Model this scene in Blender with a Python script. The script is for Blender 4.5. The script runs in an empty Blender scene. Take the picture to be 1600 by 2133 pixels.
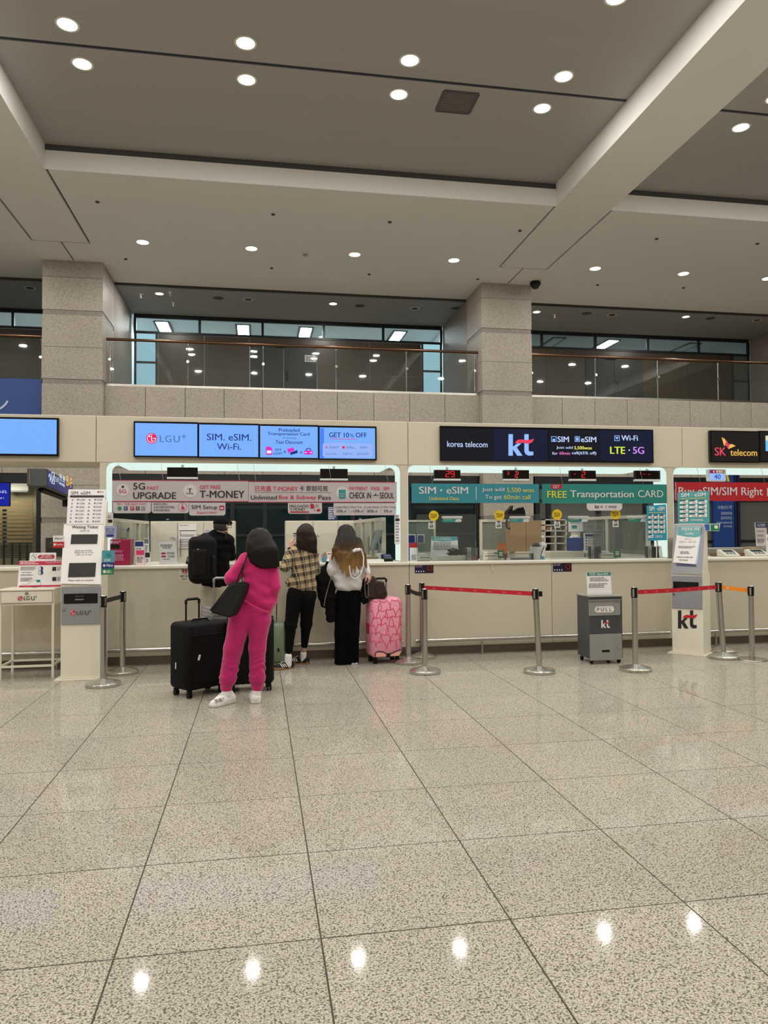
import bpy, math, random
import numpy as np
from mathutils import Vector, Matrix, Euler
random.seed(7)
SC = bpy.context.scene
COL = SC.collection

# ------------------------------------------------------------------ camera
CAM_H, FOC = 1.6, 1523.0            # eye height (m), focal length in pixels of the 1600 x 2133 frame
YAW, PITCH, ROLL = (math.radians(a) for a in (9.749, 1.429, -0.352))
def _basis():
    f = np.array([math.sin(YAW)*math.cos(PITCH), math.cos(YAW)*math.cos(PITCH), math.sin(PITCH)])
    r0 = np.array([math.cos(YAW), -math.sin(YAW), 0.0]); u0 = np.cross(r0, f)
    return r0*math.cos(ROLL)+u0*math.sin(ROLL), u0*math.cos(ROLL)-r0*math.sin(ROLL), f
CR, CU, CF = _basis()
CAMP = np.array([0.0, 0.0, CAM_H])
def ray(px, py): return CF*FOC + CR*(px-800.0) + CU*(1066.5-py)
def G(px, py, z=0.0):               # pixel -> point on the level z
    d = ray(px, py); return CAMP + d*((z-CAM_H)/d[2])
def P(px, py, Y):                   # pixel -> point on the wall plane y = Y
    d = ray(px, py); return CAMP + d*(Y/d[1])
cam = bpy.data.cameras.new('camera'); cam.sensor_fit = 'HORIZONTAL'; cam.sensor_width = 36.0
cam.lens = 36.0*FOC/1600.0; cam.clip_start = 0.05; cam.clip_end = 200
cam_ob = bpy.data.objects.new('camera', cam); COL.objects.link(cam_ob)
cam_ob.matrix_world = Matrix(((CR[0], CU[0], -CF[0], 0), (CR[1], CU[1], -CF[1], 0), (CR[2], CU[2], -CF[2], CAM_H), (0, 0, 0, 1)))
SC.camera = cam_ob
# ------------------------------------------------------------------ world, exposure
W = bpy.data.worlds.new('hall_night'); SC.world = W; W.use_nodes = True
W.node_tree.nodes['Background'].inputs[0].default_value = (0.9, 0.95, 1.0, 1)
W.node_tree.nodes['Background'].inputs[1].default_value = 0.02
SC.view_settings.view_transform = 'Standard'; SC.view_settings.look = 'None'
SC.view_settings.exposure = 0.0; SC.view_settings.gamma = 1.0; SC.view_settings.use_curve_mapping = False
LAMP_W = 26.0                       # watts of one ceiling downlight

# ------------------------------------------------------------------ helpers
def lin(c):
    if isinstance(c, (int, float)): c = (c, c, c)
    o = []
    for v in c[:3]:
        v = v/255.0; o.append(v/12.92 if v <= 0.04045 else ((v+0.055)/1.055)**2.4)
    return tuple(o)
MATS = {}
def nodes(m):
    m.use_nodes = True; nt = m.node_tree; return nt, nt.nodes['Principled BSDF']
def N(nt, t, **kw):
    n = nt.nodes.new(t)
    for k, v in kw.items(): setattr(n, k, v)
    return n
def mat(name, col, rough=0.5, metal=0.0, var=0.06, scale=30.0, bump=0.0, spec=0.5, stretch=None, coat=0.0, sheen=0.0):
    if name in MATS: return MATS[name]
    m = bpy.data.materials.new(name); nt, b = nodes(m); c = lin(col)
    g = N(nt, 'ShaderNodeNewGeometry'); mp = N(nt, 'ShaderNodeMapping')
    if stretch: mp.inputs['Scale'].default_value = stretch
    nt.links.new(g.outputs['Position'], mp.inputs['Vector'])
    nz = N(nt, 'ShaderNodeTexNoise'); nz.inputs['Scale'].default_value = scale; nz.inputs['Detail'].default_value = 3
    nt.links.new(mp.outputs[0], nz.inputs['Vector'])
    mx = N(nt, 'ShaderNodeMix', data_type='RGBA')
    mx.inputs[6].default_value = (*[v*(1-var) for v in c], 1); mx.inputs[7].default_value = (*[min(1, v*(1+var)) for v in c], 1)
    nt.links.new(nz.outputs['Fac'], mx.inputs[0]); nt.links.new(mx.outputs[2], b.inputs['Base Color'])
    b.inputs['Roughness'].default_value = rough; b.inputs['Metallic'].default_value = metal
    b.inputs['Specular IOR Level'].default_value = spec
    if coat: b.inputs['Coat Weight'].default_value = coat
    if sheen: b.inputs['Sheen Weight'].default_value = sheen; b.inputs['Sheen Roughness'].default_value = 0.5
    if bump:
        bp = N(nt, 'ShaderNodeBump'); bp.inputs['Strength'].default_value = bump; bp.inputs['Distance'].default_value = 0.01
        nt.links.new(nz.outputs['Fac'], bp.inputs['Height']); nt.links.new(bp.outputs[0], b.inputs['Normal'])
    MATS[name] = m; return m
def emi(name, col, k=1.0):
    if name in MATS: return MATS[name]
    m = bpy.data.materials.new(name); nt, b = nodes(m)
    b.inputs['Base Color'].default_value = (0.004, 0.004, 0.004, 1); b.inputs['Roughness'].default_value = 0.35; b.inputs['Specular IOR Level'].default_value = 0.2
    rgb = N(nt, 'ShaderNodeRGB'); rgb.outputs[0].default_value = (*lin(col), 1)
    nt.links.new(rgb.outputs[0], b.inputs['Emission Color']); b.inputs['Emission Strength'].default_value = k
    MATS[name] = m; return m
def glass(name, col, alpha=0.12, rough=0.02):
    """thin pane: mostly clear, tinted, with a mirror reflection that grows towards grazing angles"""
    if name in MATS: return MATS[name]
    m = bpy.data.materials.new(name); m.use_nodes = True; nt = m.node_tree; nt.nodes.clear()
    out = N(nt, 'ShaderNodeOutputMaterial'); tr = N(nt, 'ShaderNodeBsdfTransparent'); df = N(nt, 'ShaderNodeBsdfDiffuse'); gl = N(nt, 'ShaderNodeBsdfGlossy')
    c = lin(col); rg = N(nt, 'ShaderNodeRGB'); rg.outputs[0].default_value = (*c, 1)
    tr.inputs[0].default_value = (*[0.5+0.5*v**0.3 for v in c], 1); nt.links.new(rg.outputs[0], df.inputs[0])
    gl.inputs['Roughness'].default_value = rough; gl.inputs[0].default_value = (1, 1, 1, 1)
    m1 = N(nt, 'ShaderNodeMixShader'); m1.inputs[0].default_value = alpha
    nt.links.new(tr.outputs[0], m1.inputs[1]); nt.links.new(df.outputs[0], m1.inputs[2])
    fr = N(nt, 'ShaderNodeFresnel'); fr.inputs[0].default_value = 1.5; m2 = N(nt, 'ShaderNodeMixShader')
    nt.links.new(fr.outputs[0], m2.inputs[0]); nt.links.new(m1.outputs[0], m2.inputs[1]); nt.links.new(gl.outputs[0], m2.inputs[2])
    nt.links.new(m2.outputs[0], out.inputs[0]); MATS[name] = m; return m
def granite(name, c1, c2, c3, scale, rough, spec=0.5, rvar=0.05, dark=0.36):
    if name in MATS: return MATS[name]
    m = bpy.data.materials.new(name); nt, b = nodes(m); g = N(nt, 'ShaderNodeNewGeometry')
    n1 = N(nt, 'ShaderNodeTexNoise'); n1.inputs['Scale'].default_value = scale; n1.inputs['Detail'].default_value = 2.5
    n2 = N(nt, 'ShaderNodeTexNoise'); n2.inputs['Scale'].default_value = scale*0.75; n2.inputs['Detail'].default_value = 3
    n3 = N(nt, 'ShaderNodeTexNoise'); n3.inputs['Scale'].default_value = 1.1; n3.inputs['Detail'].default_value = 2
    off = N(nt, 'ShaderNodeMapping'); off.inputs['Location'].default_value = (13.1, 7.7, 3.3)
    for n in (n1, n3): nt.links.new(g.outputs['Position'], n.inputs['Vector'])
    nt.links.new(g.outputs['Position'], off.inputs[0]); nt.links.new(off.outputs[0], n2.inputs['Vector'])
    r1 = N(nt, 'ShaderNodeValToRGB'); e = r1.color_ramp.elements
    e[0].position = 0.42; e[0].color = (*lin(c2), 1); e[1].position = 0.55; e[1].color = (*lin(c1), 1)
    nt.links.new(n1.outputs['Fac'], r1.inputs[0])
    r2 = N(nt, 'ShaderNodeValToRGB'); e = r2.color_ramp.elements
    e[0].position = dark; e[0].color = (1, 1, 1, 1); e[1].position = dark+0.07; e[1].color = (0, 0, 0, 1)
    nt.links.new(n2.outputs['Fac'], r2.inputs[0])
    mx = N(nt, 'ShaderNodeMix', data_type='RGBA'); mx.inputs[7].default_value = (*lin(c3), 1)
    nt.links.new(r2.outputs[0], mx.inputs[0]); nt.links.new(r1.outputs[0], mx.inputs[6])
    oi = N(nt, 'ShaderNodeObjectInfo'); ad = N(nt, 'ShaderNodeMath', operation='MULTIPLY_ADD')
    ad.inputs[1].default_value = rvar*2; ad.inputs[2].default_value = 1.0-rvar; nt.links.new(oi.outputs['Random'], ad.inputs[0])
    a2 = N(nt, 'ShaderNodeMath', operation='MULTIPLY_ADD'); a2.inputs[1].default_value = 0.25; a2.inputs[2].default_value = 0.875
    nt.links.new(n3.outputs['Fac'], a2.inputs[0]); a3 = N(nt, 'ShaderNodeMath', operation='MULTIPLY')
    nt.links.new(ad.outputs[0], a3.inputs[0]); nt.links.new(a2.outputs[0], a3.inputs[1])
    hs = N(nt, 'ShaderNodeHueSaturation'); nt.links.new(a3.outputs[0], hs.inputs['Value']); nt.links.new(mx.outputs[2], hs.inputs['Color'])
    nt.links.new(hs.outputs[0], b.inputs['Base Color']); b.inputs['Roughness'].default_value = rough; b.inputs['Specular IOR Level'].default_value = spec
    MATS[name] = m; return m

class MB:
    """collects shapes that become ONE mesh"""
    def __init__(s): s.v = []; s.f = []
    def add(s, vs, fs):
        o = len(s.v); s.v += [tuple(map(float, p)) for p in vs]; s.f += [tuple(i+o for i in f) for f in fs]; return s
    def box(s, x0, x1, y0, y1, z0, z1):
        return s.add([(x0,y0,z0),(x1,y0,z0),(x1,y1,z0),(x0,y1,z0),(x0,y0,z1),(x1,y0,z1),(x1,y1,z1),(x0,y1,z1)],
                     [(0,3,2,1),(4,5,6,7),(0,1,5,4),(1,2,6,5),(2,3,7,6),(3,0,4,7)])
    def prism(s, pts, d):
        """closed loop of 3-D points extruded by the vector d"""
        n = len(pts); d = np.asarray(d, float); p = [np.asarray(q, float) for q in pts]
        return s.add(p+[q+d for q in p], [tuple(range(n)), tuple(range(2*n-1, n-1, -1))]+[(i, i+n, (i+1) % n+n, (i+1) % n) for i in range(n)])
    def tube(s, path, r, n=8, close=False, cap=True, flat=None):
        """round bar along a polyline; r a number or one per point"""
        pts = [np.asarray(p, float) for p in path]; m = len(pts); rs = r if hasattr(r, '__len__') else [r]*m
        rings = []; up = None
        for i in range(m):
            a = pts[i-1] if (i > 0 or close) else pts[i]; b = pts[(i+1) % m] if (i < m-1 or close) else pts[i]
            t = b-a; t = t/(np.linalg.norm(t)+1e-9)
            if up is None:
                up = np.array([0, 0, 1.0]) if abs(t[2]) < 0.9 else np.array([1.0, 0, 0])
            e1 = up-t*np.dot(up, t); e1 /= np.linalg.norm(e1)+1e-9; e2 = np.cross(t, e1); up = e1
            k = flat or 1.0
            rings.append([pts[i]+rs[i]*(math.cos(2*math.pi*j/n)*e1+k*math.sin(2*math.pi*j/n)*e2) for j in range(n)])
        fs = []
        for i in range(m if close else m-1):
            for j in range(n):
                a = i*n+j; b = i*n+(j+1) % n; c = ((i+1) % m)*n+(j+1) % n; d = ((i+1) % m)*n+j; fs.append((a, b, c, d))
        if cap and not close: fs += [tuple(range(n-1, -1, -1)), tuple((m-1)*n+j for j in range(n))]
        return s.add([p for g in rings for p in g], fs)
    def lathe(s, prof, n=24, c=(0, 0, 0), axis='z', cap=True):
        vs = []; fs = []; m = len(prof)
        for r, h in prof:
            for j in range(n):
                a = 2*math.pi*j/n; x, y = r*math.cos(a), r*math.sin(a)
                p = (x, y, h) if axis == 'z' else ((x, h, y) if axis == 'y' else (h, x, y))
                vs.append((p[0]+c[0], p[1]+c[1], p[2]+c[2]))
        for i in range(m-1):
            for j in range(n): fs.append((i*n+j, i*n+(j+1) % n, (i+1)*n+(j+1) % n, (i+1)*n+j))
        if cap: fs += [tuple(range(n-1, -1, -1)), tuple((m-1)*n+j for j in range(n))]
        else: fs += [((m-1)*n+j, (m-1)*n+(j+1) % n, (j+1) % n, j) for j in range(n)]
        return s.add(vs, fs)
    def grid(s, rows):
        """rows of points joined as a sheet"""
        m = len(rows); n = len(rows[0])
        return s.add([p for r in rows for p in r], [(i*n+j, i*n+j+1, (i+1)*n+j+1, (i+1)*n+j) for i in range(m-1) for j in range(n-1)])

def root_loc(o):
    v = Vector((0, 0, 0))
    while o is not None: v = v+o.location; o = o.parent
    return v
def link(name, me, mt, parent=None, loc=None):
    o = bpy.data.objects.new(name, me); COL.objects.link(o)
    if mt is not None and not me.materials: me.materials.append(mt)
    if parent is not None: o.parent = parent
    if loc is not None: o.location = loc
    return o
def fix(me, smooth):
    import bmesh
    bm = bmesh.new(); bm.from_mesh(me); bmesh.ops.recalc_face_normals(bm, faces=bm.faces); bm.to_mesh(me); bm.free()
    if smooth:
        me.polygons.foreach_set('use_smooth', [True]*len(me.polygons))
        if smooth != 'all':
            try: me.set_sharp_from_angle(angle=math.radians(38))
            except Exception: pass
def obj(name, mb, mt, parent=None, smooth=False, bevel=0.0, local=False, label=None, cat=None, group=None, kind=None, seg=2):
    """one mesh object; points are in world space unless local (then in the parent's own space)"""
    vs = mb.v; loc = None
    if parent is not None:
        if not local:
            r = root_loc(parent); vs = [(a-r.x, b-r.y, c-r.z) for a, b, c in vs]
    else:
        a = np.array(vs); c = Vector(((a[:,0].min()+a[:,0].max())/2, (a[:,1].min()+a[:,1].max())/2, a[:,2].min()))
        vs = [(p[0]-c.x, p[1]-c.y, p[2]-c.z) for p in vs]; loc = c
    me = bpy.data.meshes.new(name); me.from_pydata(vs, [], mb.f); fix(me, smooth)
    o = link(name, me, mt, parent, loc)
    if bevel:
        b = o.modifiers.new('edge', 'BEVEL'); b.width = bevel; b.segments = seg; b.limit_method = 'ANGLE'; b.angle_limit = math.radians(40)
    tag(o, label, cat, group, kind); return o
def tag(o, label=None, cat=None, group=None, kind=None):
    if label: o['label'] = label
    if cat: o['category'] = cat
    if group: o['group'] = group
    if kind: o['kind'] = kind
    return o
def thing(name, label, cat, loc=(0, 0, 0), rz=0.0, group=None):
    o = bpy.data.objects.new(name, None); COL.objects.link(o); o.empty_display_size = 0.1
    o.location = tuple(map(float, loc)); o.rotation_euler = (0, 0, rz); return tag(o, label, cat, group)
def struct(name, mb, mt, parent=None, **kw):
    return obj(name, mb, mt, parent, kind=None if parent else 'structure', **kw)
def copy_tree(o, loc, rz=None, label=None, group=None, parent=None):
    c = o.copy(); COL.objects.link(c)
    if parent is None:
        c.location = tuple(map(float, loc))
        if rz is not None: c.rotation_euler = (0, 0, rz)
        if label: c['label'] = label
        if group: c['group'] = group
    else: c.parent = parent
    for ch in list(o.children): copy_tree(ch, None, parent=c)
    return c

_TX = {}
def text_mesh(s):
    k = s
    if k not in _TX:
        cu = bpy.data.curves.new('lettering', 'FONT'); cu.body = s; cu.resolution_u = 3; cu.fill_mode = 'FRONT'
        ob = bpy.data.objects.new('lettering', cu); me = bpy.data.meshes.new_from_object(ob)
        v = np.array([p.co[:2] for p in me.vertices]); f = [tuple(p.vertices) for p in me.polygons]
        bpy.data.objects.remove(ob); bpy.data.curves.remove(cu); bpy.data.meshes.remove(me)
        lo = v.min(0); hi = v.max(0); _TX[k] = ((v-lo)/np.maximum(hi-lo, 1e-6), f)
    return _TX[k]
class Face:
    """a flat face of a thing: O a point on it, u to the right, v up; pixels of the photograph are cast onto it"""
    def __init__(s, O, u=(1, 0, 0), v=(0, 0, 1)):
        s.O = np.asarray(O, float); s.u = np.asarray(u, float)/np.linalg.norm(u); v = np.asarray(v, float)
        v = v-s.u*np.dot(v, s.u); s.v = v/np.linalg.norm(v); s.n = np.cross(s.u, s.v)
    def ab(s, px, py):
        d = ray(px, py); t = np.dot(s.O-CAMP, s.n)/np.dot(d, s.n); q = CAMP+d*t-s.O; return np.dot(q, s.u), np.dot(q, s.v)
    def pt(s, a, b, d=0.0): return s.O+s.u*a+s.v*b+s.n*d
    def hit(s, px, py, d=0.0): return s.pt(*s.ab(px, py), d)
    def rng(s, x0, y0, x1, y1):
        mx, my = (x0+x1)/2, (y0+y1)/2; return s.ab(x0, my)[0], s.ab(x1, my)[0], s.ab(mx, y1)[1], s.ab(mx, y0)[1]
    def slab(s, mb, x0, y0, x1, y1, d=0.0, t=0.003):
        a0, a1, b0, b1 = s.rng(x0, y0, x1, y1); return s.slab_ab(mb, a0, a1, b0, b1, d, t)
    def slab_ab(s, mb, a0, a1, b0, b1, d=0.0, t=0.003):
        return mb.prism([s.pt(a0, b0, d), s.pt(a1, b0, d), s.pt(a1, b1, d), s.pt(a0, b1, d)], s.n*t)
    def rslab(s, mb, x0, y0, x1, y1, r, d=0.0, t=0.003, corners='abcd', k=5):
        """slab with rounded corners; r in metres"""
        a0, a1, b0, b1 = s.rng(x0, y0, x1, y1); r = min(r, abs(a1-a0)/2*0.99, abs(b1-b0)/2*0.99); pts = []
        for nm, cx, cy, an in (('a', a0+r, b0+r, 180), ('b', a1-r, b0+r, 270), ('c', a1-r, b1-r, 0), ('d', a0+r, b1-r, 90)):
            if nm in corners:
                pts += [s.pt(cx+r*math.cos(math.radians(an+90*i/k)), cy+r*math.sin(math.radians(an+90*i/k)), d) for i in range(k+1)]
            else:
                pts.append(s.pt({'a': a0, 'b': a1, 'c': a1, 'd': a0}[nm], {'a': b0, 'b': b0, 'c': b1, 'd': b1}[nm], d))
        return mb.prism(pts, s.n*t)
    def poly(s, mb, pts, d=0.0, t=0.003): return mb.prism([s.hit(x, y, d) for x, y in pts], s.n*t)
    def disc(s, mb, px, py, r, d=0.0, t=0.003, n=24, teeth=0.0, rpx=None):
        a, b = s.ab(px, py)
        if rpx: r = abs(s.ab(px+rpx, py)[0]-a)
        return mb.prism([s.pt(a+r*(1-(teeth if i % 2 else 0))*math.cos(2*math.pi*i/n), b+r*(1-(teeth if i % 2 else 0))*math.sin(2*math.pi*i/n), d) for i in range(n)], s.n*t)
    def ring(s, mb, px, py, rpx, w, d=0.0, a0=0, a1=360, n=28):
        a, b = s.ab(px, py); r = abs(s.ab(px+rpx, py)[0]-a); wi = w*r; m = max(4, int(n*(a1-a0)/360)); vs = []
        for i in range(m+1):
            t = math.radians(a0+(a1-a0)*i/m)
            vs += [s.pt(a+r*math.cos(t), b+r*math.sin(t), d), s.pt(a+(r-wi)*math.cos(t), b+(r-wi)*math.sin(t), d)]
        return mb.add(vs, [(2*i, 2*i+2, 2*i+3, 2*i+1) for i in range(m)])
    def text(s, mb, st, x0, y0, x1, y1, d=0.005, bold=0.0):
        v, f = text_mesh(st); a0, a1, b0, b1 = s.rng(x0, y0, x1, y1); k = bold*(b1-b0)*0.9
        for i, o in enumerate((-k, 0, k) if bold else (0,)):   # bold print: the strokes widened sideways
            mb.add([s.pt(a0+k+o+(a1-a0-2*k)*p[0], b0+(b1-b0)*p[1], d+i*0.0001) for p in v], f)
        return mb
    def lines(s, mb, x0, y0, x1, y1, rows, d=0.005, fill=0.5, seed=1, gap=0.18):
        """rows of broken strokes: print too small to read"""
        rn = random.Random(seed); a0, a1, b0, b1 = s.rng(x0, y0, x1, y1); h = (b1-b0)/rows
        for i in range(rows):
            a = a0; end = a0+(a1-a0)*rn.uniform(0.7, 1.0); bb = b1-h*(i+0.5)
            while a < end-0.004:
                w = min(rn.uniform(0.5, 1.8)*h*1.6, end-a); s.slab_ab(mb, a, a+w, bb-h*fill/2, bb+h*fill/2, d, 0.0005); a += w+gap*h*2
        return mb
def wall_face(Y): return Face((0, Y, 0))
def sign_text(parent, F, mt, items, d=0.005, name='lettering'):
    """items: (text, x0, y0, x1, y1[, bold]); one lettering mesh for each line"""
    for it in items: obj(name, F.text(MB(), it[0], *it[1:5], d=d, bold=(it[5] if len(it) > 5 else 0.0)), mt, parent)
# ------------------------------------------------------------------ materials
M_CREAM = mat('cream_paint', (209, 201, 182), 0.45, var=0.03, scale=3)
M_WHITE = mat('white_paint', (226, 222, 208), 0.4, var=0.02, scale=4)
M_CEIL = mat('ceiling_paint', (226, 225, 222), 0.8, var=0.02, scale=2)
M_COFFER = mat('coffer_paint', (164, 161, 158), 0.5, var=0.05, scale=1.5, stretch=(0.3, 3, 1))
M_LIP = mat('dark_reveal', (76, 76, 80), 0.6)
M_BLUELINE = mat('blue_reveal', (38, 42, 62), 0.6)
M_FLOOR = granite('floor_granite', (188, 182, 168), (144, 138, 125), (98, 92, 82), 150, 0.06, 0.10, 0.035, 0.395)
M_STONE = granite('wall_granite', (186, 177, 166), (166, 157, 147), (136, 128, 119), 85, 0.5, 0.3, 0.04)
M_BAND = granite('wall_granite_dark', (158, 150, 141), (138, 131, 123), (110, 104, 98), 85, 0.5, 0.3, 0.04)
M_GROUT = mat('grout', (66, 58, 48), 0.9)
M_DARKFR = mat('dark_frame', (20, 27, 32), 0.4)
M_STEEL = mat('brushed_steel', (196, 194, 188), 0.27, 1.0, 0.08, 40, stretch=(1, 1, 0.04))
M_CHROME = mat('polished_steel', (200, 198, 194), 0.14, 1.0, 0.03)
M_RAIL = mat('bronze_rail', (110, 84, 66), 0.3, 1.0)
M_BLACK = mat('black_plastic', (11, 11, 12), 0.5, spec=.25)
M_BLACKG = mat('black_gloss', (10, 10, 12), 0.12)
M_WGLASS = mat('dark_window_glass', (12, 30, 33), 0.06, var=0.15, scale=0.6)
M_GLASS = glass('clear_glass', (170, 190, 185), 0.012)
M_ACRYL = glass('acrylic', (205, 215, 212), 0.035)
M_TINT = glass('green_partition_glass', (150, 172, 158), 0.45)
M_CLER = glass('clerestory_glass', (190, 216, 226), 0.10)
M_LAMP = emi('lamp_lens', (255, 250, 238), 5.0)
M_STRIP = emi('light_panel', (214, 236, 228), 1.05)
M_ALU = mat('grey_aluminium', (150, 152, 154), 0.4, 0.6)
M_GREYP = mat('grey_panel', (148, 150, 152), 0.45)
M_PAPER = mat('paper_white', (232, 230, 228), 0.6, var=0.01)
M_INK = mat('ink_black', (30, 28, 32), 0.6)
M_INKG = mat('ink_grey', (120, 118, 122), 0.6)
M_CRIM = mat('crimson_print', (196, 36, 78), 0.5)
M_LGRED = mat('logo_red', (184, 22, 60), 0.4)
M_KTRED = mat('kt_red', (200, 24, 44), 0.45)
M_NAVY = mat('navy_print', (40, 48, 120), 0.5)
M_TEAL = mat('teal_print', (36, 140, 140), 0.5)
M_YEL = mat('yellow_print', (236, 200, 30), 0.5)
# ------------------------------------------------------------------ the hall: floor
TILE, TX0, TY0 = 0.777, 0.239, 2.913
ZS, ZC = 7.79, 8.23                  # soffit and coffer heights
PITCHX, PW, PX0, YP = 10.34, 1.31, -4.82, 17.5   # pillar pitch, width, first pillar in view, front plane
YW, YM = 17.75, 21.4                 # stone wall / parapet plane, mezzanine window wall plane
YC, ZT = 9.13, 1.197                 # counter front plane, counter top height
XL, XR, YB = -16.0, 27.0, -13.0
c0, c1, r0, r1 = -5, 10, -2, 8      # tile columns and rows laid one by one
fx0, fx1, fy0, fy1 = TX0+c0*TILE, TX0+(c1+1)*TILE, TY0+r0*TILE, TY0+(r1+1)*TILE
mb = MB()
for x0, x1, y0, y1 in ((XL, fx0, YB, 27.5), (fx1, XR, YB, 27.5), (fx0, fx1, YB, fy0), (fx0, fx1, fy1, 27.5)): mb.box(x0, x1, y0, y1, -0.1, 0.0)
FLOOR = struct('floor', mb, M_FLOOR)
obj('grout_bed', MB().box(fx0, fx1, fy0, fy1, -0.1, -0.0010), M_GROUT, FLOOR)
g_ = 0.0032
tm = MB(); a, b = g_, TILE-g_; e = 0.0010
tm.add([(a,a,-0.03),(b,a,-0.03),(b,b,-0.03),(a,b,-0.03),(a,a,-e),(b,a,-e),(b,b,-e),(a,b,-e),(a+e,a+e,0),(b-e,a+e,0),(b-e,b-e,0),(a+e,b-e,0)],
       [(0,1,5,4),(1,2,6,5),(2,3,7,6),(3,0,4,7),(4,5,9,8),(5,6,10,9),(6,7,11,10),(7,4,8,11),(8,9,10,11)])
tme = bpy.data.meshes.new('floor_tile'); tme.from_pydata(tm.v, [], tm.f); tme.materials.append(M_FLOOR)
fl = FLOOR.location
for i in range(c0, c1+1):
    for j in range(r0, r1+1):
        o = bpy.data.objects.new('floor_tile', tme); COL.objects.link(o); o.parent = FLOOR
        o.location = (TX0+i*TILE-fl.x, TY0+j*TILE-fl.y, 0-fl.z+random.uniform(-0.0004, 0.0004))
# walls out of view that close the hall
M_HALL = mat('hall_wall_paint', (176, 168, 154), 0.7)
struct('wall_left', MB().box(XL-0.2, XL, YB, 27.5, 0, 8.4), M_HALL)
struct('wall_right', MB().box(XR, XR+0.2, YB, 27.5, 0, 8.4), M_HALL)
struct('wall_behind', MB().box(XL, XR, YB-0.2, YB, 0, 8.4), M_HALL)

# ------------------------------------------------------------------ ceiling: soffit slabs, beams, coffers
PXS = [PX0+PITCHX*k for k in (-1, 0, 1, 2)]
BM = [(x+0.12, x+1.24) for x in PXS]
YL = 13.1                            # the coffers end here
CE = struct('ceiling', MB().box(XL, XR, YL+0.2, YM+0.1, ZS+0.06, ZS+0.3), mat('slab_dark', (60, 58, 56), 0.8))
gp = 0.045
for k, (b0, b1) in enumerate(BM):
    mid = (b0+b1)/2
    obj('soffit_panel', MB().box(b0, b1, YL+0.012, 16.36, ZS, ZS+0.05), M_CEIL, CE)
    nxt = BM[k+1] if k < 3 else (XR, XR+1)
    obj('soffit_panel', MB().box(b1+gp, nxt[0]-gp, YL+0.012, 16.38, ZS, ZS+0.05), M_CEIL, CE)
    n2 = (nxt[0]+nxt[1])/2 if k < 3 else XR
    q = MB(); q.box(mid+0.02, n2-0.02, 16.40, 17.5, ZS, ZS+0.05).box(mid, n2, 17.5, 18.86, ZS, ZS+0.05)
    q.box(b1+gp, nxt[0]-gp, 16.38, 16.40, ZS, ZS+0.05); obj('soffit_panel', q, M_CEIL, CE)
obj('soffit_panel', MB().box(XL, BM[0][0]-gp, YL+0.012, 18.86, ZS, ZS+0.05), M_CEIL, CE)
obj('slab_edge_strip', MB().box(XL, XR, 18.86, 18.93, ZS-0.05, ZS+0.05), mat('edge_strip', (58, 56, 52), 0.5), CE)
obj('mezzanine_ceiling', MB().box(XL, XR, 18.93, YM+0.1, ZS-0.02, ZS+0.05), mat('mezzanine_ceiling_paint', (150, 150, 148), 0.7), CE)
for k, (b0, b1) in enumerate(BM):
    obj('beam', MB().box(b0, b1, YB, YL+0.01, ZS, ZC+0.25), M_CEIL, CE)
    nb = BM[k+1][0] if k < 3 else XR
    obj('coffer_lip', MB().box(b1, nb, YL, YL+0.011, ZS, ZC-0.11), M_CEIL, CE)
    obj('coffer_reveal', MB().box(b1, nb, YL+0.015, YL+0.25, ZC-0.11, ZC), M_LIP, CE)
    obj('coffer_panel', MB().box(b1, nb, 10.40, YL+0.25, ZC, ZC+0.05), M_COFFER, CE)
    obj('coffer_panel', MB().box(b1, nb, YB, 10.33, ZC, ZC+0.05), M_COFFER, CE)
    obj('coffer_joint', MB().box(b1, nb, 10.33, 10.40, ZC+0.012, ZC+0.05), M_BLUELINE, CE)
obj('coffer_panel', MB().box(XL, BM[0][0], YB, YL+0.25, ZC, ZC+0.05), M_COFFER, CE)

# ------------------------------------------------------------------ downlights
def downlight(r, lens_mat, name='ceiling_downlight'):
    t = thing(name, 'x', 'light')
    obj('trim_ring', MB().lathe([(r, -0.002), (r*1.22, -0.002), (r*1.25, 0.006), (r*1.25, 0.012), (r, 0.012)], 24, cap=False), M_WHITE, t, smooth=True, local=True)
    obj('lens', MB().lathe([(0.001, -0.001), (r*1.02, -0.001), (r*1.02, 0.014), (0.001, 0.014)], 24), lens_mat, t, local=True)
    return t
def add_lamp(t, w, r, spread=180):
    L = bpy.data.lights.new('lamp', 'AREA'); L.shape = 'DISK'; L.size = 2*r; L.energy = w; L.color = (1.0, 0.956, 0.888); L.spread = math.radians(spread)
    o = bpy.data.objects.new('lamp', L); COL.objects.link(o); o.parent = t; o.location = (0, 0, -0.008)
DL = downlight(0.125, M_LAMP); first = [True]
def place_light(x, y, z, w, label, group, r=0.125, lamp=True):
    if first[0]: t = DL; first[0] = False; t.location = (x, y, z); t['label'] = label; t['group'] = group
    else: t = copy_tree(DL, (x, y, z), label=label, group=group)
    t.scale = (1, 1, 1) if r == 0.125 else (r/0.125,)*3
    LAMPS.append((t, w, r))
LAMPS = []
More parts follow.
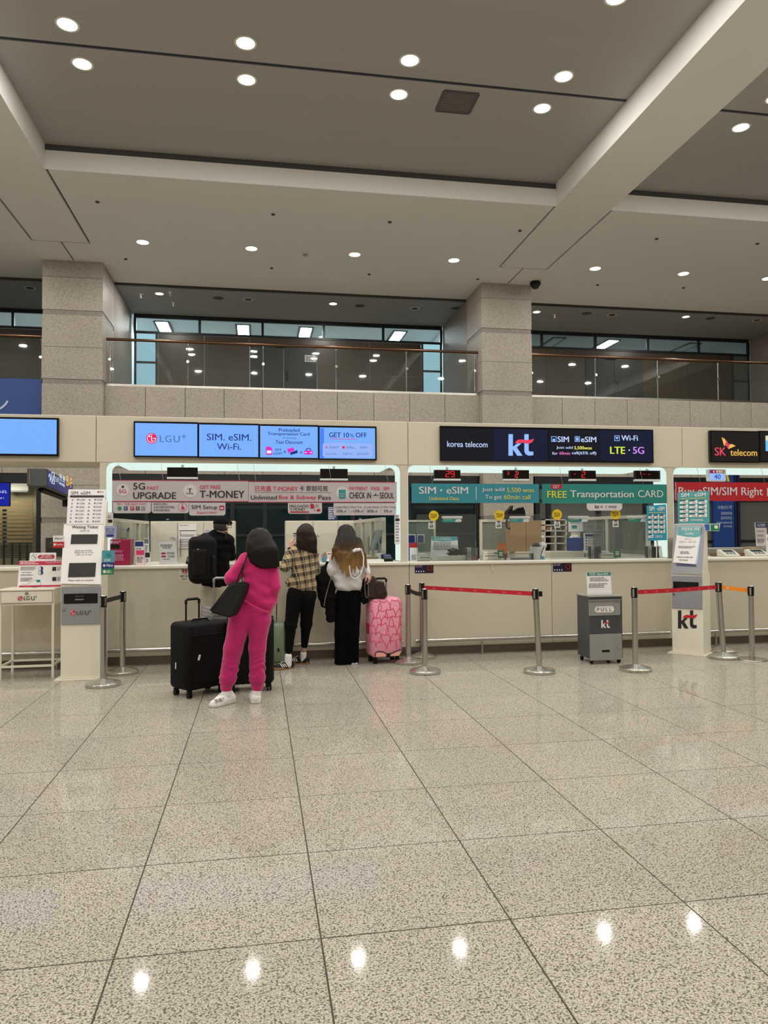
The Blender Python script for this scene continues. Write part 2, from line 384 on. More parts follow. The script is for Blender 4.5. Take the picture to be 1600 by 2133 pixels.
for bx in (-PITCHX, 0, PITCHX):
    for x in (-2.45, -0.16, 2.12, 4.42):
        mid_bay = bx == 0
        for y in ((9.95, 10.77) if bx >= 0 else (10.36,)):
            place_light(x+bx, y, ZC, LAMP_W*(1 if bx >= 0 else 2), 'round downlight of the pair by the dark blue line in the recessed ceiling', 'downlight pairs in the recessed ceiling')
        for y, k in (((8.34, 1), (7.52, 1), (4.6, 2), (0.6, 2), (-3.4, 2), (-8.0, 2)) if mid_bay else ((8.0, 2), (4.6, 2), (0.6, 2), (-5.0, 2))):
            place_light(x+bx, y, ZC, LAMP_W*k, 'round downlight of the recessed ceiling away from the blue line', 'downlights of the recessed ceiling over the concourse')
        place_light(x+bx+0.02, 16.14, ZS, LAMP_W*1.3, 'round downlight in the flat soffit before the balcony', 'soffit downlights in a row along the balcony')
for px, py in ((332, 612), (694, 633), (1118, 650), (1429, 660)):
    q = G(px, py, ZS-0.02); place_light(q[0], q[1], ZS-0.02, 40, 'small lit downlight in the balcony ceiling', 'lit balcony ceiling lights', r=0.10)
for t, w, r in LAMPS: add_lamp(t, w, 0.12)
for px, py in ((62, 600), (517, 624), (864, 643), (1275, 656), (1577, 667)):
    q = G(px, py, ZS-0.02)
    t = thing('unlit_downlight', 'dark unlit downlight in the balcony ceiling', 'light', (q[0], q[1], ZS-0.02), group='unlit balcony ceiling lights')
    obj('trim_ring', MB().lathe([(0.10, -0.002), (0.13, -0.004), (0.135, 0.0), (0.10, 0.01)], 24, cap=False), M_WHITE, t, local=True, smooth=True)
    obj('dark_lens', MB().lathe([(0.001, -0.001), (0.10, -0.001), (0.10, 0.01), (0.001, 0.01)], 20), M_BLACKG, t, local=True)
for px, py in ((203, 420), (569, 446), (812, 462), (1083, 480), (1368, 497), (1578, 507), (262, 539), (566, 558), (769, 571), (1245, 593), (1424, 599), (995, 581)):
    q = G(px, py, ZS)
    obj('ceiling_anchor', MB().lathe([(0.012, -0.03), (0.035, -0.02), (0.04, 0.0)], 10, (q[0], q[1], ZS)), M_LIP, None, smooth=True,
        label='small dark anchor stud in the flat soffit', cat='anchor stud', group='anchor studs in the soffit')
for px, py in ((355, 608), (361, 630), (293, 612), (1156, 655)):
    q = G(px, py, ZS-0.02); m_ = MB().lathe([(0.045, 0), (0.045, -0.01), (0.016, -0.02), (0.012, -0.09), (0.03, -0.095), (0.03, -0.1)], 12, (q[0], q[1], ZS-0.02))
    obj('sprinkler_head', m_, M_WHITE, None, smooth=True, label='small white sprinkler head hanging from the balcony ceiling', cat='sprinkler', group='sprinklers of the balcony ceiling')
for px, py in ((455, 621), (750, 637), (950, 642), (1222, 653), (1480, 663)):
    q = G(px, py, ZS-0.02); t = thing('ceiling_speaker', 'flat round ceiling speaker in the balcony ceiling', 'speaker', (q[0], q[1], ZS-0.02), group='balcony ceiling speakers')
    obj('rim', MB().lathe([(0.11, -0.008), (0.135, -0.006), (0.14, 0.0), (0.11, 0.0)], 20), M_LIP, t, local=True, smooth=True)
    obj('grille', MB().lathe([(0.001, -0.004), (0.11, -0.004), (0.11, 0.0), (0.001, 0)], 20), M_GREYP, t, local=True)
q = G(636, 527, ZS); t = thing('smoke_detector', 'white domed smoke detector on the flat soffit', 'smoke detector', (q[0], q[1], ZS))
obj('base_plate', MB().lathe([(0.075, 0), (0.08, -0.02), (0.07, -0.03)], 20), M_WHITE, t, local=True, smooth=True)
obj('sensor_head', MB().lathe([(0.055, -0.03), (0.055, -0.055), (0.03, -0.07), (0.001, -0.07)], 20), M_GREYP, t, local=True, smooth=True)
q = G(1115, 584, ZS); t = thing('security_camera', 'black dome security camera under the soffit by the stone pillar', 'camera', (q[0], q[1], ZS))
obj('ceiling_mount', MB().lathe([(0.15, 0), (0.15, -0.03), (0.10, -0.04)], 24), M_WHITE, t, local=True, smooth=True)
obj('housing', MB().lathe([(0.12, -0.04), (0.135, -0.07), (0.13, -0.12), (0.11, -0.13)], 24), M_BLACK, t, local=True, smooth=True)
obj('dome', MB().lathe([(0.10, -0.13), (0.095, -0.17), (0.06, -0.205), (0.02, -0.215), (0.001, -0.216)], 24), M_BLACKG, t, local=True, smooth=True)
q = G(952, 213, ZC); t = thing('air_vent', 'square grey access grille in the recessed ceiling', 'vent', (q[0], q[1], ZC))
fr = MB()
for s in (-1, 1): fr.box(-0.27, 0.27, s*0.27-0.02, s*0.27+0.02, -0.012, 0.0).box(s*0.27-0.02, s*0.27+0.02, -0.25, 0.25, -0.012, 0.0)
obj('frame', fr, M_LIP, t, local=True)
for k in range(9): obj('slat', MB().box(-0.25, 0.25, -0.235+k*0.057, -0.195+k*0.057, -0.008, 0.0), mat('vent_grey', (98, 94, 92), 0.6), t, local=True)

# ------------------------------------------------------------------ stone pillars
for k, x in enumerate(PXS):
    base = MB().box(x+0.02, x+PW-0.02, YP+0.02, YP+1.28, 0, ZS); pil = struct('trim_%d' % (k+1), base, M_GROUT)
    if k in (1, 2): pil['label'] = 'speckled granite pillar with two dark bands beside the balcony'
    z = ZS; per = 1.575; bands = [6.60-per*i for i in range(5)]
    edges = [ZS, 7.41]
    for bz in bands: edges += [bz+0.055, bz-0.055, (bz-0.055+bz-per+0.055)/2]
    for i in range(len(edges)-1):
        t1, b1_ = edges[i], max(edges[i+1], 0.0)
        if t1 <= 0.02: break
        dark = abs((t1-b1_)-0.11) < 0.01
        jo = 0.0 if dark else 0.004
        obj('dark_band' if dark else 'stone_block', MB().box(x+(0.012 if dark else 0), x+PW-(0.012 if dark else 0), YP+(0.012 if dark else 0), YP+1.30, b1_+jo, t1-jo), M_BAND if dark else M_STONE, pil)

# ------------------------------------------------------------------ balcony bays: parapet, railing, window wall, doors
M_WOOD = mat('brown_panel', (70, 58, 46), 0.35, var=0.12, scale=2, stretch=(1, 1, 0.2))
M_DOORD = mat('dark_door', (38, 44, 50), 0.45)
M_FROST = emi('glowing_frosted_pane', (158, 202, 216), 1.0)  # panes glow by themselves in place of light from the room behind
M_ROOMW = mat('back_room_paint', (216, 228, 232), 0.7)
M_FLUO = emi('fluorescent_panel', (236, 248, 250), 40.0)
M_ADDGLOW = emi('added_panel_glow', (240, 246, 246), 1.6)  # glow of the panel added in the stair
M_DGL = mat('dim_window', (96, 98, 94), 0.25, var=0.08, scale=0.8)
struct('wall_mezzanine_floor', MB().box(XL, XR, YW+0.10, 27.5, 4.6, 4.93), M_HALL)
def bay(k):
    x0, x1 = PXS[k]+PW, PXS[k+1]; w = x1-x0; nm = ('left', 'centre', 'right')[k]
    # stone wall below the railing, panel by panel
    wl = struct('wall_balcony_%s' % nm, MB().box(x0, x1, YW+0.03, YW+0.15, 2.95, 4.99), M_GROUT)
    n = 10; pw = w/n
    for i in range(n):
        for z0, z1 in ((4.02, 5.0), (2.95, 4.02)):
            obj('stone_panel', MB().box(x0+i*pw+0.006, x0+(i+1)*pw-0.006, YW, YW+0.04, z0+0.004, z1-0.003), M_STONE, wl)
    # glass railing
    where = ('west of the left pillar', 'between the two pillars', 'beyond the right pillar')[k]
    rl = thing('glass_railing', ('glass balcony railing over the blue banner', 'glass balcony railing between the two granite pillars', 'glass balcony railing above the kt sign and the red banner')[k], 'railing', (x0, YW, 5.0))
    n = 5
    for i in range(n):
        a, b_ = x0+0.1+(w-0.2)*i/n, x0+0.1+(w-0.2)*(i+1)/n
        obj('glass_pane', MB().box(a+0.012, b_-0.012, YW+0.03, YW+0.042, 5.03, 6.04), M_GLASS, rl)
    for i in range(n+1):
        a = x0+0.1+(w-0.2)*i/n
        obj('post', MB().tube([(a, YW+0.075, 5.0), (a, YW+0.075, 6.06)], 0.016, 8), M_STEEL, rl, smooth=True)
        obj('clamp', MB().tube([(a, YW+0.075, 5.62), (a, YW+0.01, 5.62)], 0.035, 10), M_CHROME, rl, smooth=True)
    obj('handrail', MB().tube([(x0+0.02, YW+0.06, 6.10), (x1-0.02, YW+0.06, 6.10)], 0.036, 12), M_RAIL, rl, smooth=True)
    obj('bottom_rail', MB().box(x0+0.02, x1-0.02, YW+0.02, YW+0.06, 5.0, 5.05), M_STEEL, rl)
    # window wall at the back of the balcony
    wx0, wx1 = x0+0.05, x1-0.02
    for xx, s in ((x0-0.10, 1), (x1-0.0, -1)):
        struct('wall_balcony_side', MB().box(xx, xx+0.10, YP+1.3, YM, 4.93, ZS), M_BAND)
    wn = struct('window_%d' % (k+1), MB().box(wx0, wx1, YM+0.02, YM+0.08, 7.66, 7.77), M_DARKFR)
    cx = [wx0+0.03+(wx1-wx0-0.06)*i/5 for i in range(6)]
    obj('window_frame', MB().box(wx0, wx1, YM, YM+0.08, 7.21, 7.28), M_DARKFR, wn)
    for c in cx: obj('mullion', MB().box(c-0.035, c+0.035, YM, YM+0.08, 7.28, 7.66), M_DARKFR, wn)
    for i in range(5): obj('pane', MB().box(cx[i]+0.035, cx[i+1]-0.035, YM+0.035, YM+0.045, 7.28, 7.66), M_CLER, wn)
    for sx in (wx0+0.07, wx1-0.07-0.52):
        for z0, z1 in ((4.95, 6.36), (6.42, 7.21)): obj('frosted_pane', MB().box(sx, sx+0.52, YM+0.03, YM+0.045, z0, z1), M_FROST if k < 2 else M_DGL, wn)
        obj('window_frame', MB().box(sx, sx+0.52, YM, YM+0.06, 6.36, 6.42), M_DARKFR, wn)
        for s2 in (sx-0.06, sx+0.52): obj('window_frame', MB().box(s2, s2+0.06, YM, YM+0.08, 4.93, 7.21), M_DARKFR, wn)
    pa, pb = wx0+0.66, wx1-0.66; d0 = x0+3.27; d1 = d0+1.95
    for a, b_ in ((pa, (pa+d0)/2), ((pa+d0)/2, d0), (d1, (d1+pb)/2), ((d1+pb)/2, pb)):
        for z0, z1 in ((4.93, 6.2), (6.2, 7.2)): obj('wood_panel', MB().box(a+0.005, b_-0.005, YM, YM+0.06, z0+0.005, z1-0.005), M_WOOD, wn)
    obj('wood_panel', MB().box(d0, d1, YM, YM+0.06, 6.98, 7.2), M_WOOD, wn)
    dr = struct('door_%d' % (k+1), MB().box(d0, d1, YM+0.01, YM+0.08, 6.93, 6.98), M_DARKFR)
    for a, b_ in ((d0+0.01, (d0+d1)/2-0.006), ((d0+d1)/2+0.006, d1-0.01)):
        lf = obj('door_leaf', MB().box(a, b_, YM-0.01, YM+0.05, 4.94, 6.93), M_DOORD, dr)
        if a > d0+0.5: 
            obj('door_handle', MB().tube([(a+0.09, YM-0.012, 5.72), (a+0.09, YM-0.06, 5.72), (a+0.22, YM-0.06, 5.72)], 0.013, 8), M_CHROME, lf, smooth=True)
            obj('door_lock', MB().box(a+0.05, a+0.13, YM-0.04, YM-0.01, 5.98, 6.24), M_BLACK, lf)
    obj('door_closer', MB().box((d0+d1)/2-0.25, (d0+d1)/2+0.05, YM-0.07, YM-0.01, 6.94, 7.0), M_BLACK, dr)
    # the lit room behind
    struct('wall_back_room_%s' % nm, MB().box(x0-0.3, x1+0.3, 27.2, 27.4, 4.93, 8.1), M_ROOMW)
    struct('ceiling_back_room_%s' % nm, MB().box(x0-0.3, x1+0.3, YM+0.3, 27.2, 7.98, 8.1), M_ROOMW)
    for xx in (x0-0.32, x1+0.3): struct('wall_back_room_side', MB().box(xx, xx+0.02, YM+0.2, 27.2, 4.93, 7.98), M_ROOMW)
    for i, fx in enumerate((0.62, 3.05, 5.0, 8.0)):
        lit = k < 2 or i == 2
        t = thing('fluorescent_fixture', ('lit fluorescent panel in the room behind the balcony windows' if lit else 'unlit fluorescent panel in the room behind the right balcony windows'), 'light', (x0+fx, 23.6, 7.978), group=('lit' if lit else 'unlit')+' panels behind the balcony windows')
        obj('housing', MB().box(-0.24, 0.24, -0.8, 0.8, -0.03, 0.0), M_BLACK, t, local=True)
        obj('diffuser', MB().box(-0.17, 0.17, -0.76, 0.76, -0.04, -0.028), (M_FLUO if lit else M_ROOMW), t, local=True)
for k in range(3): bay(k)
for x in (PXS[0], PXS[3]): pass
struct('wall_balcony_far_right', MB().box(PXS[3]+PW, XR, YW, YW+0.2, 0, ZS), M_STONE)
struct('wall_balcony_far_left', MB().box(XL, PXS[0], YW, YW+0.2, 0, ZS), M_STONE)
struct('wall_far', MB().box(XL, XR, 27.45, 27.6, 0, 8.3), M_HALL)
# notice on the balcony door
F = wall_face(YM-0.012)
t = thing('door_notice', 'white notice taped on the dark balcony door', 'notice', F.hit(648, 755))
obj('sheet', F.slab(MB(), 635, 740, 658, 754, 0, 0.003), M_PAPER, t); obj('print', F.lines(MB(), 637, 742, 656, 753, 4, 0.005, seed=5), M_INK, t)

# ------------------------------------------------------------------ ground floor windows behind the booths
def glazing(name, xs, z0, z1, Y, mt, transoms, head=0.3, fw=0.05):
    w = struct(name, MB().box(xs[0]-fw, xs[-1]+fw, Y, Y+0.1, z1-head, z1), M_DARKFR)
    for x in xs: obj('mullion', MB().box(x-fw, x+fw, Y-0.02, Y+0.1, z0, z1-head), M_DARKFR, w)
    zz = [z0]+list(transoms)+[z1-head]
    for z in transoms: obj('transom', MB().box(xs[0], xs[-1], Y-0.01, Y+0.1, z-0.03, z+0.03), M_DARKFR, w)
    for i in range(len(xs)-1):
        for j in range(len(zz)-1):
            obj('pane', MB().box(xs[i]+fw, xs[i+1]-fw, Y+0.03, Y+0.05, zz[j]+(0.03 if j else 0), zz[j+1]-0.03), mt(i, j) if callable(mt) else mt, w)
    return w
xx = [P(px, 1100, YW+0.02)[0] for px in (232, 305, 388, 484, 552, 640, 735, 850, 993)]
glazing('window_4', xx, 0.0, 2.97, YW+0.02, M_WGLASS, (1.5, 2.28))
xx = [P(px, 1100, YW+0.02)[0] for px in (1120, 1143, 1247, 1345, 1425, 1533, 1640, 1740)]
glazing('window_5', xx, 0.0, 2.97, YW+0.02, M_DGL, (1.25, 2.34), fw=0.06)
# ------------------------------------------------------------------ booths: canopies, posts, counters
ZF0, ZF1 = 2.43, 2.985
XA = [P(px, 910, YC)[0] for px in (200, 850, 1421)]
xs0, xs3 = -9.0, 13.0
posts = [(P(207, 1050, YC)[0], P(221, 1050, YC)[0]), (P(834, 1050, YC)[0], P(850, 1050, YC)[0]), (P(1390, 1050, YC)[0], P(1404, 1050, YC)[0])]
CAN = []
for k, (a, b, lb) in enumerate(((xs0, XA[0], 'cream canopy fascia carrying the plain blue screen'), (XA[0], XA[1], 'cream canopy fascia carrying the row of four blue screens'),
        (XA[1], XA[2], 'cream canopy fascia carrying the wide black LED sign'), (XA[2], xs3, 'cream canopy fascia carrying the orange and red butterfly screen'))):
    t = thing('booth_canopy', lb, 'canopy', ((a+b)/2, YC, ZF0)); CAN.append(t)
    cuts = [a, b] if k == 1 or k == 2 else ([a, (a+b)/2, b])
    for c_, d_ in zip(cuts[:-1], cuts[1:]): obj('fascia_panel', MB().box(c_+0.003, d_-0.003, YC, YC+0.06, ZF0, ZF1), M_CREAM, t, bevel=0.006)
    obj('canopy_box', MB().box(a+0.003, b-0.003, YC+0.06, YC+1.1, ZF0+0.02, ZF1-0.02), M_CREAM, t)
PST = []
for k, (a, b) in enumerate(posts):
    t = thing('booth_post', ('cream booth post beside the tall white ticket kiosk', 'cream booth post between the grey banner and the teal banner', 'cream booth post between the green banner and the red banner')[k], 'post', ((a+b)/2, YC, ZT))
    PST.append(t); obj('post_body', MB().box(a, b, YC+0.004, YC+0.34, ZT+0.001, ZF0), M_CREAM, t, bevel=0.008)
    for s, x in ((-1, a), (1, b)):
        r = 0.085; pts = [(x, YC+0.004, ZF0-r), (x, YC+0.004, ZF0), (x+s*r, YC+0.004, ZF0)]
        pts += [(x+s*r-s*r*math.sin(q), YC+0.004, ZF0-r+r*math.cos(q)) for q in (math.pi/2*i/6 for i in range(1, 6))]
        if not (k == 0 and s < 0): obj('corner_gusset', MB().prism(pts, (0, 0.33, 0)), M_CREAM, t)
def lining(par, pa, pb, a, b):
    """backlit liner of a booth opening: up one post, round the corner, along the soffit and down the other post"""
    r = 0.085; e = 0.004; z1 = ZF0-0.004
    for post, x, s in ((pa, a, 1), (pb, b, -1)):
        if post is None: continue
        arc = lambda o: [(x+s*o, ZT+0.01)]+[(x+s*(o+(r-o)*(1-math.cos(q))), z1-r+(r-o)*math.sin(q)) for q in (math.pi/2*i/7 for i in range(8))]
        q, q2 = arc(0), arc(e); m = MB()
        m.prism([(u, YC+0.01, v) for u, v in q+q2[::-1]], (0, 0.33, 0)); obj('backlit_liner', m, M_STRIP, post)
    obj('light_panel', MB().box(a+0.085, b-0.085, YC+0.01, YC+1.08, z1-e, ZF0+0.015), M_STRIP, par)
lining(CAN[1], PST[0], PST[1], posts[0][1], posts[1][0]); lining(CAN[2], PST[1], PST[2], posts[1][1], posts[2][0]); lining(CAN[3], PST[2], None, posts[2][1], xs3-0.4)
# counters
XCN = [P(205, 1250, YC)[0], P(853, 1250, YC)[0], P(1412, 1250, YC)[0]]
M_COUNT = mat('counter_laminate', (198, 190, 170), 0.42, var=0.05, scale=1.2, spec=0.4)
M_TOE = mat('toe_kick', (132, 122, 108), 0.35, 0.5)
cuts_px = ((None, 205), (205, 520, 853), (853, 1150, 1412), (1412, None))
for k, (a, b, lb) in enumerate(((xs0, XCN[0], 'cream service counter behind the small white table'), (XCN[0], XCN[1], 'cream service counter where the travellers queue'),
        (XCN[1], XCN[2], 'cream service counter behind the red belt barrier'), (XCN[2], xs3, 'cream service counter behind the orange belt barrier'))):
    t = thing('service_counter', lb, 'counter', ((a+b)/2, YC+0.3, 0))
    obj('carcass', MB().box(a+0.004, b-0.004, YC+0.03, YC+0.62, 0.115, ZT-0.045), M_COUNT, t)
    cu = [a, b] if k in (0,) else ([a]+[P(px, 1250, YC)[0] for px in cuts_px[k][1:-1]]+[b] if k in (1, 2) else [a, a+2.4, b])
    for c_, d_ in zip(cu[:-1], cu[1:]): obj('front_panel', MB().box(c_+0.003, d_-0.003, YC, YC+0.03, 0.115, ZT-0.045), M_COUNT, t, bevel=0.003)
    obj('toe_kick', MB().box(a+0.004, b-0.004, YC+0.10, YC+0.16, 0.0, 0.115), M_TOE, t)
    obj('worktop', MB().box(a+0.001, b-0.001, YC-0.025, YC+0.66, ZT-0.045, ZT), M_WHITE, t, bevel=0.012)
obj('cable_cover', wall_face(YC-0.001).slab(MB(), 1024, 1171, 1026.5, 1191, 0, 0.012), M_CREAM, None, label='short cream cable cover strip on the counter front', cat='cable cover')
for a, b, lb in ((P(-40, 1340, YC-0.06)[0], P(838, 1340, YC-0.06)[0], 'steel foot rail along the counter where the travellers stand'), (P(866, 1340, YC-0.06)[0], P(1395, 1340, YC-0.06)[0], 'steel foot rail along the counter behind the red belts'), (P(1420, 1340, YC-0.06)[0], P(1700, 1340, YC-0.06)[0], 'steel foot rail along the counter by the orange belt')):
    t = thing('foot_rail', lb, 'rail', ((a+b)/2, YC-0.06, 0))
    obj('rail_tube', MB().tube([(a, YC-0.06, 0.20), (b, YC-0.06, 0.20)], 0.024, 12), M_STEEL, t, smooth=True)
    n = max(2, int((b-a)/1.3))
    for i in range(n):
        x = a+(b-a)*(i+0.5)/n; obj('bracket', MB().tube([(x, YC-0.06, 0.19), (x, YC-0.06, 0.0)], 0.014, 8), M_STEEL, t, smooth=True)

# ------------------------------------------------------------------ screens on the fascia
F = wall_face(YC-0.05)
M_SCB = emi('screen_blue', (122, 176, 255), 1.0)
M_SCB2 = emi('screen_blue_deep', (70, 130, 250), 1.0)
M_SCP = emi('screen_lilac', (150, 180, 250), 1.0)
M_EN = emi('screen_navy', (24, 42, 120), 1.0); M_ES = emi('screen_steel_blue', (84, 124, 184), 1.0); M_EM = emi('screen_magenta', (226, 40, 190), 1.0)
M_EW = emi('screen_white', (225, 238, 255), 1.0); M_ER = emi('screen_red', (232, 36, 96), 1.0)
t = thing('led_screen', 'plain light blue screen on the canopy fascia', 'screen', F.hit(50, 948))
obj('bezel', F.slab(MB(), -90, 868.5, 122, 949.5, -0.05, 0.05), M_BLACKG, t, bevel=0.004); obj('display', F.slab(MB(), -87, 872.5, 118, 945, 0, 0.003), M_SCB, t)
def lg_logo(par, F, cx, cy, r, mred, mwhite, d=0.005):
    m = MB(); F.disc(m, cx, cy, 0, d, 0.001, 28, rpx=r); obj('logo_disc', m, mred, par)
    m = MB(); F.ring(m, cx, cy, r*0.82, 0.13, d+0.002, 75, 360)
    F.slab(m, cx+r*0.25, cy-r*0.08, cx+r*0.80, cy+r*0.06, d+0.002, 0.0005); F.slab(m, cx-r*0.10, cy-r*0.5, cx+r*0.06, cy+r*0.45, d+0.002, 0.0005)
    F.slab(m, cx-r*0.10, cy+r*0.33, cx+r*0.3, cy+r*0.45, d+0.002, 0.0005); F.disc(m, cx-r*0.38, cy-r*0.36, 0, d+0.002, 0.0005, 12, rpx=r*0.14)
    obj('logo_face', m, mwhite, par)
SCR = [(278, 413, 'blue screen with the round red logo'), (413, 540, 'blue screen reading SIM. eSIM. Wi-Fi.'), (540, 664, 'blue screen about a preloaded transportation card with pink icons'), (664, 785, 'blue screen reading GET 10% OFF with airline names')]
yt = lambda x: 876.5+(x-278)*0.0237; yb = lambda x: 951.5+(x-278)*0.0150
SC_T = []
for a, b, lb in SCR:
    m = (a+b)/2; t = thing('led_screen', lb, 'screen', F.hit(m, yb(m)), group='screens of the four screen row'); SC_T.append(t)
    obj('bezel', F.slab(MB(), a+0.2, yt(m), b-0.2, yb(m), -0.05, 0.05), M_BLACKG, t, bevel=0.003)
    obj('display', F.slab(MB(), a+(3.5 if a == 278 else 2), yt(m)+4, b-(3.5 if b == 785 else 2), yb(m)-3, 0, 0.003), M_SCB, t)
t = SC_T[0]; lg_logo(t, F, 316, 913.4, 11.4, M_ER, M_EW)
sign_text(t, F, M_ES, [('L', 333, 907.5, 342.5, 921, .03), ('G', 344, 907, 357.5, 921.5, .03), ('U', 361.5, 907.3, 375, 921.6, .03), ('+', 378, 904.5, 388, 914, .02)])
sign_text(SC_T[1], F, M_EN, [('SIM. eSIM.', 431, 903.8, 523.7, 917.8, .01), ('Wi-Fi.', 452, 923.8, 502.5, 937, .01)])
t = SC_T[2]
sign_text(t, F, M_EN, [('Preloaded', 581, 892.3, 624, 899.6, .02), ('Transportation Card', 557.5, 900.6, 645, 909, .02), ('(T-money)', 589, 910.2, 617, 915.2), ('Taxi Discount', 574, 917.3, 631, 924.6, .02), ('SIM', 572.5, 934.3, 585, 939.6), ('eSIM', 570, 941.8, 586.8, 947.3), ('+', 590.5, 938.6, 596, 944.2, .03), ('+', 624.5, 939.4, 630, 945, .03)])
m = MB(); F.poly(m, [(554, 930.3), (562.5, 930.3), (567, 934.5), (567, 947.5), (554, 947.5)], 0.005, 0.001)
obj('icon', m, M_EM, t); obj('icon', F.poly(MB(), [(598, 935.5), (611, 932), (613.5, 938.5), (600.5, 943.5)], 0.005, 0.001), M_EM, t); obj('icon', F.rslab(MB(), 633, 938.5, 651.5, 946.8, 0.015, 0.005, 0.001), M_EM, t)
m = MB(); F.poly(m, [(636.5, 938.5), (639, 933.5), (646, 933.5), (648.5, 938.5), (646.6, 938.5), (645, 935), (640, 935), (638.5, 938.5)], 0.006, 0.001)
F.poly(m, [(604, 943), (619, 937.6), (620.2, 943.5), (605.5, 947.8)], 0.0045, 0.001); obj('icon', m, M_EN, t)
m = MB(); F.slab(m, 555.8, 938.5, 565.2, 944.5, 0.0065, 0.0005); F.slab(m, 635, 941.5, 638.5, 943.6, 0.0065, 0.0005); F.slab(m, 646.3, 941.5, 649.8, 943.6, 0.0065, 0.0005); obj('icon', m, M_EW, t)
t = SC_T[3]; obj('print', F.slab(MB(), 666.5, 892, 675, 954, 0.0035, 0.0005), M_SCB2, t); obj('print', F.rslab(MB(), 672, 923, 776, 952.5, 0.03, 0.004, 0.0005), M_SCP, t)
sign_text(t, F, M_EN, [('GET 10', 685.5, 901, 727, 911.2, .025), ('%', 728.5, 903.5, 737, 911), ('OFF', 741, 901.3, 763.8, 911.4, .025)])
sign_text(t, F, M_ES, [('EVA AIR', 678, 943.8, 701, 948), ('tigerair', 713, 942, 736, 948.6), ('peach', 744, 942, 767.5, 949)])
m = MB()
for x in (686, 721, 750): F.lines(m, x, 929.5, x+20, 934.5, 2, 0.005, seed=int(x))
obj('print', m, M_ES, t)
m = MB(); F.poly(m, [(677, 932), (684, 928.5), (680.5, 932), (684, 935)], 0.005, 0.001); F.disc(m, 715.5, 932, 0, 0.005, 0.001, 12, rpx=3); F.lines(m, 689, 913.5, 760, 915.8, 1, 0.005, seed=3); obj('print', m, M_ER, t)
# the wide black LED sign
t = thing('led_sign', 'wide black LED sign with white lettering and a red wave', 'sign', F.hit(1139, 962))
obj('housing', F.slab(MB(), 917, 890.8, 1361.5, 962.3, -0.05, 0.05), M_BLACKG, t, bevel=0.004)
M_LED0 = emi('led_black', (12, 14, 26), 1.0); M_LED1 = emi('led_navy', (16, 22, 48), 1.0)
for a, b, mt in ((919, 1028, M_LED0), (1028.4, 1141, M_LED1), (1143, 1250, M_LED0), (1250.4, 1359, M_LED1)):
    m_ = (a+b)/2; obj('led_module', F.slab(MB(), a, 892.5+(m_-917)*0.0110-0.3, b, 958.8+(m_-917)*0.0060, 0, 0.003), mt, t)
M_LW = emi('led_white', (196, 214, 255), 1.0); M_LB = emi('led_pale_blue', (150, 190, 255), 1.0); M_LR = emi('led_red', (236, 62, 92), 1.0); M_LY = emi('led_yellow', (240, 240, 110), 1.0); M_LP = emi('led_pink', (236, 120, 190), 1.0); M_LV = emi('led_violet', (206, 140, 250), 1.0); M_LG = emi('led_lime', (226, 246, 70), 1.0)
def kt_logo(par, F, x0, y0, x1, y1, mtext, mwave, d=0.005):
    w, h = x1-x0, y1-y0; m = MB(); X = lambda f: x0+w*f; Yy = lambda f: y0+h*f
    F.poly(m, [(X(0), Yy(0)), (X(.175), Yy(0)), (X(.175), Yy(1)), (X(0), Yy(1))], d, 0.001)
    F.poly(m, [(X(.16), Yy(.60)), (X(.36), Yy(.42)), (X(.52), Yy(.42)), (X(.33), Yy(.62)), (X(.56), Yy(1)), (X(.35), Yy(1)), (X(.175), Yy(.70))], d, 0.001)
    F.poly(m, [(X(.63), Yy(0)), (X(.80), Yy(0)), (X(.80), Yy(.76)), (X(.85), Yy(.81)), (X(.985), Yy(.81)), (X(.985), Yy(.98)), (X(.80), Yy(1)), (X(.68), Yy(.93)), (X(.63), Yy(.8))], d, 0.001)
    obj('logo_letters', m, mtext, par)
    m = MB(); top = [(.24, .42), (.33, .29), (.43, .245), (.55, .25), (.70, .27), (.85, .265), (1.0, .21)]; bot = [(1.0, .27), (.93, .38), (.84, .435), (.70, .44), (.55, .40), (.44, .39), (.36, .42)]
    F.poly(m, [(X(a), Yy(b)) for a, b in top+bot], d+0.0025, 0.001); obj('logo_wave', m, mwave, par)
kt_logo(t, F, 1059, 904.5, 1111.5, 949.3, M_LB, M_LR)
sign_text(t, F, M_LW, [('korea telecom', 931.3, 919.5, 1015.5, 931.4, .012), ('SIM', 1161, 909.2, 1185, 921, .03), ('eSIM', 1210, 909.7, 1242, 921.2, .03), ('Just add', 1158.8, 929.6, 1193, 936.3, .025), ('for', 1150, 941.2, 1161.6, 947.2, .025), ('call(65% off)', 1191, 940.6, 1242, 948.4, .025), ('Wi-Fi', 1294, 907, 1328.5, 918, .03), ('·', 1309, 936, 1312, 939.5)])
sign_text(t, F, M_LY, [('5,500won', 1196, 929.6, 1232.5, 937.4, .025)]); sign_text(t, F, M_LP, [('60min', 1165, 941, 1187.5, 947.3, .025)])
sign_text(t, F, M_LG, [('LTE', 1270.6, 930.7, 1302, 945.3, .035)]); sign_text(t, F, M_LV, [('5G', 1318, 930.9, 1341.6, 945.4, .035)])
m = MB()
for a, b in ((1148, 1159), (1197, 1207.6), (1279.6, 1290.4)):
    y0 = 909 if a < 1250 else 907.2
    for q in ((a, y0, b, y0+1.2), (a, y0+10.2, b, y0+11.4), (a, y0, a+1.1, y0+11.4), (b-1.1, y0, b, y0+11.4)): F.slab(m, *q, 0.005, 0.001)
F.slab(m, 1151, 914, 1156, 919, 0.005, 0.001); F.slab(m, 1199.5, 911.5, 1205, 918, 0.005, 0.001); F.poly(m, [(1281.5, 910.5), (1288.5, 910.5), (1285, 916)], 0.005, 0.001)
obj('icon', m, M_LB, t)
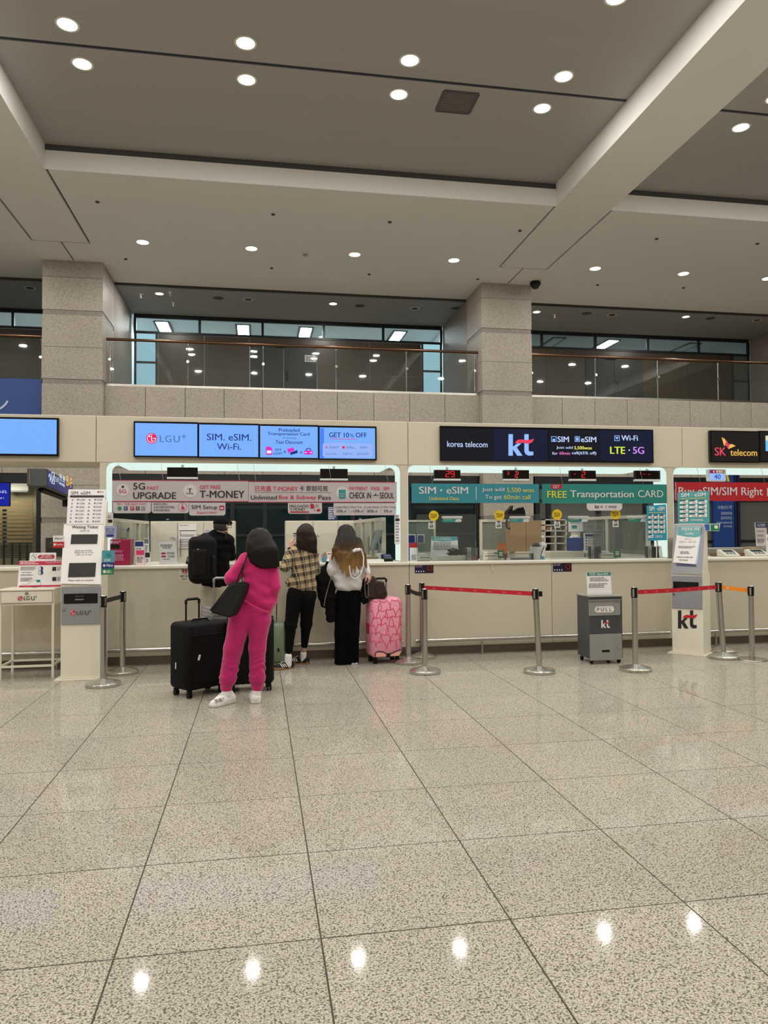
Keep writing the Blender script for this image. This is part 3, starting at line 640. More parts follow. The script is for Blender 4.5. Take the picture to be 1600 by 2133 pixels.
# butterfly screen
for a, b, lb in ((1480, 1581.5, 'black screen with an orange and red butterfly logo'), (1581.5, 1690, 'black screen with a small bright picture beside the butterfly screen')):
    m_ = (a+b)/2; t = thing('led_screen', lb, 'screen', F.hit(m_, 963.5))
    obj('bezel', F.slab(MB(), a, 897.3+(m_-1530)*0.008, b, 963.6, -0.05, 0.05), M_BLACKG, t, bevel=0.003)
    obj('display', F.slab(MB(), a+2.2, 899.5+(m_-1530)*0.008, b-1, 961.3, 0, 0.003), emi('screen_dark_brown', (30, 24, 22), 1.0), t)
    if a == 1480:
        sign_text(t, F, emi('screen_pink_red', (214, 70, 96), 1.0), [('SK', 1488.4, 932, 1512.3, 949.2, .03)]); sign_text(t, F, emi('screen_orange', (240, 190, 90), 1.0), [('telecom', 1521, 936, 1576.8, 949.6, .02)])
        m = MB(); F.poly(m, [(1503, 911), (1509, 914), (1512, 921), (1508, 929)], 0.005, .001); F.poly(m, [(1532, 929), (1517, 935.5), (1519, 928), (1524, 925)], 0.005, .001); obj('logo_wing', m, emi('screen_orange', 0), t)
        m = MB(); F.poly(m, [(1509, 914), (1516, 921), (1515.5, 924), (1524, 925), (1519, 928), (1517, 935.5), (1512.5, 929), (1508, 929), (1512, 921)], 0.0045, .001); obj('logo_wing', m, emi('screen_pink_red', 0), t)
    else:
        obj('picture', F.slab(MB(), 1594.5, 908, 1640, 940, 0.004, 0.001), emi('screen_sky', (120, 190, 235), 1.0), t)
        obj('picture', F.slab(MB(), 1594.5, 908, 1640, 918, 0.0055, 0.001), emi('screen_cream', (230, 220, 170), 1.0), t)

# ------------------------------------------------------------------ queue number displays under the canopy
F = wall_face(YC+0.10)
M_SEG = emi('led_digit', (255, 40, 52), 1.0); M_QB = mat('display_face', (22, 10, 10), 0.12)
SEGS = {'a': (0.12, 0.0, 0.88, 0.1), 'b': (0.82, 0.05, 1, 0.47), 'c': (0.82, 0.53, 1, 0.95), 'd': (0.12, 0.9, 0.88, 1), 'e': (0, 0.53, 0.18, 0.95), 'f': (0, 0.05, 0.18, 0.47), 'g': (0.12, 0.45, 0.88, 0.55)}
DIG = {'2': 'abged', '9': 'abcdfg', '3': 'abcdg', '1': 'bc', '-': 'g'}
def seg_digit(m, ch, x0, y0, x1, y1):
    w, h = x1-x0, y1-y0
    for s in DIG[ch]:
        a, b, c, d = SEGS[s]; F.slab(m, x0+w*a, y0+h*b, x0+w*c, y0+h*d, 0.004, 0.001)
for x0, y0, x1, y1, lb, digs in ((348, 973.5, 411.5, 998, 'blank black queue display over the man with the backpack', []), (667.5, 976.5, 724.5, 1001, 'blank black queue display over the woman in the white hoodie', []),
        (905.5, 978.8, 959.5, 1001.3, 'queue display showing a red 29', [('2', 928, 981.3, 936.3, 993.8), ('9', 938.5, 981.3, 946.8, 993.8), ('-', 912, 979.6, 915.5, 983)]), (1049.5, 979, 1102.5, 1001.8, 'queue display showing a small red 3 and a large 2', [('2', 1072.5, 981.8, 1080, 995), ('3', 1055.7, 982.3, 1060.3, 989)]),
        (1188, 980, 1241.5, 1002, 'queue display showing a red dash and 2', [('2', 1211.3, 982.4, 1219.2, 994.8), ('-', 1194, 983, 1200, 992)]), (1324, 980.2, 1376, 1002.6, 'queue display showing a small red 1 and two dashes', [('1', 1329.5, 982, 1334.5, 989.5), ('-', 1339, 985, 1345, 991), ('-', 1349, 985, 1355, 991.5)])):
    m_ = (x0+x1)/2; t = thing('queue_display', lb, 'display', F.hit(m_, y1), group='queue displays under the canopy')
    obj('case', F.slab(MB(), x0, y0, x1, y1, -0.06, 0.06), M_BLACK, t, bevel=0.004); obj('face', F.slab(MB(), x0+3, y0+1.5, x1-1.2, y1-5, 0.001, 0.002), M_QB if digs else M_BLACKG, t)
    obj('lower_trim', F.slab(MB(), x0-0.3, y1-4.2, x1+0.3, y1, -0.06, 0.066), M_PAPER, t, bevel=0.003)
    q = F.hit(m_, y0); obj('hanger', MB().tube([(q[0], YC+0.13, q[2]), (q[0], YC+0.13, ZF0-0.01)], 0.016, 8), M_WHITE, t, smooth=True)
    if digs:
        m = MB()
        for dg in digs: seg_digit(m, *dg)
        obj('digits', m, M_SEG, t)
t = thing('queue_display', 'white framed queue display showing 40 on blue', 'display', F.hit(1493.5, 1002.5))
obj('case', F.rslab(MB(), 1475, 976, 1512.7, 1003, 0.02, -0.05, 0.05), M_PAPER, t, bevel=0.004)
obj('header', F.slab(MB(), 1478.8, 979, 1509, 985.8, 0.001, 0.002), emi('display_header_purple', (140, 30, 90), 1.0), t); obj('header', F.slab(MB(), 1491, 979, 1509, 985.8, 0.0035, 0.001), emi('display_header_brown', (150, 110, 60), 1.0), t)
obj('face', F.slab(MB(), 1478.8, 986.2, 1509, 999.7, 0.001, 0.002), emi('display_blue', (150, 186, 255), 1.0), t)
sign_text(t, F, M_EN, [('40', 1487.3, 988.4, 1500.7, 998, .02)]); sign_text(t, F, M_EW, [('4', 1484.5, 980.3, 1488, 984.8, .03), ('번 창구', 1492, 980, 1505, 985.2, .02)], d=0.007)
q = F.hit(1493.5, 976); obj('hanger', MB().tube([(q[0], YC+0.12, q[2]), (q[0], YC+0.12, ZF0-0.01)], 0.016, 8), M_WHITE, t, smooth=True)

# ------------------------------------------------------------------ hanging banners
FB = wall_face(YC-0.008)
def banner(name, lb, x0, y0, x1, y1, mt, wires=(), cat='banner', edge=None, rnd=0.0, group=None, corners='abcd', F=FB):
    m_ = (x0+x1)/2; t = thing(name, lb, cat, F.hit(m_, y1), group=group)
    if rnd: obj('board', F.rslab(MB(), x0, y0, x1, y1, rnd, -0.012, 0.012, corners=corners), mt, t)
    else: obj('board', F.slab(MB(), x0, y0, x1, y1, -0.012, 0.012), mt, t)
    if edge:
        m = MB(); F.slab(m, x0, y0, x1, y0+1.2, 0.0005, 0.001); F.slab(m, x0, y1-1.2, x1, y1, 0.0005, 0.001); obj('edge_stripe', m, edge, t)
    for wx in wires:
        q = F.hit(wx, y0); obj('wire', MB().tube([q, (q[0]-0.03, YC+0.02, ZF0)], 0.0022, 5), M_STEEL, t)
    return t
M_BG = mat('banner_grey', (186, 178, 180), 0.6, var=0.02); M_BG2 = mat('banner_grey_light', (206, 200, 202), 0.6, var=0.02); M_BGT = mat('banner_grey_white', (196, 190, 192), 0.6, var=0.02)
t = banner('hanging_banner', 'long pale grey banner with crimson edges reading 5G FAST UPGRADE', 233.5, 1000.5, 517, 1045, M_BG, (251, 499, 340), edge=M_CRIM)
m = MB(); FB.disc(m, 255.8, 1020.8, 0, 0.001, 0.001, 28, rpx=13); FB.disc(m, 396, 1022.8, 0, 0.001, 0.001, 28, rpx=14.2); obj('emblem', m, M_BG2, t)
sign_text(t, FB, M_INK, [('5G', 277.5, 1006, 302.5, 1019.7, .02), ('UPGRADE', 277.5, 1025.3, 366.8, 1039, .025), ('T-MONEY', 416, 1022, 509.5, 1037, .025), ('T', 391, 1017.5, 400.6, 1026, .03), ('money', 388, 1026.5, 403.3, 1031.3)])
sign_text(t, FB, M_CRIM, [('FAST', 306.8, 1013, 330.8, 1020, .015), ('GET FREE', 416.3, 1011, 459.5, 1018.2, .015), ('5G', 247.5, 1019.4, 263, 1027, .02)])
m = MB(); FB.disc(m, 256, 1014, 0, 0.003, 0.001, 14, rpx=2.8); obj('emblem', m, M_INK, t)
t = banner('hanging_banner', 'long pale grey banner with crimson edges reading Unlimited Bus & Subway Pass', 517.6, 1003.3, 826.5, 1046.5, M_BG, (533, 808, 690), edge=M_CRIM)
sign_text(t, FB, M_CRIM, [('已充值 T-MONEY', 531, 1011.5, 620.5, 1023, .012), ('Bus & Subway', 580.8, 1031.5, 659, 1041.8, .02), ('PAYMENT · PASS · SIM', 728, 1013.8, 810.5, 1020.9, .018)])
sign_text(t, FB, M_INK, [('卡 即刻可用', 623.5, 1011.5, 681.8, 1023, .012), ('Unlimited', 522.5, 1031.8, 577, 1040.5, .02), ('Pass', 663, 1031.8, 689.3, 1040.7, .02), ('CHECK iN', 728, 1025.5, 773, 1038.2, .015), ('SEOUL', 790.8, 1026, 820.8, 1038.4, .015)])
m = MB(); FB.slab(m, 775.5, 1031.3, 789, 1032.3, 0.003, 0.001); FB.poly(m, [(780, 1031.5), (783, 1027.5), (784.2, 1027.5), (783.4, 1031.5)], 0.003, 0.001); FB.slab(m, 530, 1025.6, 690, 1026, 0.003, 0.0005); obj('print', m, M_INK, t)
m = MB(); FB.disc(m, 713, 1026.3, 0, 0.001, 0.001, 28, rpx=12.7); obj('emblem', m, M_BG2, t)
m = MB(); FB.rslab(m, 705.8, 1020, 720.2, 1038.5, 0.02, 0.003, 0.001, 'ab'); obj('emblem', m, M_TEAL, t); sign_text(t, FB, M_BG2, [('CHECK IN', 707.5, 1027, 718.5, 1030), ('SEOUL', 708.5, 1032, 717.5, 1035)], d=0.006)
def sub(lb, x0, y0, x1, y1): return banner('hanging_card', lb, x0, y0, x1, y1, M_BGT, (), 'sign', None, 0.03, 'small cards under the grey banner', 'ab')
t = sub('small grey card reading PAY THE EASY WAY with payment icons', 234.8, 1046, 314.3, 1069)
sign_text(t, FB, M_CRIM, [('PAY THE EASY WAY', 244, 1047.2, 305.5, 1052.2)])
for x, mt in ((249, mat('icon_green', (40, 130, 90), .5)), (262, M_NAVY), (275.5, M_LGRED), (287, M_INK), (298.5, M_INKG)):
    m = MB(); (FB.disc(m, x, 1059, 0, 0.003, 0.001, 16, rpx=4.4) if x < 255 else FB.rslab(m, x-4, 1055, x+4, 1063, 0.006, 0.003, 0.001)); obj('icon', m, mt, t)
sign_text(t, FB, M_BG2, [('文', 259.3, 1056.3, 264.7, 1061.8), ('P', 273.7, 1056.3, 277.6, 1061.8, .03), ('支', 284.3, 1056.2, 289.8, 1061.8), ('LINE', 295, 1056.2, 302, 1058.6), ('PAY', 295.3, 1059.6, 301.7, 1062.2)], d=0.006)
t = sub('small grey card with three lines of Chinese print and a pink tap ring', 315.8, 1046.5, 393, 1069)
sign_text(t, FB, M_INK, [('即使您已预约。', 319.8, 1047.5, 350, 1052.5), ('也请先领取号码并等候。', 319.8, 1054, 365, 1059), ('按号码顺序服务。', 319.8, 1060.5, 355, 1065.5)])
m = MB(); FB.ring(m, 380, 1056, 9.6, 0.07, 0.003); FB.poly(m, [(379, 1050), (381, 1050), (381, 1055), (384.5, 1057), (383.5, 1061), (378.5, 1061), (376.5, 1057), (379, 1057.5)], 0.003, 0.001); obj('icon', m, M_CRIM, t)
t = sub('small grey card reading SIM Setup Support Here!', 393.8, 1047, 469.6, 1073.8)
sign_text(t, FB, M_INK, [('SIM Setup', 398.8, 1052.2, 453, 1062.6, .01)]); sign_text(t, FB, M_CRIM, [('Support Here!', 410.5, 1065, 450.8, 1071, .012)])
m = MB(); FB.rslab(m, 457, 1053, 467, 1062.5, 0.01, 0.003, 0.001); obj('icon', m, M_LGRED, t); m = MB(); FB.slab(m, 459, 1056.5, 465, 1060.5, 0.0045, 0.001); obj('icon', m, M_BG2, t)
t = sub('small grey card reading PRELOADED T-MONEY', 600, 1047.5, 670.8, 1070.2)
sign_text(t, FB, M_INK, [('PRELOADED', 603.3, 1051.3, 643.8, 1056.9, .012), ('T-MONEY', 604, 1058.2, 636.3, 1063.8, .012), ('SIM', 656, 1051, 663.5, 1053.5), ('eSIM', 656, 1054.5, 663.5, 1057), ('+', 653.5, 1061, 657, 1064.6)])
m = MB(); FB.rslab(m, 604, 1065.3, 644, 1067.6, 0.01, 0.003, 0.001); FB.poly(m, [(646.5, 1049.5), (652, 1049.5), (654.5, 1052), (654.5, 1059), (646.5, 1059)], 0.003, 0.001); FB.poly(m, [(659, 1061.5), (666, 1059.5), (668, 1064), (661, 1066)], 0.003, 0.001); obj('print', m, M_LGRED, t)
t = sub('long grey card listing four shop discounts', 695, 1048, 825.5, 1073.2)
sign_text(t, FB, M_INK, [('Lotte Mart', 702, 1054, 724.5, 1058.2), ('15%', 701.5, 1061.8, 714, 1067.3, .02), ('off', 715.5, 1063, 721.5, 1067.2), ('Duty Free', 732, 1054.2, 753, 1058.8), ('15%', 736.5, 1061.8, 749.5, 1067.3, .02), ('off', 751, 1063, 756.5, 1067.2),
    ('Lotte World', 764.5, 1054.2, 789, 1058.3), ('30%', 764.3, 1061.9, 779, 1067.4, .02), ('off', 780.5, 1063, 786.5, 1067.3), ('Olive Young', 798.5, 1054, 823.5, 1058.8), ('5%', 799.3, 1061.9, 809.5, 1067.4, .02), ('off', 811, 1063, 817, 1067.3), ('up to', 730.3, 1064.3, 735.6, 1067)])
m = MB()
for x in (726.5, 758.8, 793): FB.slab(m, x, 1053, x+0.5, 1070, 0.003, 0.0005)
for x in (699.3, 729.3, 761.5, 795.6): FB.ring(m, x, 1056.2, 1.5, 0.35, 0.004, n=12)
obj('print', m, M_INKG, t)
M_BTE = mat('banner_teal', (44, 132, 146), 0.55, var=0.02); M_BGR = mat('banner_green', (32, 126, 118), 0.55, var=0.02); M_BWH = mat('banner_print_white', (206, 206, 208), 0.6); M_BYE = mat('banner_print_yellow', (206, 196, 96), 0.6); M_BRD = mat('banner_red', (176, 22, 34), 0.55, var=0.03)
t = banner('hanging_banner', 'teal banner reading SIM eSIM Unlimited Data', 858, 1007.7, 1123, 1047.6, M_BTE, (901, 1080))
sign_text(t, FB, M_BWH, [('SIM', 872.5, 1013.8, 908, 1028.6, .025), ('·', 916.5, 1019, 921, 1023.5), ('eSIM', 930, 1014, 975, 1028.6, .025), ('Just add', 1004, 1015.8, 1050.3, 1025.5, .012), ('To get', 1010.5, 1031, 1045, 1042, .012)])
sign_text(t, FB, M_BYE, [('Unlimited Data', 893.8, 1034.8, 955.5, 1042, .02), ('5,500 won', 1055.5, 1016, 1111.8, 1027, .012), ('60min call', 1049.5, 1030.4, 1105, 1040, .012)])
obj('print', FB.slab(MB(), 991.3, 1014, 992.6, 1041, 0.003, 0.001), M_BWH, t)
t = banner('hanging_banner', 'green banner reading GET FREE Transportation CARD', 1129.8, 1008.5, 1389, 1048.6, M_BGR, (1172, 1340))
m = MB(); FB.poly(m, [(1147.8, 1008.8), (1170.6, 1008.8), (1170.6, 1017), (1159, 1020), (1147.8, 1017)], 0.001, 0.001); obj('tag', m, M_LGRED, t)
sign_text(t, FB, M_BWH, [('GET', 1151.5, 1011, 1165.5, 1017, .02), ('Transportation', 1187.5, 1021.8, 1320, 1040.6, .02), ('CARD', 1328.7, 1021.2, 1381.3, 1036, .012)]); sign_text(t, FB, mat('banner_print_lemon', (214, 206, 60), .6), [('FREE', 1139.7, 1022.8, 1180.4, 1037, .02)])
m = MB(); FB.rslab(m, 1223, 1048.6, 1296.3, 1063.5, 0.11, -0.012, 0.012, 'ab', 8); obj('tab', m, M_BG2, t)
sign_text(t, FB, M_INK, [('kt', 1239.3, 1051.5, 1248, 1058.8, .03), ('×', 1251, 1053.5, 1255, 1058), ('T', 1260.5, 1053.3, 1264, 1058.8), ('money', 1267.5, 1053.5, 1284.5, 1060)])
t = banner('hanging_banner', 'red banner reading Buy eSIM/SIM Right Here', 1407, 1005, 1700, 1043.5, M_BRD, (1459, 1593))
sign_text(t, FB, M_BWH, [('Buy eSIM/SIM Right', 1413.3, 1014.8, 1588.7, 1036.8, .012), ('Here', 1597.5, 1017, 1640, 1034, .012)])
obj('print', FB.slab(MB(), 1407.3, 1004.5, 1408.1, 1041, 0.001, 0.001), M_BWH, t)
t = banner('narrow_sign', 'narrow white price strip hung on the booth post by the green glass', 822, 1072, 833.8, 1134, M_PAPER, (), 'sign', None, 0.015, F=wall_face(YC+0.03))
F2 = wall_face(YC+0.03); obj('print', F2.rslab(MB(), 823.3, 1080, 832.5, 1085.5, 0.008, 0.002, .001), M_INK, t); m = MB()
for i in range(7): F2.lines(m, 824.3, 1088.5+6*i, 832, 1092+6*i, 1, 0.003, seed=i)
F2.lines(m, 824, 1073.5, 832, 1078.5, 2, 0.003, seed=40); obj('print', m, M_INKG, t)
t = banner('narrow_sign', 'narrow white price strip on the booth post beside the ticket kiosk', 221, 1067, 235.5, 1097, M_PAPER, (), 'sign', None, 0.015, F=F2)
obj('print', F2.rslab(MB(), 222.5, 1082.3, 234, 1088.6, 0.008, 0.002, .001), M_INK, t); m = MB(); F2.lines(m, 222.5, 1072.5, 233, 1079.5, 2, 0.003, seed=41); obj('print', m, M_INKG, t)
# ------------------------------------------------------------------ inside the booths
YBK = 12.8
M_CAB = mat('cabinet_white', (214, 208, 192), 0.45, var=0.02)
M_KRAFT = mat('kraft_carton', (166, 132, 92), 0.8, var=0.28, scale=55, stretch=(1, 1, 2.2))
M_KRAFTE = mat('kraft_tape', (184, 152, 108), 0.6)
M_BLUEP = mat('blue_plastic', (24, 60, 150), 0.35)
M_TURQ = mat('turquoise_print', (60, 160, 176), 0.5)
M_ORNG = mat('orange_print', (226, 116, 30), 0.5)
M_GRN = mat('green_print', (28, 128, 80), 0.5)
M_RED = mat('red_print', (196, 40, 44), 0.5)
def flat_sheet(name, lb, F, x0, y0, x1, y1, mt=None, cat='sign', parent_t=0.004, group=None):
    t = thing(name, lb, cat, F.hit((x0+x1)/2, y1), group=group); obj('sheet', F.slab(MB(), x0, y0, x1, y1, 0, parent_t), mt or M_PAPER, t); return t
# back cabinets of the first booth
F = wall_face(YBK)
zt = F.ab(400, 1085.5)[1]
for pxs, lb in (((313, 370, 424, 490), 'white cabinet with posted notices behind the man with the backpack'), ((595, 652.5, 704.5, 757), 'white cabinet with a long grey handle behind the woman in plaid')):
    x = [F.ab(p, 1120)[0] for p in pxs]; t = thing('storage_cabinet', lb, 'cabinet', ((x[0]+x[-1])/2, YBK+0.2, 0))
    obj('body', MB().box(x[0], x[-1], YBK+0.02, YBK+0.45, 0, zt), M_CAB, t, bevel=0.004)
    for i in range(3):
        d = obj('door', MB().box(x[i]+0.004, x[i+1]-0.004, YBK, YBK+0.02, 0.08, zt-0.012), M_CAB, t, bevel=0.003)
        hx = x[i]+0.05 if i else x[i+1]-0.05
        obj('handle', MB().tube([(hx, YBK, 1.18), (hx, YBK-0.03, 1.2), (hx, YBK-0.03, 1.47), (hx, YBK, 1.49)], 0.011, 8), M_STEEL, d, smooth=True)
t = flat_sheet('wall_notice', 'large printed price notice on the white cabinet door', wall_face(YBK-0.012), 372, 1091, 409.5, 1142); F2 = wall_face(YBK-0.017); m = MB()
F2.lines(m, 374, 1093, 400, 1095.5, 1, 0, seed=1); F2.lines(m, 375, 1113, 407, 1118, 3, 0, seed=2); F2.lines(m, 375, 1122, 407, 1126, 2, 0, seed=3); F2.lines(m, 375, 1131, 407, 1140, 5, 0, seed=4); obj('print', m, M_INKG, t)
obj('print', F2.slab(F2.slab(MB(), 373.5, 1104.8, 408, 1106.3, 0, .001), 373.5, 1128, 408, 1129.2, 0, .001), M_INK, t); obj('print', F2.lines(MB(), 374.5, 1107.5, 378, 1115, 4, 0, seed=9), M_RED, t)
t = flat_sheet('wall_notice', 'small lilac card stuck on the white cabinet by the man', wall_face(YBK-0.012), 428, 1104, 435, 1109.5, mat('lilac_print', (150, 144, 206), .5))
obj('print', F2.lines(MB(), 428.7, 1105, 434, 1108.5, 2, 0, seed=4), M_PAPER, t)
for x0, y0, x1, y1, lb in ((355, 1116.5, 366.5, 1120, 'tiny white label high on the left cabinet door'), (411, 1110.5, 420.5, 1114, 'tiny white label beside the large price notice'), (654.5, 1111.5, 665, 1115.5, 'tiny white label above the long grey cabinet handle')):
    t = flat_sheet('cabinet_label', lb, wall_face(YBK-0.012), x0, y0, x1, y1, cat='label'); obj('print', F2.lines(MB(), x0+.8, y0+.7, x1-.8, y1-.7, 1, 0, seed=int(x0)), M_INKG, t)
# blue stickers on the dark window
for x0, y0, x1, y1, lb in ((683, 1055, 703, 1083, 'blue and white notice on the dark window above the cabinets'), (346, 1080, 353, 1084, 'small blue sticker above the left white cabinet'), (747, 1079, 755, 1083.5, 'small blue sticker above the right white cabinet')):
    F3 = wall_face(YW+0.048); t = flat_sheet('window_sticker', lb, F3, x0, y0, x1, y1, M_NAVY)
    obj('print', F3.lines(MB(), x0+1, y0+1, x1-1, y1-1, max(2, int((y1-y0)/4)), 0.006, seed=int(x0)), M_PAPER, t)
# side partitions: X, from Y to Y
def partition(lb, X, y0, y1, ztop, z0=0.0, n=3, mt=M_TINT, mid=None):
    t = thing('glass_partition', lb, 'partition', (X, (y0+y1)/2, z0))
    obj('top_rail', MB().box(X-0.03, X+0.03, y0, y1, ztop-0.05, ztop), M_CAB, t, bevel=0.004); obj('bottom_rail', MB().box(X-0.03, X+0.03, y0, y1, z0, z0+0.06), M_CAB, t)
    zb = ZT+0.02 if z0 < 0.5 else z0+0.06
    if z0 < 0.5: obj('lower_panel', MB().box(X-0.02, X+0.02, y0, y1, 0.06, zb), M_CAB, t)
    ys = [y0+(y1-y0)*i/n for i in range(n+1)]
    for i, y in enumerate(ys): obj('post', MB().box(X-0.03, X+0.03, max(y0, y-0.03), min(y1, y+0.03)+0.001, zb, ztop-0.05), M_CAB, t)
    for i in range(n): obj('glass_pane', MB().box(X-0.006, X+0.006, ys[i]+0.03, ys[i+1]-0.03, zb, ztop-0.05), mt, t)
partition('green glass partition beside the crimson box', posts[0][1]-0.05, YC+0.68, YBK-0.02, zt)
partition('green glass partition beside the card reader', posts[1][0]-0.10, YC+0.68, YBK-0.02, zt)
XK = P(1349, 1072, YC+0.7)[0]
partition('grey glass partition beside the turquoise price board', XK, YC+0.68, 12.3, P(1349, 1072, YC+0.7)[2], n=2, mt=glass('grey_partition_glass', (140, 146, 140), 0.55))
# kt booth back: low partition, cartons, bag
YB2 = 12.35
F = wall_face(YB2)
def frame_panel(lb, x0, y0, x1, y1, mt, F=F, th=0.045):
    a0, a1, b0, b1 = F.rng(x0, y0, x1, y1); Y = F.O[1]; t = thing('framed_partition', lb, 'partition', ((a0+a1)/2, Y, 0))
    obj('panel', MB().box(a0+th, a1-th, Y+0.015, Y+0.03, 0.05, b1-th), mt, t)
    for q in ((a0, a0+th, 0, b1), (a1-th, a1, 0, b1)): obj('stile', MB().box(q[0], q[1], Y, Y+0.045, q[2], q[3]), M_CAB, t)
    obj('top_rail', MB().box(a0+th, a1-th, Y, Y+0.045, b1-th, b1), M_CAB, t); obj('cross_rail', MB().box(a0+th, a1-th, Y, Y+0.045, b0-0.05, b0), M_CAB, t); return t
frame_panel('white framed grey partition left of the stacked cartons', 1000, 1082, 1063, 1145, mat('partition_sage', (128, 134, 120), 0.5))
frame_panel('white framed low partition left of the CLOSED sign', 838, 1083, 908, 1150, M_TINT, wall_face(10.9), 0.03)
q0, q1, = F.ab(1052, 1150), F.ab(1345, 1150)
obj('rear_cabinet', MB().box(q0[0], XK-0.06, YB2-0.55, YB2+0.4, 0, 1.222), M_CAB, None, bevel=0.01, label='low white rear cabinet under the stacked cartons', cat='cabinet')
cw, cdp, ch = 0.272, 0.26, 0.262; cx0 = P(1064, 1115, YB2-0.5)[0]
for i in range(2):
    for j in range(2):
        x = cx0+i*(cw+0.008); z = 1.223+j*(ch+0.003)
        t = thing('cardboard_carton', ('lower', 'upper')[j]+' brown printed carton '+('beside the grey partition' if i == 0 else 'by the little white label')+' in the stack of four', 'carton', (x+cw/2, YB2-0.5, z), group='brown cartons stacked in the booth')
        obj('carton_body', MB().box(x, x+cw, YB2-0.5, YB2-0.5+cdp, z, z+ch), M_KRAFT, t, bevel=0.004)
        obj('tape', MB().box(x-0.001, x+0.006, YB2-0.503, YB2-0.497, z+0.002, z+ch-0.002).box(x+0.006, x+cw, YB2-0.503, YB2-0.499, z+ch-0.010, z+ch-0.002), M_KRAFTE, t)
# black bag on the cartons
F2 = wall_face(YB2-0.45); t = thing('shoulder_bag', 'black shoulder bag lying on top of the cartons', 'bag', F2.hit(1077, 1081))
m = MB(); F2.poly(m, [(1056, 1081.5), (1055, 1074), (1058, 1064), (1064, 1059), (1068, 1053), (1069.5, 1053), (1068, 1063), (1074, 1063.5), (1083, 1058), (1091, 1056), (1094, 1064), (1096.5, 1081.5)], -0.15, 0.15)
obj('bag_body', m, M_BLACK, t, bevel=0.03, seg=3, smooth=True)
obj('strap', MB().tube([F2.hit(*q, 0.02) for q in ((1055.5, 1078), (1054, 1090), (1055.5, 1099), (1060, 1102), (1064, 1098), (1066, 1086), (1065, 1080))], 0.016, 8), M_BLACK, t, smooth=True)
obj('handle', MB().tube([F2.hit(*q, 0.0) for q in ((1074, 1063), (1077, 1060), (1083, 1059), (1086, 1061))], 0.012, 8), M_BLACK, t, smooth=True)
t = flat_sheet('carton_label', 'small white label on the brown carton', wall_face(YB2-0.505), 1127, 1115.5, 1134.5, 1120, cat='label')
# shelf, poster, crate, list stand
F = wall_face(12.1)
a0, a1, b0, b1 = F.rng(1134, 1081.5, 1181, 1118); t = thing('office_shelf', 'white office shelf beside the cartons', 'shelf', ((a0+a1)/2, 12.15, 1.223))
m = MB()
for q in ((a0, a0+0.02, 1.223, b1), (a1-0.02, a1, 1.223, b1), ((a0+a1)/2-0.01, (a0+a1)/2+0.01, 1.223, b1)): m.box(q[0], q[1], 12.1, 12.35, q[2], q[3])
obj('sides', m, M_CAB, t)
for z in (1.36, 1.48, 1.58, 1.68, b1): obj('shelf_board', MB().box(a0, a1, 12.1, 12.35, z-0.018, z), M_CAB, t)
obj('back_board', MB().box(a0, a1, 12.34, 12.36, 1.223, b1), mat('shelf_back_brown', (88, 74, 58), .7), t)  # back board in one even brown
for k, (dx, c) in enumerate(((0.05, (150, 120, 80)), (0.11, (200, 196, 186)), (0.24, (70, 66, 62)), (0.29, (104, 96, 88)))):
    obj('document_box', MB().box(a0+dx, a0+dx+0.045, 12.12, 12.32, 1.582, 1.582+0.07), mat('shelf_item_%d' % k, c, .6), None, bevel=0.003, label='small %s box file on the office shelf' % ('tan', 'white', 'dark grey', 'brown')[k], cat='box file', group='box files on the office shelf')
F = wall_face(12.0); t = flat_sheet('wall_poster', 'white poster with a teal panel behind the acrylic screens', F, 1184, 1082.5, 1214.5, 1107.5, cat='poster', parent_t=0.02); obj('print', F.slab(MB(), 1190, 1094, 1201, 1101, .021, .001), M_TEAL, t); obj('print', F.lines(MB(), 1187, 1085, 1212, 1091, 3, .022, seed=3), M_INKG, t)
q = F.hit(1199, 1107.5); obj('poster_stand', MB().box(q[0]-0.08, q[0]+0.08, 11.99, 12.02, 1.224, q[2]), M_CAB, t)
F = wall_face(11.85); a0, a1, b0, b1 = F.rng(1192, 1120, 1216, 1152)
t = thing('blue_crate', 'blue plastic crate full of white paper behind the counter', 'crate', ((a0+a1)/2, 11.95, 1.223)); obj('crate_body', MB().box(a0, a1, 11.85, 12.08, 1.223, b1), M_BLUEP, t, bevel=0.006)
obj('rim', MB().box(a0-0.006, a1+0.006, 11.84, 12.09, 1.30, 1.315), M_BLUEP, t); m = MB(); m.prism([(a0+0.01, 11.9, b1), (a0+0.05, 11.9, b1+0.035), (a0+0.09, 11.9, b1+0.012), (a0+0.13, 11.9, b1+0.04), (a1-0.02, 11.9, b1)], (0, 0.1, 0)); obj('paper', m, M_PAPER, t)
F = Face((0, 11.6, 0)); t = flat_sheet('list_stand', 'tall white stand with a navy header and five dark dots', F, 1216, 1110.5, 1241, 1151.5, cat='sign', parent_t=0.015)
obj('header', F.slab(MB(), 1218, 1112.5, 1239, 1117.5, .016, .001), M_NAVY, t)
for i, y in enumerate((1120.5, 1126.5, 1132.5, 1138.5, 1144)): obj('bullet', F.disc(MB(), 1220.6, y, 0, .016, .001, 12, rpx=1.6), M_INK if i != 2 else M_RED, t); obj('print', F.lines(MB(), 1224, y-1.8, 1238, y+1.8, 2, .017, seed=i), M_INKG, t)
obj('foot', MB().box(*(F.ab(1222, 1150)[0], F.ab(1238, 1150)[0]), 11.6, 11.75, 1.224, 1.24), M_CAB, t)
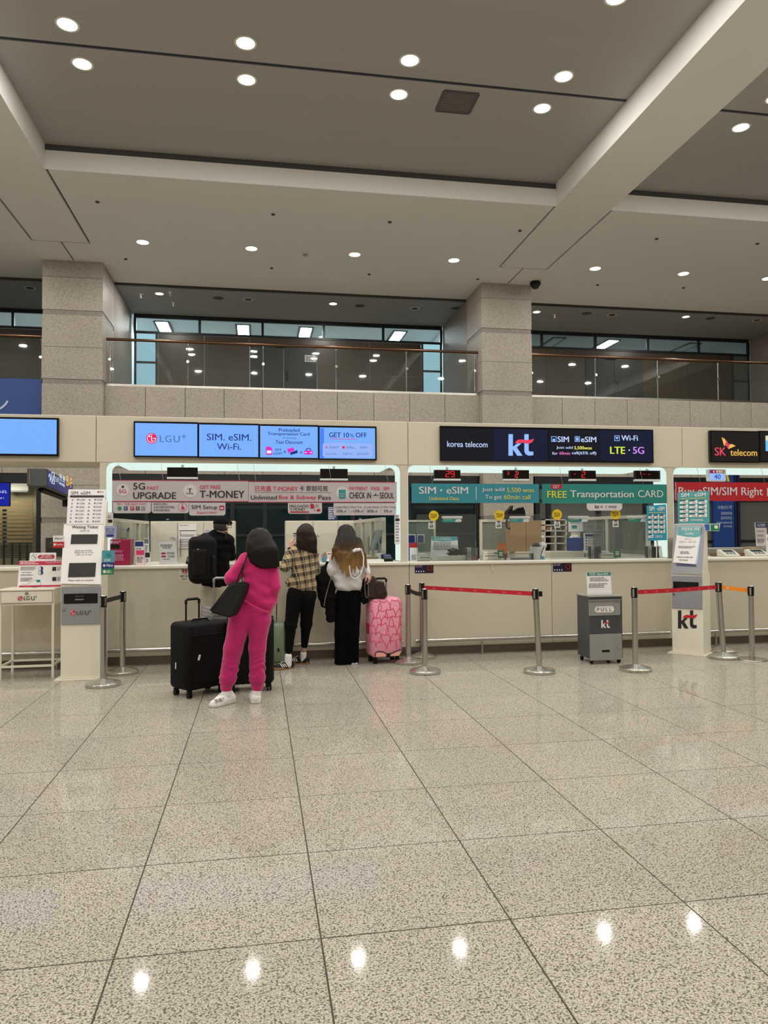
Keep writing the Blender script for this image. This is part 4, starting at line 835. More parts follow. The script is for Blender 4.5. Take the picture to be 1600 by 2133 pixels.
# acrylic screens on the counter with their stickers
YAC = YC+0.05
F = wall_face(YAC)
for k, (x0, x1, bx, px_) in enumerate(((868, 991.5, 903.5, 920), (1016, 1128, 1040.5, 1061), (1147, 1264, 1160.3, 1183), (1266, 1352, 1282, 1306))):
    a0, a1, b0, b1 = F.rng(x0, 1071, x1, 1166); t = thing('acrylic_screen', ('clear acrylic counter screen before the CLOSED sign', 'clear acrylic counter screen before the stacked cartons', 'clear acrylic counter screen before the blue crate', 'clear acrylic counter screen before the green card stand')[k], 'screen', ((a0+a1)/2, YAC, ZT), group='acrylic screens on the counter')
    m = MB(); F.rslab(m, x0, 1071, x1, 1166, 0.03, -0.006, 0.006, 'cd'); v = np.array(m.v); v[v[:, 2] < ZT+0.06, 2] = ZT+0.006; m.v = [tuple(p) for p in v]; obj('pane', m, M_ACRYL, t)
    by = (1074.2, 1073.2, 1071.9, 1070.8)[k]
    obj('gift_badge', F.disc(MB(), bx, by, 0, .002, .002, 40, .07, rpx=10.6), M_YEL, t); sign_text(t, F, M_INK, [('SPECIAL', bx-7, by-4.2, bx+7, by-.6, .02), ('GIFT', bx-6.5, by+.2, bx+6.5, by+5, .03)], d=.005)
    tx = bx+(-5 if k == 0 else 0.3 if k > 1 else -2)
    y_ = by+11.2; obj('tag_ribbon', F.poly(MB(), [(tx-3, y_), (tx, y_+1.5), (tx+3, y_), (tx+2.5, y_+4), (tx-2.5, y_+4)], .003, .001), mat('dark_red_ribbon', (96, 22, 26), .6), t)
    obj('pay_tag', F.rslab(MB(), tx-6, y_+2.8, tx+6, y_+15.8, .006, .002, .002), M_PAPER, t); sign_text(t, F, M_INK, [('LINE', tx-4.2, y_+4.3, tx+4.2, y_+7.8, .02)]); obj('pay_box', F.slab(MB(), tx-4, y_+8.8, tx+4, y_+13.6, .005, .0005), mat('dark_green_print', (40, 70, 56), .5), t); sign_text(t, F, M_PAPER, [('Pay', tx-2.6, y_+9.6, tx+2.6, y_+13)], d=.007)
    oy = (0, 0, -0.3, -0.5)[k]
    obj('pill_sticker', F.rslab(MB(), px_, 1075.2+oy, px_+43.5, 1080.2+oy, .05, .002, .001), M_PAPER, t); sign_text(t, F, M_INKG, [('Please take number and wait', px_+2, 1076.3+oy, px_+41.5, 1079.4+oy)])
    obj('pill_sticker', F.rslab(MB(), px_+.8, 1080.8+oy, px_+42, 1087.7+oy, .05, .002, .001), M_TEAL if k < 2 else M_BGR, t); obj('pill_print', F.poly(MB(), [(px_+30, 1081.2+oy), (px_+40, 1081.2+oy), (px_+41.6, 1084+oy), (px_+40, 1087.3+oy), (px_+27.5, 1087.3+oy)], .004, .0005), M_BG2, t); obj('print', F.lines(MB(), px_+4, 1082+oy, px_+22, 1084+oy, 1, .004, seed=k), M_BYE, t)
# small things on the counters -------------------------------------------------
YI = YC+0.30
F = wall_face(YI)
zc = ZT
def item_box(name, lb, cat, x0, y0, x1, mt, dep=0.12, Y=None, bevel=0.006, group=None):
    Fq = wall_face(Y or YI); a0, a1, _, b1 = Fq.rng(x0, y0, x1, y0); t = thing(name, lb, cat, ((a0+a1)/2, Fq.O[1]+dep/2, zc), group=group)
    obj('body', MB().box(a0, a1, Fq.O[1], Fq.O[1]+dep, zc+0.0005, b1), mt, t, bevel=bevel); return t, a0, a1, b1, Fq
t, a0, a1, b1, Fq = item_box('display_box', 'crimson box with a white round logo on the counter', 'box', 229, 1123.5, 271, mat('crimson_box', (156, 24, 70), .35), 0.28, YC+0.12)
lg_logo(t, Fq, 231.5, 1129.2, 3.2, M_PAPER, M_CRIM, .002); sign_text(t, Fq, M_PAPER, [('LG U', 236.5, 1127, 247, 1131.8, .02), ('+', 248.5, 1126, 251.5, 1129.2)]); obj('slot', Fq.rslab(MB(), 231, 1134, 249.5, 1143, .008, .001, .001), M_BLACKG, t)
obj('print', Fq.lines(Fq.lines(MB(), 238, 1146, 256, 1151, 2, .003, seed=2), 238, 1154, 262, 1168, 5, .003, seed=3), mat('print_pink', (216, 150, 176), .5), t)
def leaflet(lb, x0, y0, x1, mt, top=None, Y=None, seed=1, dep=0.05):
    t, a0, a1, b1, Fq = item_box('leaflet_stack', lb, 'leaflets', x0, y0, x1, mt, dep, Y, 0.002); yb_ = 1176-(x0-220)*0.010
    if top: obj('header', Fq.slab(MB(), x0+.6, y0+1, x1-.6, y0+11, .001, .001), top, t)
    obj('print', Fq.lines(MB(), x0+2, y0+14, x1-2, yb_-3, max(3, int((yb_-y0)/6)), .003, seed=seed), M_INKG if mt is not M_INK else M_PAPER, t); return t
leaflet('stack of white leaflets with a navy header beside the crimson box', 281, 1127, 299, M_PAPER, M_NAVY, YC+.16, 4)
leaflet('stack of pale leaflets with a pink band at the counter edge', 283, 1145, 301, mat('pale_pink_paper', (232, 208, 212), .6), mat('pink_print', (222, 60, 110), .5), YC+.08, 5, 0.03)
leaflet('stack of black and white leaflets beside the pink banded ones', 300.5, 1121, 310, M_PAPER, M_INKG, YC+.2, 6)
leaflet('low stack of black leaflets standing before the white cabinet', 302, 1150, 313, M_PAPER, M_INK, YC+.1, 7, 0.03)
F = Face((0, YC+.28, 0), (1, 0, 0), (0, .12, 1)); t = thing('business_hours_stand', 'clear stand with a sheet reading BUSINESS HOURS', 'sign', (F.hit(350, 1174)[0], YC+.3, ZT))
obj('sheet', F.poly(MB(), [(329.5, 1126), (365, 1124.5), (370.5, 1173.3), (334, 1174.2)], 0, .004), M_PAPER, t); obj('foot', MB().box(F.hit(335, 1174)[0], F.hit(369, 1174)[0], YC+.28, YC+.38, ZT+.0005, ZT+.006), M_ACRYL, t)
sign_text(t, F, M_INK, [('BUSINESS', 335, 1134, 359, 1138.6, .02), ('HOURS', 339, 1138.9, 356, 1143, .02), ('09:00', 347.5, 1150.3, 363, 1154.8, .02), ('22:00', 349, 1156.8, 363.8, 1161.2, .02)], d=.006)
obj('print', F.rslab(F.rslab(MB(), 336, 1151, 345.3, 1154.8, .01, .005, .001), 336.5, 1157.3, 346, 1161, .01, .005, .001), M_LGRED, t); obj('print', F.lines(MB(), 341, 1163.5, 358, 1166.5, 1, .006, seed=3), M_INKG, t)
item_box('paper_stack', 'low stack of white paper before the business hours stand', 'paper', 313, 1170.5, 331, M_PAPER, .14, YC+.1, .001)
def terminal(lb, x0, y0, x1, mt, screen, Y=YC+.15, group=None):
    Fq = wall_face(Y); a0, a1, _, b1 = Fq.rng(x0, y0, x1, y0); t = thing('card_terminal', lb, 'card terminal', ((a0+a1)/2, Y+.08, ZT), group=group); z = ZT+.0005
    obj('body', MB().prism([(a0, Y, z), (a0, Y, z+.03), (a0, Y+.16, b1), (a0, Y+.2, b1), (a0, Y+.2, z)], (a1-a0, 0, 0)), mt, t, bevel=.008)
    s = Face((a0, Y, z+.03), (1, 0, 0), (0, .16, b1-z-.03)); L = math.hypot(.16, b1-z-.03)
    obj('screen', s.slab_ab(MB(), (a1-a0)*.15, (a1-a0)*.85, L*.5, L*.9, .001, .001), screen, t)
    for i in range(3):
        for j in range(2): obj('key', s.slab_ab(MB(), (a1-a0)*(.18+.23*i), (a1-a0)*(.34+.23*i), L*(.1+.18*j), L*(.22+.18*j), .001, .003), M_INKG, t)
terminal('black card terminal beside the man with the backpack', 387, 1160, 402, M_BLACK, M_NAVY)
terminal('black card reader with a violet screen before the green glass', 799, 1155, 819, M_BLACK, mat('violet_screen', (90, 84, 150), .2))
terminal('white card terminal before the blue pillar sign', 1511, 1145, 1542, M_WHITE, M_INK); terminal('white card terminal before the pink CLOSED sheet', 1569, 1144.5, 1603, M_WHITE, M_INK)
# monitor at the right of the first booth
Xm, Zm = P(781, 1140, 9.75)[0], ZT; t = thing('computer_monitor', 'grey computer monitor turned sideways behind the counter', 'monitor', (Xm, 9.75, ZT), rz=1.15+math.pi)
obj('screen_panel', MB().prism([(-.20, -.02, .13), (.20, -.02, .13), (.20, .06, .40), (-.20, .06, .40)], (0, .03, .01)), M_GREYP, t, local=True, bevel=.006)
obj('display', MB().prism([(-.19, -.022, .14), (.19, -.022, .14), (.19, .054, .39), (-.19, .054, .39)], (0, -.002, 0)), M_BLACKG, t, local=True)
obj('stand', MB().tube([(0, .05, .01), (0, .06, .15), (0, .05, .24)], .02, 8), M_ALU, t, local=True, smooth=True); obj('base', MB().lathe([(.10, .0005), (.10, .012), (.03, .02)], 20, (0, .05, 0)), M_ALU, t, local=True, smooth=True)
item_box('keyboard_tray', 'olive keyboard tray before the sideways monitor', 'tray', 764, 1159.5, 788, mat('olive_tray', (130, 122, 96), .5), .15, YC+.25, .004)
item_box('paper_sheets', 'loose white sheets on the counter beside the woman in the white hoodie', 'paper', 762, 1165.6, 800, M_PAPER, .16, YC+.05, .0005)
item_box('paper_stack', 'white carton box behind the black card reader', 'box', 786, 1153, 800, M_PAPER, .12, YC+.36)
t, a0, a1, b1, Fq = item_box('pen_cup', 'red and blue pens in a cup between the two women', 'pen cup', 671, 1160, 681, mat('cup_clear_blue', (90, 150, 180), .2), .06, YC+.2, .004)
for i, mt in enumerate((M_RED, M_NAVY, M_BLACK, M_RED)): obj('pen', MB().tube([(a0+.012+i*.013, YC+.22, ZT+.02), (a0+.0+i*.02, YC+.22+.01*(i % 2), ZT+.10+.012*(i % 3))], .005, 6), mt, t, smooth=True)
t, a0, a1, b1, Fq = item_box('tissue_box', 'white box with a red stripe left of the woman in the white hoodie', 'box', 682.5, 1150.5, 694, M_PAPER, .1, YC+.42); obj('stripe', Fq.slab(MB(), 683, 1152.5, 693.5, 1154.5, .001, .001), M_RED, t)
# white rack with magazines behind the crimson box
F = wall_face(9.86); a0, a1, b0, b1 = F.rng(246, 1086.5, 268.5, 1140); t = thing('magazine_rack', 'white magazine rack behind the crimson box', 'rack', ((a0+a1)/2, 10.0, 0))
obj('body', MB().box(a0, a1, 9.96, 10.1, 0, b1), M_CAB, t, bevel=.006); obj('tray', MB().box(a0+.01, a1-.01, 9.85, 9.96, 1.46, 1.485), M_CAB, t)
for i in range(5): obj('magazine', F.slab(MB(), 247.5+i*2.9, 1101, 250+i*2.9, 1119.5, -.06, .05), mat('magazine_cover', (196, 190, 186), .4), None, label='thin grey magazine standing in the white rack', cat='magazine', group='magazines in the white rack')
obj('blue_clip', F.poly(MB(), [(264.5, 1099), (266.5, 1099), (265, 1106), (263.2, 1106)], -.099, .02), M_NAVY, t)
# stickers on the counter front
F = wall_face(YC)
t = flat_sheet('no_photo_sticker', 'no photography sticker with a red ring on the counter front', F, 373, 1181, 396, 1210, mat('sticker_cream', (214, 204, 188), .5), 'sticker', .001)
obj('icon', F.slab(MB(), 380.5, 1186, 389, 1192, .002, .0005), M_INK, t); obj('icon', F.disc(MB(), 384.8, 1189, 0, .003, .0005, 14, rpx=2), M_PAPER, t)
m = F.ring(MB(), 384.7, 1188.8, 6.8, .16, .004); F.poly(m, [(379.5, 1184.8), (380.8, 1183.6), (390, 1192.8), (388.8, 1194)], .004, .0004); obj('prohibition_ring', m, M_RED, t)
sign_text(t, F, M_INK, [('촬영 금지', 376, 1197.5, 393, 1202.5, .02)], d=.003); obj('print', F.lines(MB(), 379, 1204, 390, 1208, 2, .003, seed=2), M_INKG, t)
for x, lb in ((864, 'dark navy and maroon sticker under the CLOSED sign'), (1151.8, 'dark navy and maroon sticker nearer the grey return box')):
    t = flat_sheet('counter_sticker', lb, F, x, 1172-(x-864)*.011, x+39, 1194-(x-864)*.011, mat('sticker_navy', (24, 22, 60), .35), 'sticker', .001, 'dark stickers on the counter front'); y = 1172-(x-864)*.011
    obj('print', F.slab(MB(), x+23.5, y+.2, x+38.8, y+21.8, .002, .0005), mat('sticker_maroon', (40, 14, 22), .35), t); obj('print', F.lines(MB(), x+1, y+1.5, x+19, y+10, 3, .003, seed=3, fill=.6), mat('print_mauve', (170, 140, 170), .5), t)
    obj('print', F.ring(MB(), x+31, y+11.5, 5, .18, .004), M_RED, t)
    for i in range(4): obj('icon', F.slab(MB(), x+2.5+5*i, y+17, x+4.6+5*i, y+19.5, .003, .0005), M_PAPER, t)
# counter things of the second booth
F = Face((0, YC+.40, 0), (1, 0, 0), (0, .15, 1)); t = thing('closed_sign', 'white card sign with a turquoise CLOSED header behind the acrylic screen', 'sign', (F.hit(925, 1147)[0], YC+.42, ZT))
obj('sheet', F.poly(MB(), [(899, 1117.5), (953, 1118), (956, 1163), (896, 1163)], 0, .004), M_PAPER, t); obj('header', F.poly(MB(), [(899.3, 1118), (952.8, 1118.4), (953, 1125.5), (925, 1128), (899, 1126)], .005, .0005), M_TURQ, t)
sign_text(t, F, M_PAPER, [('CLOSED', 905, 1119.5, 939, 1125, .02)], d=.007); obj('print', F.lines(MB(), 903, 1128.5, 950, 1146, 6, .006, seed=8), M_INKG, t)
def printer(lb, x0, y0, x1, Y=YC+.1):
    t, a0, a1, b1, Fq = item_box('receipt_printer', lb, 'printer', x0, y0+4, x1, M_WHITE, .16, Y, .012, 'white receipt printers'); obj('paper_lid', MB().box(a0+.02, a1-.05, Y+.03, Y+.12, b1, b1+.03), M_PAPER, t, bevel=.008); obj('slit', Fq.slab(MB(), x0+3, y0+7, x1-3, y0+8, .001, .001), M_BLACK, t)
printer('white receipt printer under the CLOSED sign', 872, 1154, 898); printer('white receipt printer beside the green card stand and cartons', 1006.5, 1150.5, 1038); printer('white receipt printer before the grey glass partition', 1252, 1148.5, 1279)
def cup(lb, x0, y0, x1, extra, Y=YC+.12):
    Fq = wall_face(Y); a0, a1, _, b1 = Fq.rng(x0, y0, x1, y0); t = thing('acrylic_holder', lb, 'holder', ((a0+a1)/2, Y+.05, ZT), group='clear holders on the counter'); m = MB()
    for q in ((a0, a0+.004, Y, Y+.1), (a1-.004, a1, Y, Y+.1), (a0, a1, Y, Y+.004), (a0, a1, Y+.096, Y+.1)): m.box(*q, ZT+.0005, b1)
    obj('clear_box', m, M_ACRYL, t); obj('card', MB().box(a0+.008, (a0+a1)/2-.01, Y+.03, Y+.036, ZT+.004, b1+.004), M_PAPER, t); obj('print', wall_face(Y+.029).lines(MB(), x0+2, y0+7, (x0+x1)/2-2, y0+20, 6, 0, seed=int(x0)), M_INKG, t)
    obj('contents', MB().box((a0+a1)/2+.01, a1-.01, Y+.04, Y+.08, ZT+.004, ZT+.05 if extra is M_RED else b1-.01), extra, t, bevel=.004)
cup('clear holder with a small red block below the acrylic screen edge', 972.5, 1141, 996, M_RED); cup('clear holder with a black stand before the tall list', 1230.5, 1138.5, 1252, M_BLACK); cup('clear holder with a grey card under the turquoise price board', 1349.5, 1138, 1373, M_BLACK)
def card_stand(lb, x0, y0, x1, y1, mt, words=True, Y=YC+.12):
    Fq = Face((0, Y, ZT), (1, 0, 0), (0, .25, 1)); t = thing('card_stand', lb, 'card stand', (Fq.hit((x0+x1)/2, y1)[0], Y+.03, ZT)); m = MB(); Fq.slab(m, x0, y0, x1, y1, 0, .006); v = np.array(m.v); v[v[:, 2] < ZT+.004, 2] = ZT+.001; m.v = [tuple(p) for p in v]; obj('card', m, mt, t)
    obj('support', MB().prism([(Fq.hit(x0+3, y1)[0], Y+.02, ZT+.001), (Fq.hit(x0+3, y1)[0], Y+.07, ZT+.001), (Fq.hit(x0+3, y1)[0], Y+.035, ZT+.06)], (.04, 0, 0)), M_ACRYL, t)
    if words: obj('print', Fq.slab(Fq.slab(MB(), x0+3, y0+3.5, x1-3, y0+6.5, .007, .0005), x0+3.5, y0+7.5, x1-3.5, y0+11.5, .007, .0005), M_PAPER, t)
    return t
card_stand('green pay card stand below the orange card', 1036.5, 1146.5, 1050, 1162, M_GRN); card_stand('green pay card stand before the white partition post', 1278, 1145, 1292.5, 1161, M_GRN); card_stand('white pay tag stand under the CLOSED sign', 899, 1154, 913, 1165.5, M_PAPER, False)
card_stand('cream leaflet stand beside the booth post', 1374.5, 1138, 1388, 1161.5, mat('cream_paper', (226, 214, 196), .6), False); card_stand('red card behind the cream leaflet stand', 1371, 1126, 1389, 1160, M_RED, False, YC+.2)
card_stand('orange card behind the green pay card stand', 1037, 1131.5, 1056, 1163, M_ORNG, False, YC+.22)
t = thing('cable_bundle', 'tangle of black cables on the white tray', 'cables', (P(945, 1155, YC+.3)[0], YC+.3, ZT+.06)); rn = random.Random(4)
for i in range(6):
    c_ = P(945, 1153, YC+.3); pts = [(c_[0]+rn.uniform(-.1, .12), YC+.3+rn.uniform(-.05, .05), ZT+.065+rn.uniform(0, .09)) for _ in range(7)]; obj('cable', MB().tube(pts, .009, 6), M_BLACK, t, smooth=True)
item_box('device_tray', 'low white device tray under the black cables', 'tray', 914, 1157.5, 974, M_WHITE, .2, YC+.2, .006)
Fq = wall_face(YC+.14); a0, a1, _, b1 = Fq.rng(1054, 1153, 1111, 1153); t = thing('acrylic_riser', 'clear acrylic riser shelf between the holders', 'riser', ((a0+a1)/2, YC+.2, ZT)); obj('shelf_top', MB().box(a0, a1, YC+.14, YC+.28, b1-.006, b1), M_ACRYL, t)
for x in (a0, a1-.006): obj('side', MB().box(x, x+.006, YC+.14, YC+.28, ZT+.0005, b1-.006), M_ACRYL, t)
obj('flat_device', MB().box(a0+.1, a1-.02, YC+.16, YC+.26, ZT+.0005, ZT+.025), M_ALU, None, bevel=.004, label='flat grey device under the acrylic riser', cat='device')
Fq = wall_face(YC+.13); a0, a1, _, b1 = Fq.rng(1111, 1139, 1136, 1139); t = thing('white_bin', 'white plastic bin with dark cloth and a teal lanyard', 'bin', ((a0+a1)/2, YC+.2, ZT)); obj('bin_body', MB().prism([(a0+.008, YC+.13, ZT+.0005), (a1-.008, YC+.13, ZT+.0005), (a1, YC+.13, b1), (a0, YC+.13, b1)], (0, .13, 0)), M_PAPER, t, bevel=.006)
obj('dark_cloth', MB().lathe([(.001, 0), (.05, .0), (.055, .02), (.03, .045), (.001, .05)], 12, ((a0+a1)/2-.02, YC+.19, b1)), mat('dark_cloth', (52, 44, 46), .9), t, smooth=True); obj('white_cloth', MB().lathe([(.001, 0), (.05, .0), (.06, .03), (.035, .065), (.001, .075)], 12, (a1-.01, YC+.2, b1-.01)), M_PAPER, t, smooth=True)
obj('lanyard', MB().tube([(a1-.02, YC+.125, b1), (a1-.05, YC+.12, b1-.06), (a1-.065, YC+.12, ZT+.05), (a1-.04, YC+.12, ZT+.02)], .005, 6), M_BLACK, t, smooth=True); obj('lanyard_clip', MB().box(a1-.07, a1-.02, YC+.118, YC+.125, ZT+.008, ZT+.04), M_TURQ, t)
leaflet('stack of violet leaflets with a red top against the booth post', 852, 1130, 870, mat('violet_paper', (70, 62, 140), .5), M_RED, YC+.24, 9); leaflet('stack of white leaflets before the violet ones', 855, 1141, 870.5, M_PAPER, None, YC+.12, 10, .04)
F = wall_face(10.85)
for x0, x1, lb in ((849, 865.5, 'navy poster on the low partition behind the violet leaflets'), (869, 884, 'navy poster on the low partition next to the other')):
    t = flat_sheet('partition_poster', lb, F, x0, 1113, x1, 1131, M_PAPER, 'poster', .004); obj('print', F.slab(MB(), x0+1, 1115, x1-1.5, 1130, .005, .0005), M_NAVY, t)
t, a0, a1, b1, Fq = item_box('clear_holder', 'clear acrylic leaflet holder at the booth post', 'holder', 1391.5, 1121, 1406, M_ACRYL, .02, YC-.024); obj('knob', Fq.disc(MB(), 1394, 1139, 0, .001, .004, 12, rpx=1.4), M_INKG, t)
# turquoise price board hung at the right of the second booth
def price_board(par, F, x0, y0, x1, y1, mt, cols=3, rows=5, title=(('SIM · eSIM', .1, .9, .04, .16),)):
    w, h = x1-x0, y1-y0
    for tx, a, b, c, d in title: sign_text(par, F, M_PAPER, [(tx, x0+w*a, y0+h*c, x0+w*b, y0+h*d, .025)], d=.004)
    obj('print', F.lines(MB(), x0+w*.1, y0+h*.19, x0+w*.92, y0+h*.235, 1, .004, seed=2), M_BYE, par)
    for r in range(rows):
        for c in range(cols):
            if r == rows-1 and c > 0: continue
            a = x0+w*(.06+.305*c); b = y0+h*(.265+.137*r); obj('price_cell', F.slab(MB(), a, b, a+w*.265, b+h*.115, .002, .0005), M_PAPER, par); obj('cell_header', F.slab(MB(), a, b, a+w*.19, b+h*.04, .0035, .0005), mat('dark_teal_print', (34, 92, 104), .5), par); obj('print', F.lines(MB(), a+w*.1, b+h*.06, a+w*.25, b+h*.1, 1, .004, seed=r*3+c), M_INKG, par)
    obj('print', F.lines(MB(), x0+w*.42, y0+h*.85, x0+w*.9, y0+h*.92, 2, .004, seed=7), M_PAPER, par)
F = Face((P(1347, 1090, YC-.03)[0], YC-.012, 0), (1, -.12, 0)); t = thing('price_board', 'turquoise price board reading SIM eSIM leaning at the booth post', 'price board', F.hit(1368, 1126)); obj('board', F.poly(MB(), [(1347, 1053.5), (1387.5, 1050.5), (1389.5, 1125), (1350, 1126.5)], -.006, .006), mat('turquoise_board', (46, 152, 184), .4), t); price_board(t, F, 1348, 1052, 1388, 1126, None)
q = F.hit(1369, 1126); obj('support_rod', MB().tube([(q[0], q[1]+.01, q[2]+.05), (q[0], q[1]+.02, ZT+.001)], .007, 6), M_WHITE, t, smooth=True)
# third booth
F = Face((0, YC+.3, 0), (1, 0, 0), (0, .08, 1)); t = thing('closed_sign', 'pale pink sheet with a navy CLOSED header on the right counter', 'sign', (F.hit(1586, 1138)[0], YC+.3, ZT)); obj('sheet', F.slab(MB(), 1573.5, 1088.5, 1597.5, 1138, 0, .005), mat('pinkish_paper', (224, 212, 212), .6), t)
obj('header', F.slab(MB(), 1574, 1089, 1597, 1099.2, .006, .0005), mat('header_navy', (44, 58, 110), .5), t); sign_text(t, F, M_PAPER, [('CLOSED', 1577, 1091, 1594, 1096.8, .02)], d=.008); m = F.lines(MB(), 1576, 1105, 1595, 1108, 1, .007, seed=3); F.lines(m, 1577, 1113, 1594, 1118, 2, .007, seed=4); F.lines(m, 1577, 1122, 1594, 1132, 4, .007, seed=5); obj('print', m, M_INKG, t)
item_box('wooden_box', 'pale wooden box under the CLOSED sheet', 'box', 1565, 1139.5, 1588, mat('pale_wood', (190, 160, 120), .5), .2, YC+.4)
q = F.hit(1586, 1138); obj('holder_foot', MB().box(q[0]-.07, q[0]+.07, YC+.3, YC+.34, ZT+.0005, q[2]), M_ACRYL, t)
for x0, x1, lb in ((1484, 1512, 'brown oval tray left of the white card terminal'), (1540, 1562, 'brown oval tray right of the white card terminal')):
    a = P(x0, 1152, YC+.4)[0]; b = P(x1, 1152, YC+.4)[0]; m = MB().lathe([(.001, .001), (1, .001), (1.06, .045), (.98, .045), (.93, .015), (.001, .015)], 24); m.v = [((a+b)/2+p[0]*(b-a)/2, YC+.42+p[1]*.1, ZT+p[2]) for p in m.v]; obj('oval_tray', m, mat('brown_tray', (126, 92, 58), .5), None, smooth=True, label=lb, cat='tray')
F = wall_face(11.6); a0, a1, b0, b1 = F.rng(1412, 1142, 1640, 1165); obj('rear_cabinet', MB().box(a0, a1, 11.6, 12.2, 0, b1), mat('rear_grey', (150, 146, 134), .5), None, bevel=.01, label='grey rear cabinet behind the white card terminals', cat='cabinet')
t, a0, a1, b1, Fq = item_box('leaflet_sheet', 'small white sheet with a red mark at the right end of the counter', 'sheet', 1597, 1113, 1625, M_PAPER, .02, YC+.2); obj('print', Fq.disc(MB(), 1601.5, 1122.5, 0, .001, .001, 16, rpx=3), M_RED, t)
# blue pillar sign on the far wall
F = wall_face(YW-.10); t = thing('pillar_sign', 'tall blue arrivals sign on the far wall', 'sign', (F.hit(1508, 1140)[0], YW-.1, 0)); a0, a1, b0, b1 = F.rng(1487, 960, 1529, 1140)
obj('panel', MB().box(a0, a1, YW-.1, YW-.02, 0.0, 3.1), mat('sign_blue', (30, 66, 134), .4), t); M_PB = mat('sign_print', (176, 190, 214), .5)
sign_text(t, F, M_PB, [('국제선도착', 1494.3, 1053, 1524.5, 1061, .012), ('国際線到着', 1502, 1066, 1524.8, 1072.5), ('国际线到达', 1502, 1075.5, 1524.8, 1082), ('International', 1493, 1085.3, 1525, 1090.8), ('Arrivals', 1507, 1093, 1525, 1098.5)])
m = F.poly(MB(), [(1513, 985), (1515.5, 985), (1520, 1003), (1514.5, 1003)], .003, .001); obj('yellow_mark', m, M_YEL, t)
for px_ in (1530.5, 1537.5): x = F.ab(px_, 1050)[0]; obj('sign_post', MB().box(x, x+.07, YW-.09, YW-.03, 0, 3.1), mat('post_navy', (28, 30, 62), .4), t)

# ------------------------------------------------------------------ far left: window with blinds, screen, hanging arrivals sign
xr = P(82, 1100, YW)[0]; w6 = glazing('window_6', [xr-2.4, xr-1.2, xr], 0, 2.98, YW+.02, M_GLASS, (), head=.26, fw=.07)
struct('wall_stair_back', MB().box(xr-2.6, xr+.3, 19.6, 19.7, 0, 3.0), mat('stair_wall', (168, 156, 120), .6)); struct('ceiling_stair', MB().box(xr-2.6, xr+.3, YW+.15, 19.7, 2.9, 3.0), M_CEIL)
F = wall_face(19.2); t = thing('window_blind', 'tan slatted blind behind the left window', 'blind', F.hit(30, 1100))
for i in range(11): y = 1044+i*8.1; obj('slat', F.slab(MB(), -40, y, 69, y+4.6, 0, .02), mat('blind_slat', (150, 126, 84), .5), t)
for i in range(10): y = 1061+i*8.1; obj('cord_block', F.slab(MB(), 6, y, 14.5, y+4.6, .025, .01), M_BLACK, t)
F = wall_face(19.6); t = thing('air_unit', 'white wall air unit above the blind', 'air unit', F.hit(45, 1028)); obj('case', F.slab(MB(), 22, 1004, 66, 1024, 0, .25), M_WHITE, t, bevel=.02); obj('louvre', F.slab(MB(), 24, 1022.5, 64, 1026, .1, .16), M_GREYP, t)
lp = bpy.data.lights.new('added_stair_lamp', 'AREA'); lp.size = .8; lp.energy = 30; lp.color = (1, .93, .8); t = thing('added_stair_light', 'ceiling light panel in the stair behind the left window', 'light', (xr-1.2, 18.6, 2.88)); obj('panel', MB().box(-.3, .3, -.3, .3, -.02, .0), M_ADDGLOW, t, local=True); lo = bpy.data.objects.new('lamp', lp); COL.objects.link(lo); lo.parent = t; lo.location = (0, 0, -.03)  # unseen panel and lamp, added to brighten the blind behind the left window
F = wall_face(18.3); t = thing('dark_grille', 'dark metal stair grille behind the left window', 'grille', (F.hit(35, 1150)[0], 18.3, 0)); m = MB()
for i in range(9): y = 1131+i*3.6; obj('bar', F.slab(MB(), 2 if i else 20, y, 67, y+1.9, 0, .03), M_BLACK, t)
for x in (9, 26, 42, 57): q = F.hit(x, 1131); obj('upright', MB().box(q[0]-.02, q[0]+.02, 18.27, 18.3, 0, q[2]), M_BLACK, t)
F = wall_face(YW-.25); t = thing('wall_screen', 'dark blue information screen with white Korean text', 'screen', (F.hit(0, 1055)[0], YW-.25, F.hit(0, 1055)[2])); obj('bezel', F.slab(MB(), -70, 1004.5, 21, 1054.5, -.05, .05), M_BLACKG, t, bevel=.004); obj('display', F.slab(MB(), -68, 1006, 20, 1053, .001, .002), emi('screen_royal', (14, 30, 150), 1.0), t)
sign_text(t, F, M_EW, [('입니다.', -7, 1021.3, 15, 1027.8, .012), ('national 1.', -14, 1035.5, 9.5, 1039)]); q = F.hit(-24, 1004.5); obj('bracket', MB().tube([(q[0], YW-.22, q[2]), (q[0], YW-.22, 3.0), (q[0], YW, 3.0)], .03, 8), M_BLACK, t)
N0, N1 = P(97.5, 997, 12.9), P(152, 1005, 17.2)
zt0, zb0 = P(97.5, 976, 12.9)[2], P(97.5, 1013, 12.9)[2]
d_ = np.array([N1[0]-N0[0], N1[1]-N0[1], 0]); L_ = np.linalg.norm(d_); d_ /= L_; nn = np.array([-d_[1], d_[0], 0])
F = Face((N0[0], N0[1], zb0), d_, (0, 0, 1)); hgt = zt0-zb0
t = thing('hanging_arrivals_sign', 'dark blue hanging arrivals sign with yellow B-F beside the pillar', 'sign', (N0[0], N0[1], zb0)); obj('sign_case', F.slab_ab(MB(), 0, L_, 0, hgt, -.30, .30), mat('sign_case_grey', (74, 76, 76), .45), t, bevel=.01); obj('sign_face', F.slab_ab(MB(), .06, L_-.04, .012, hgt-.012, .001, .002), emi('sign_face_blue', (40, 44, 96), 1.0), t)
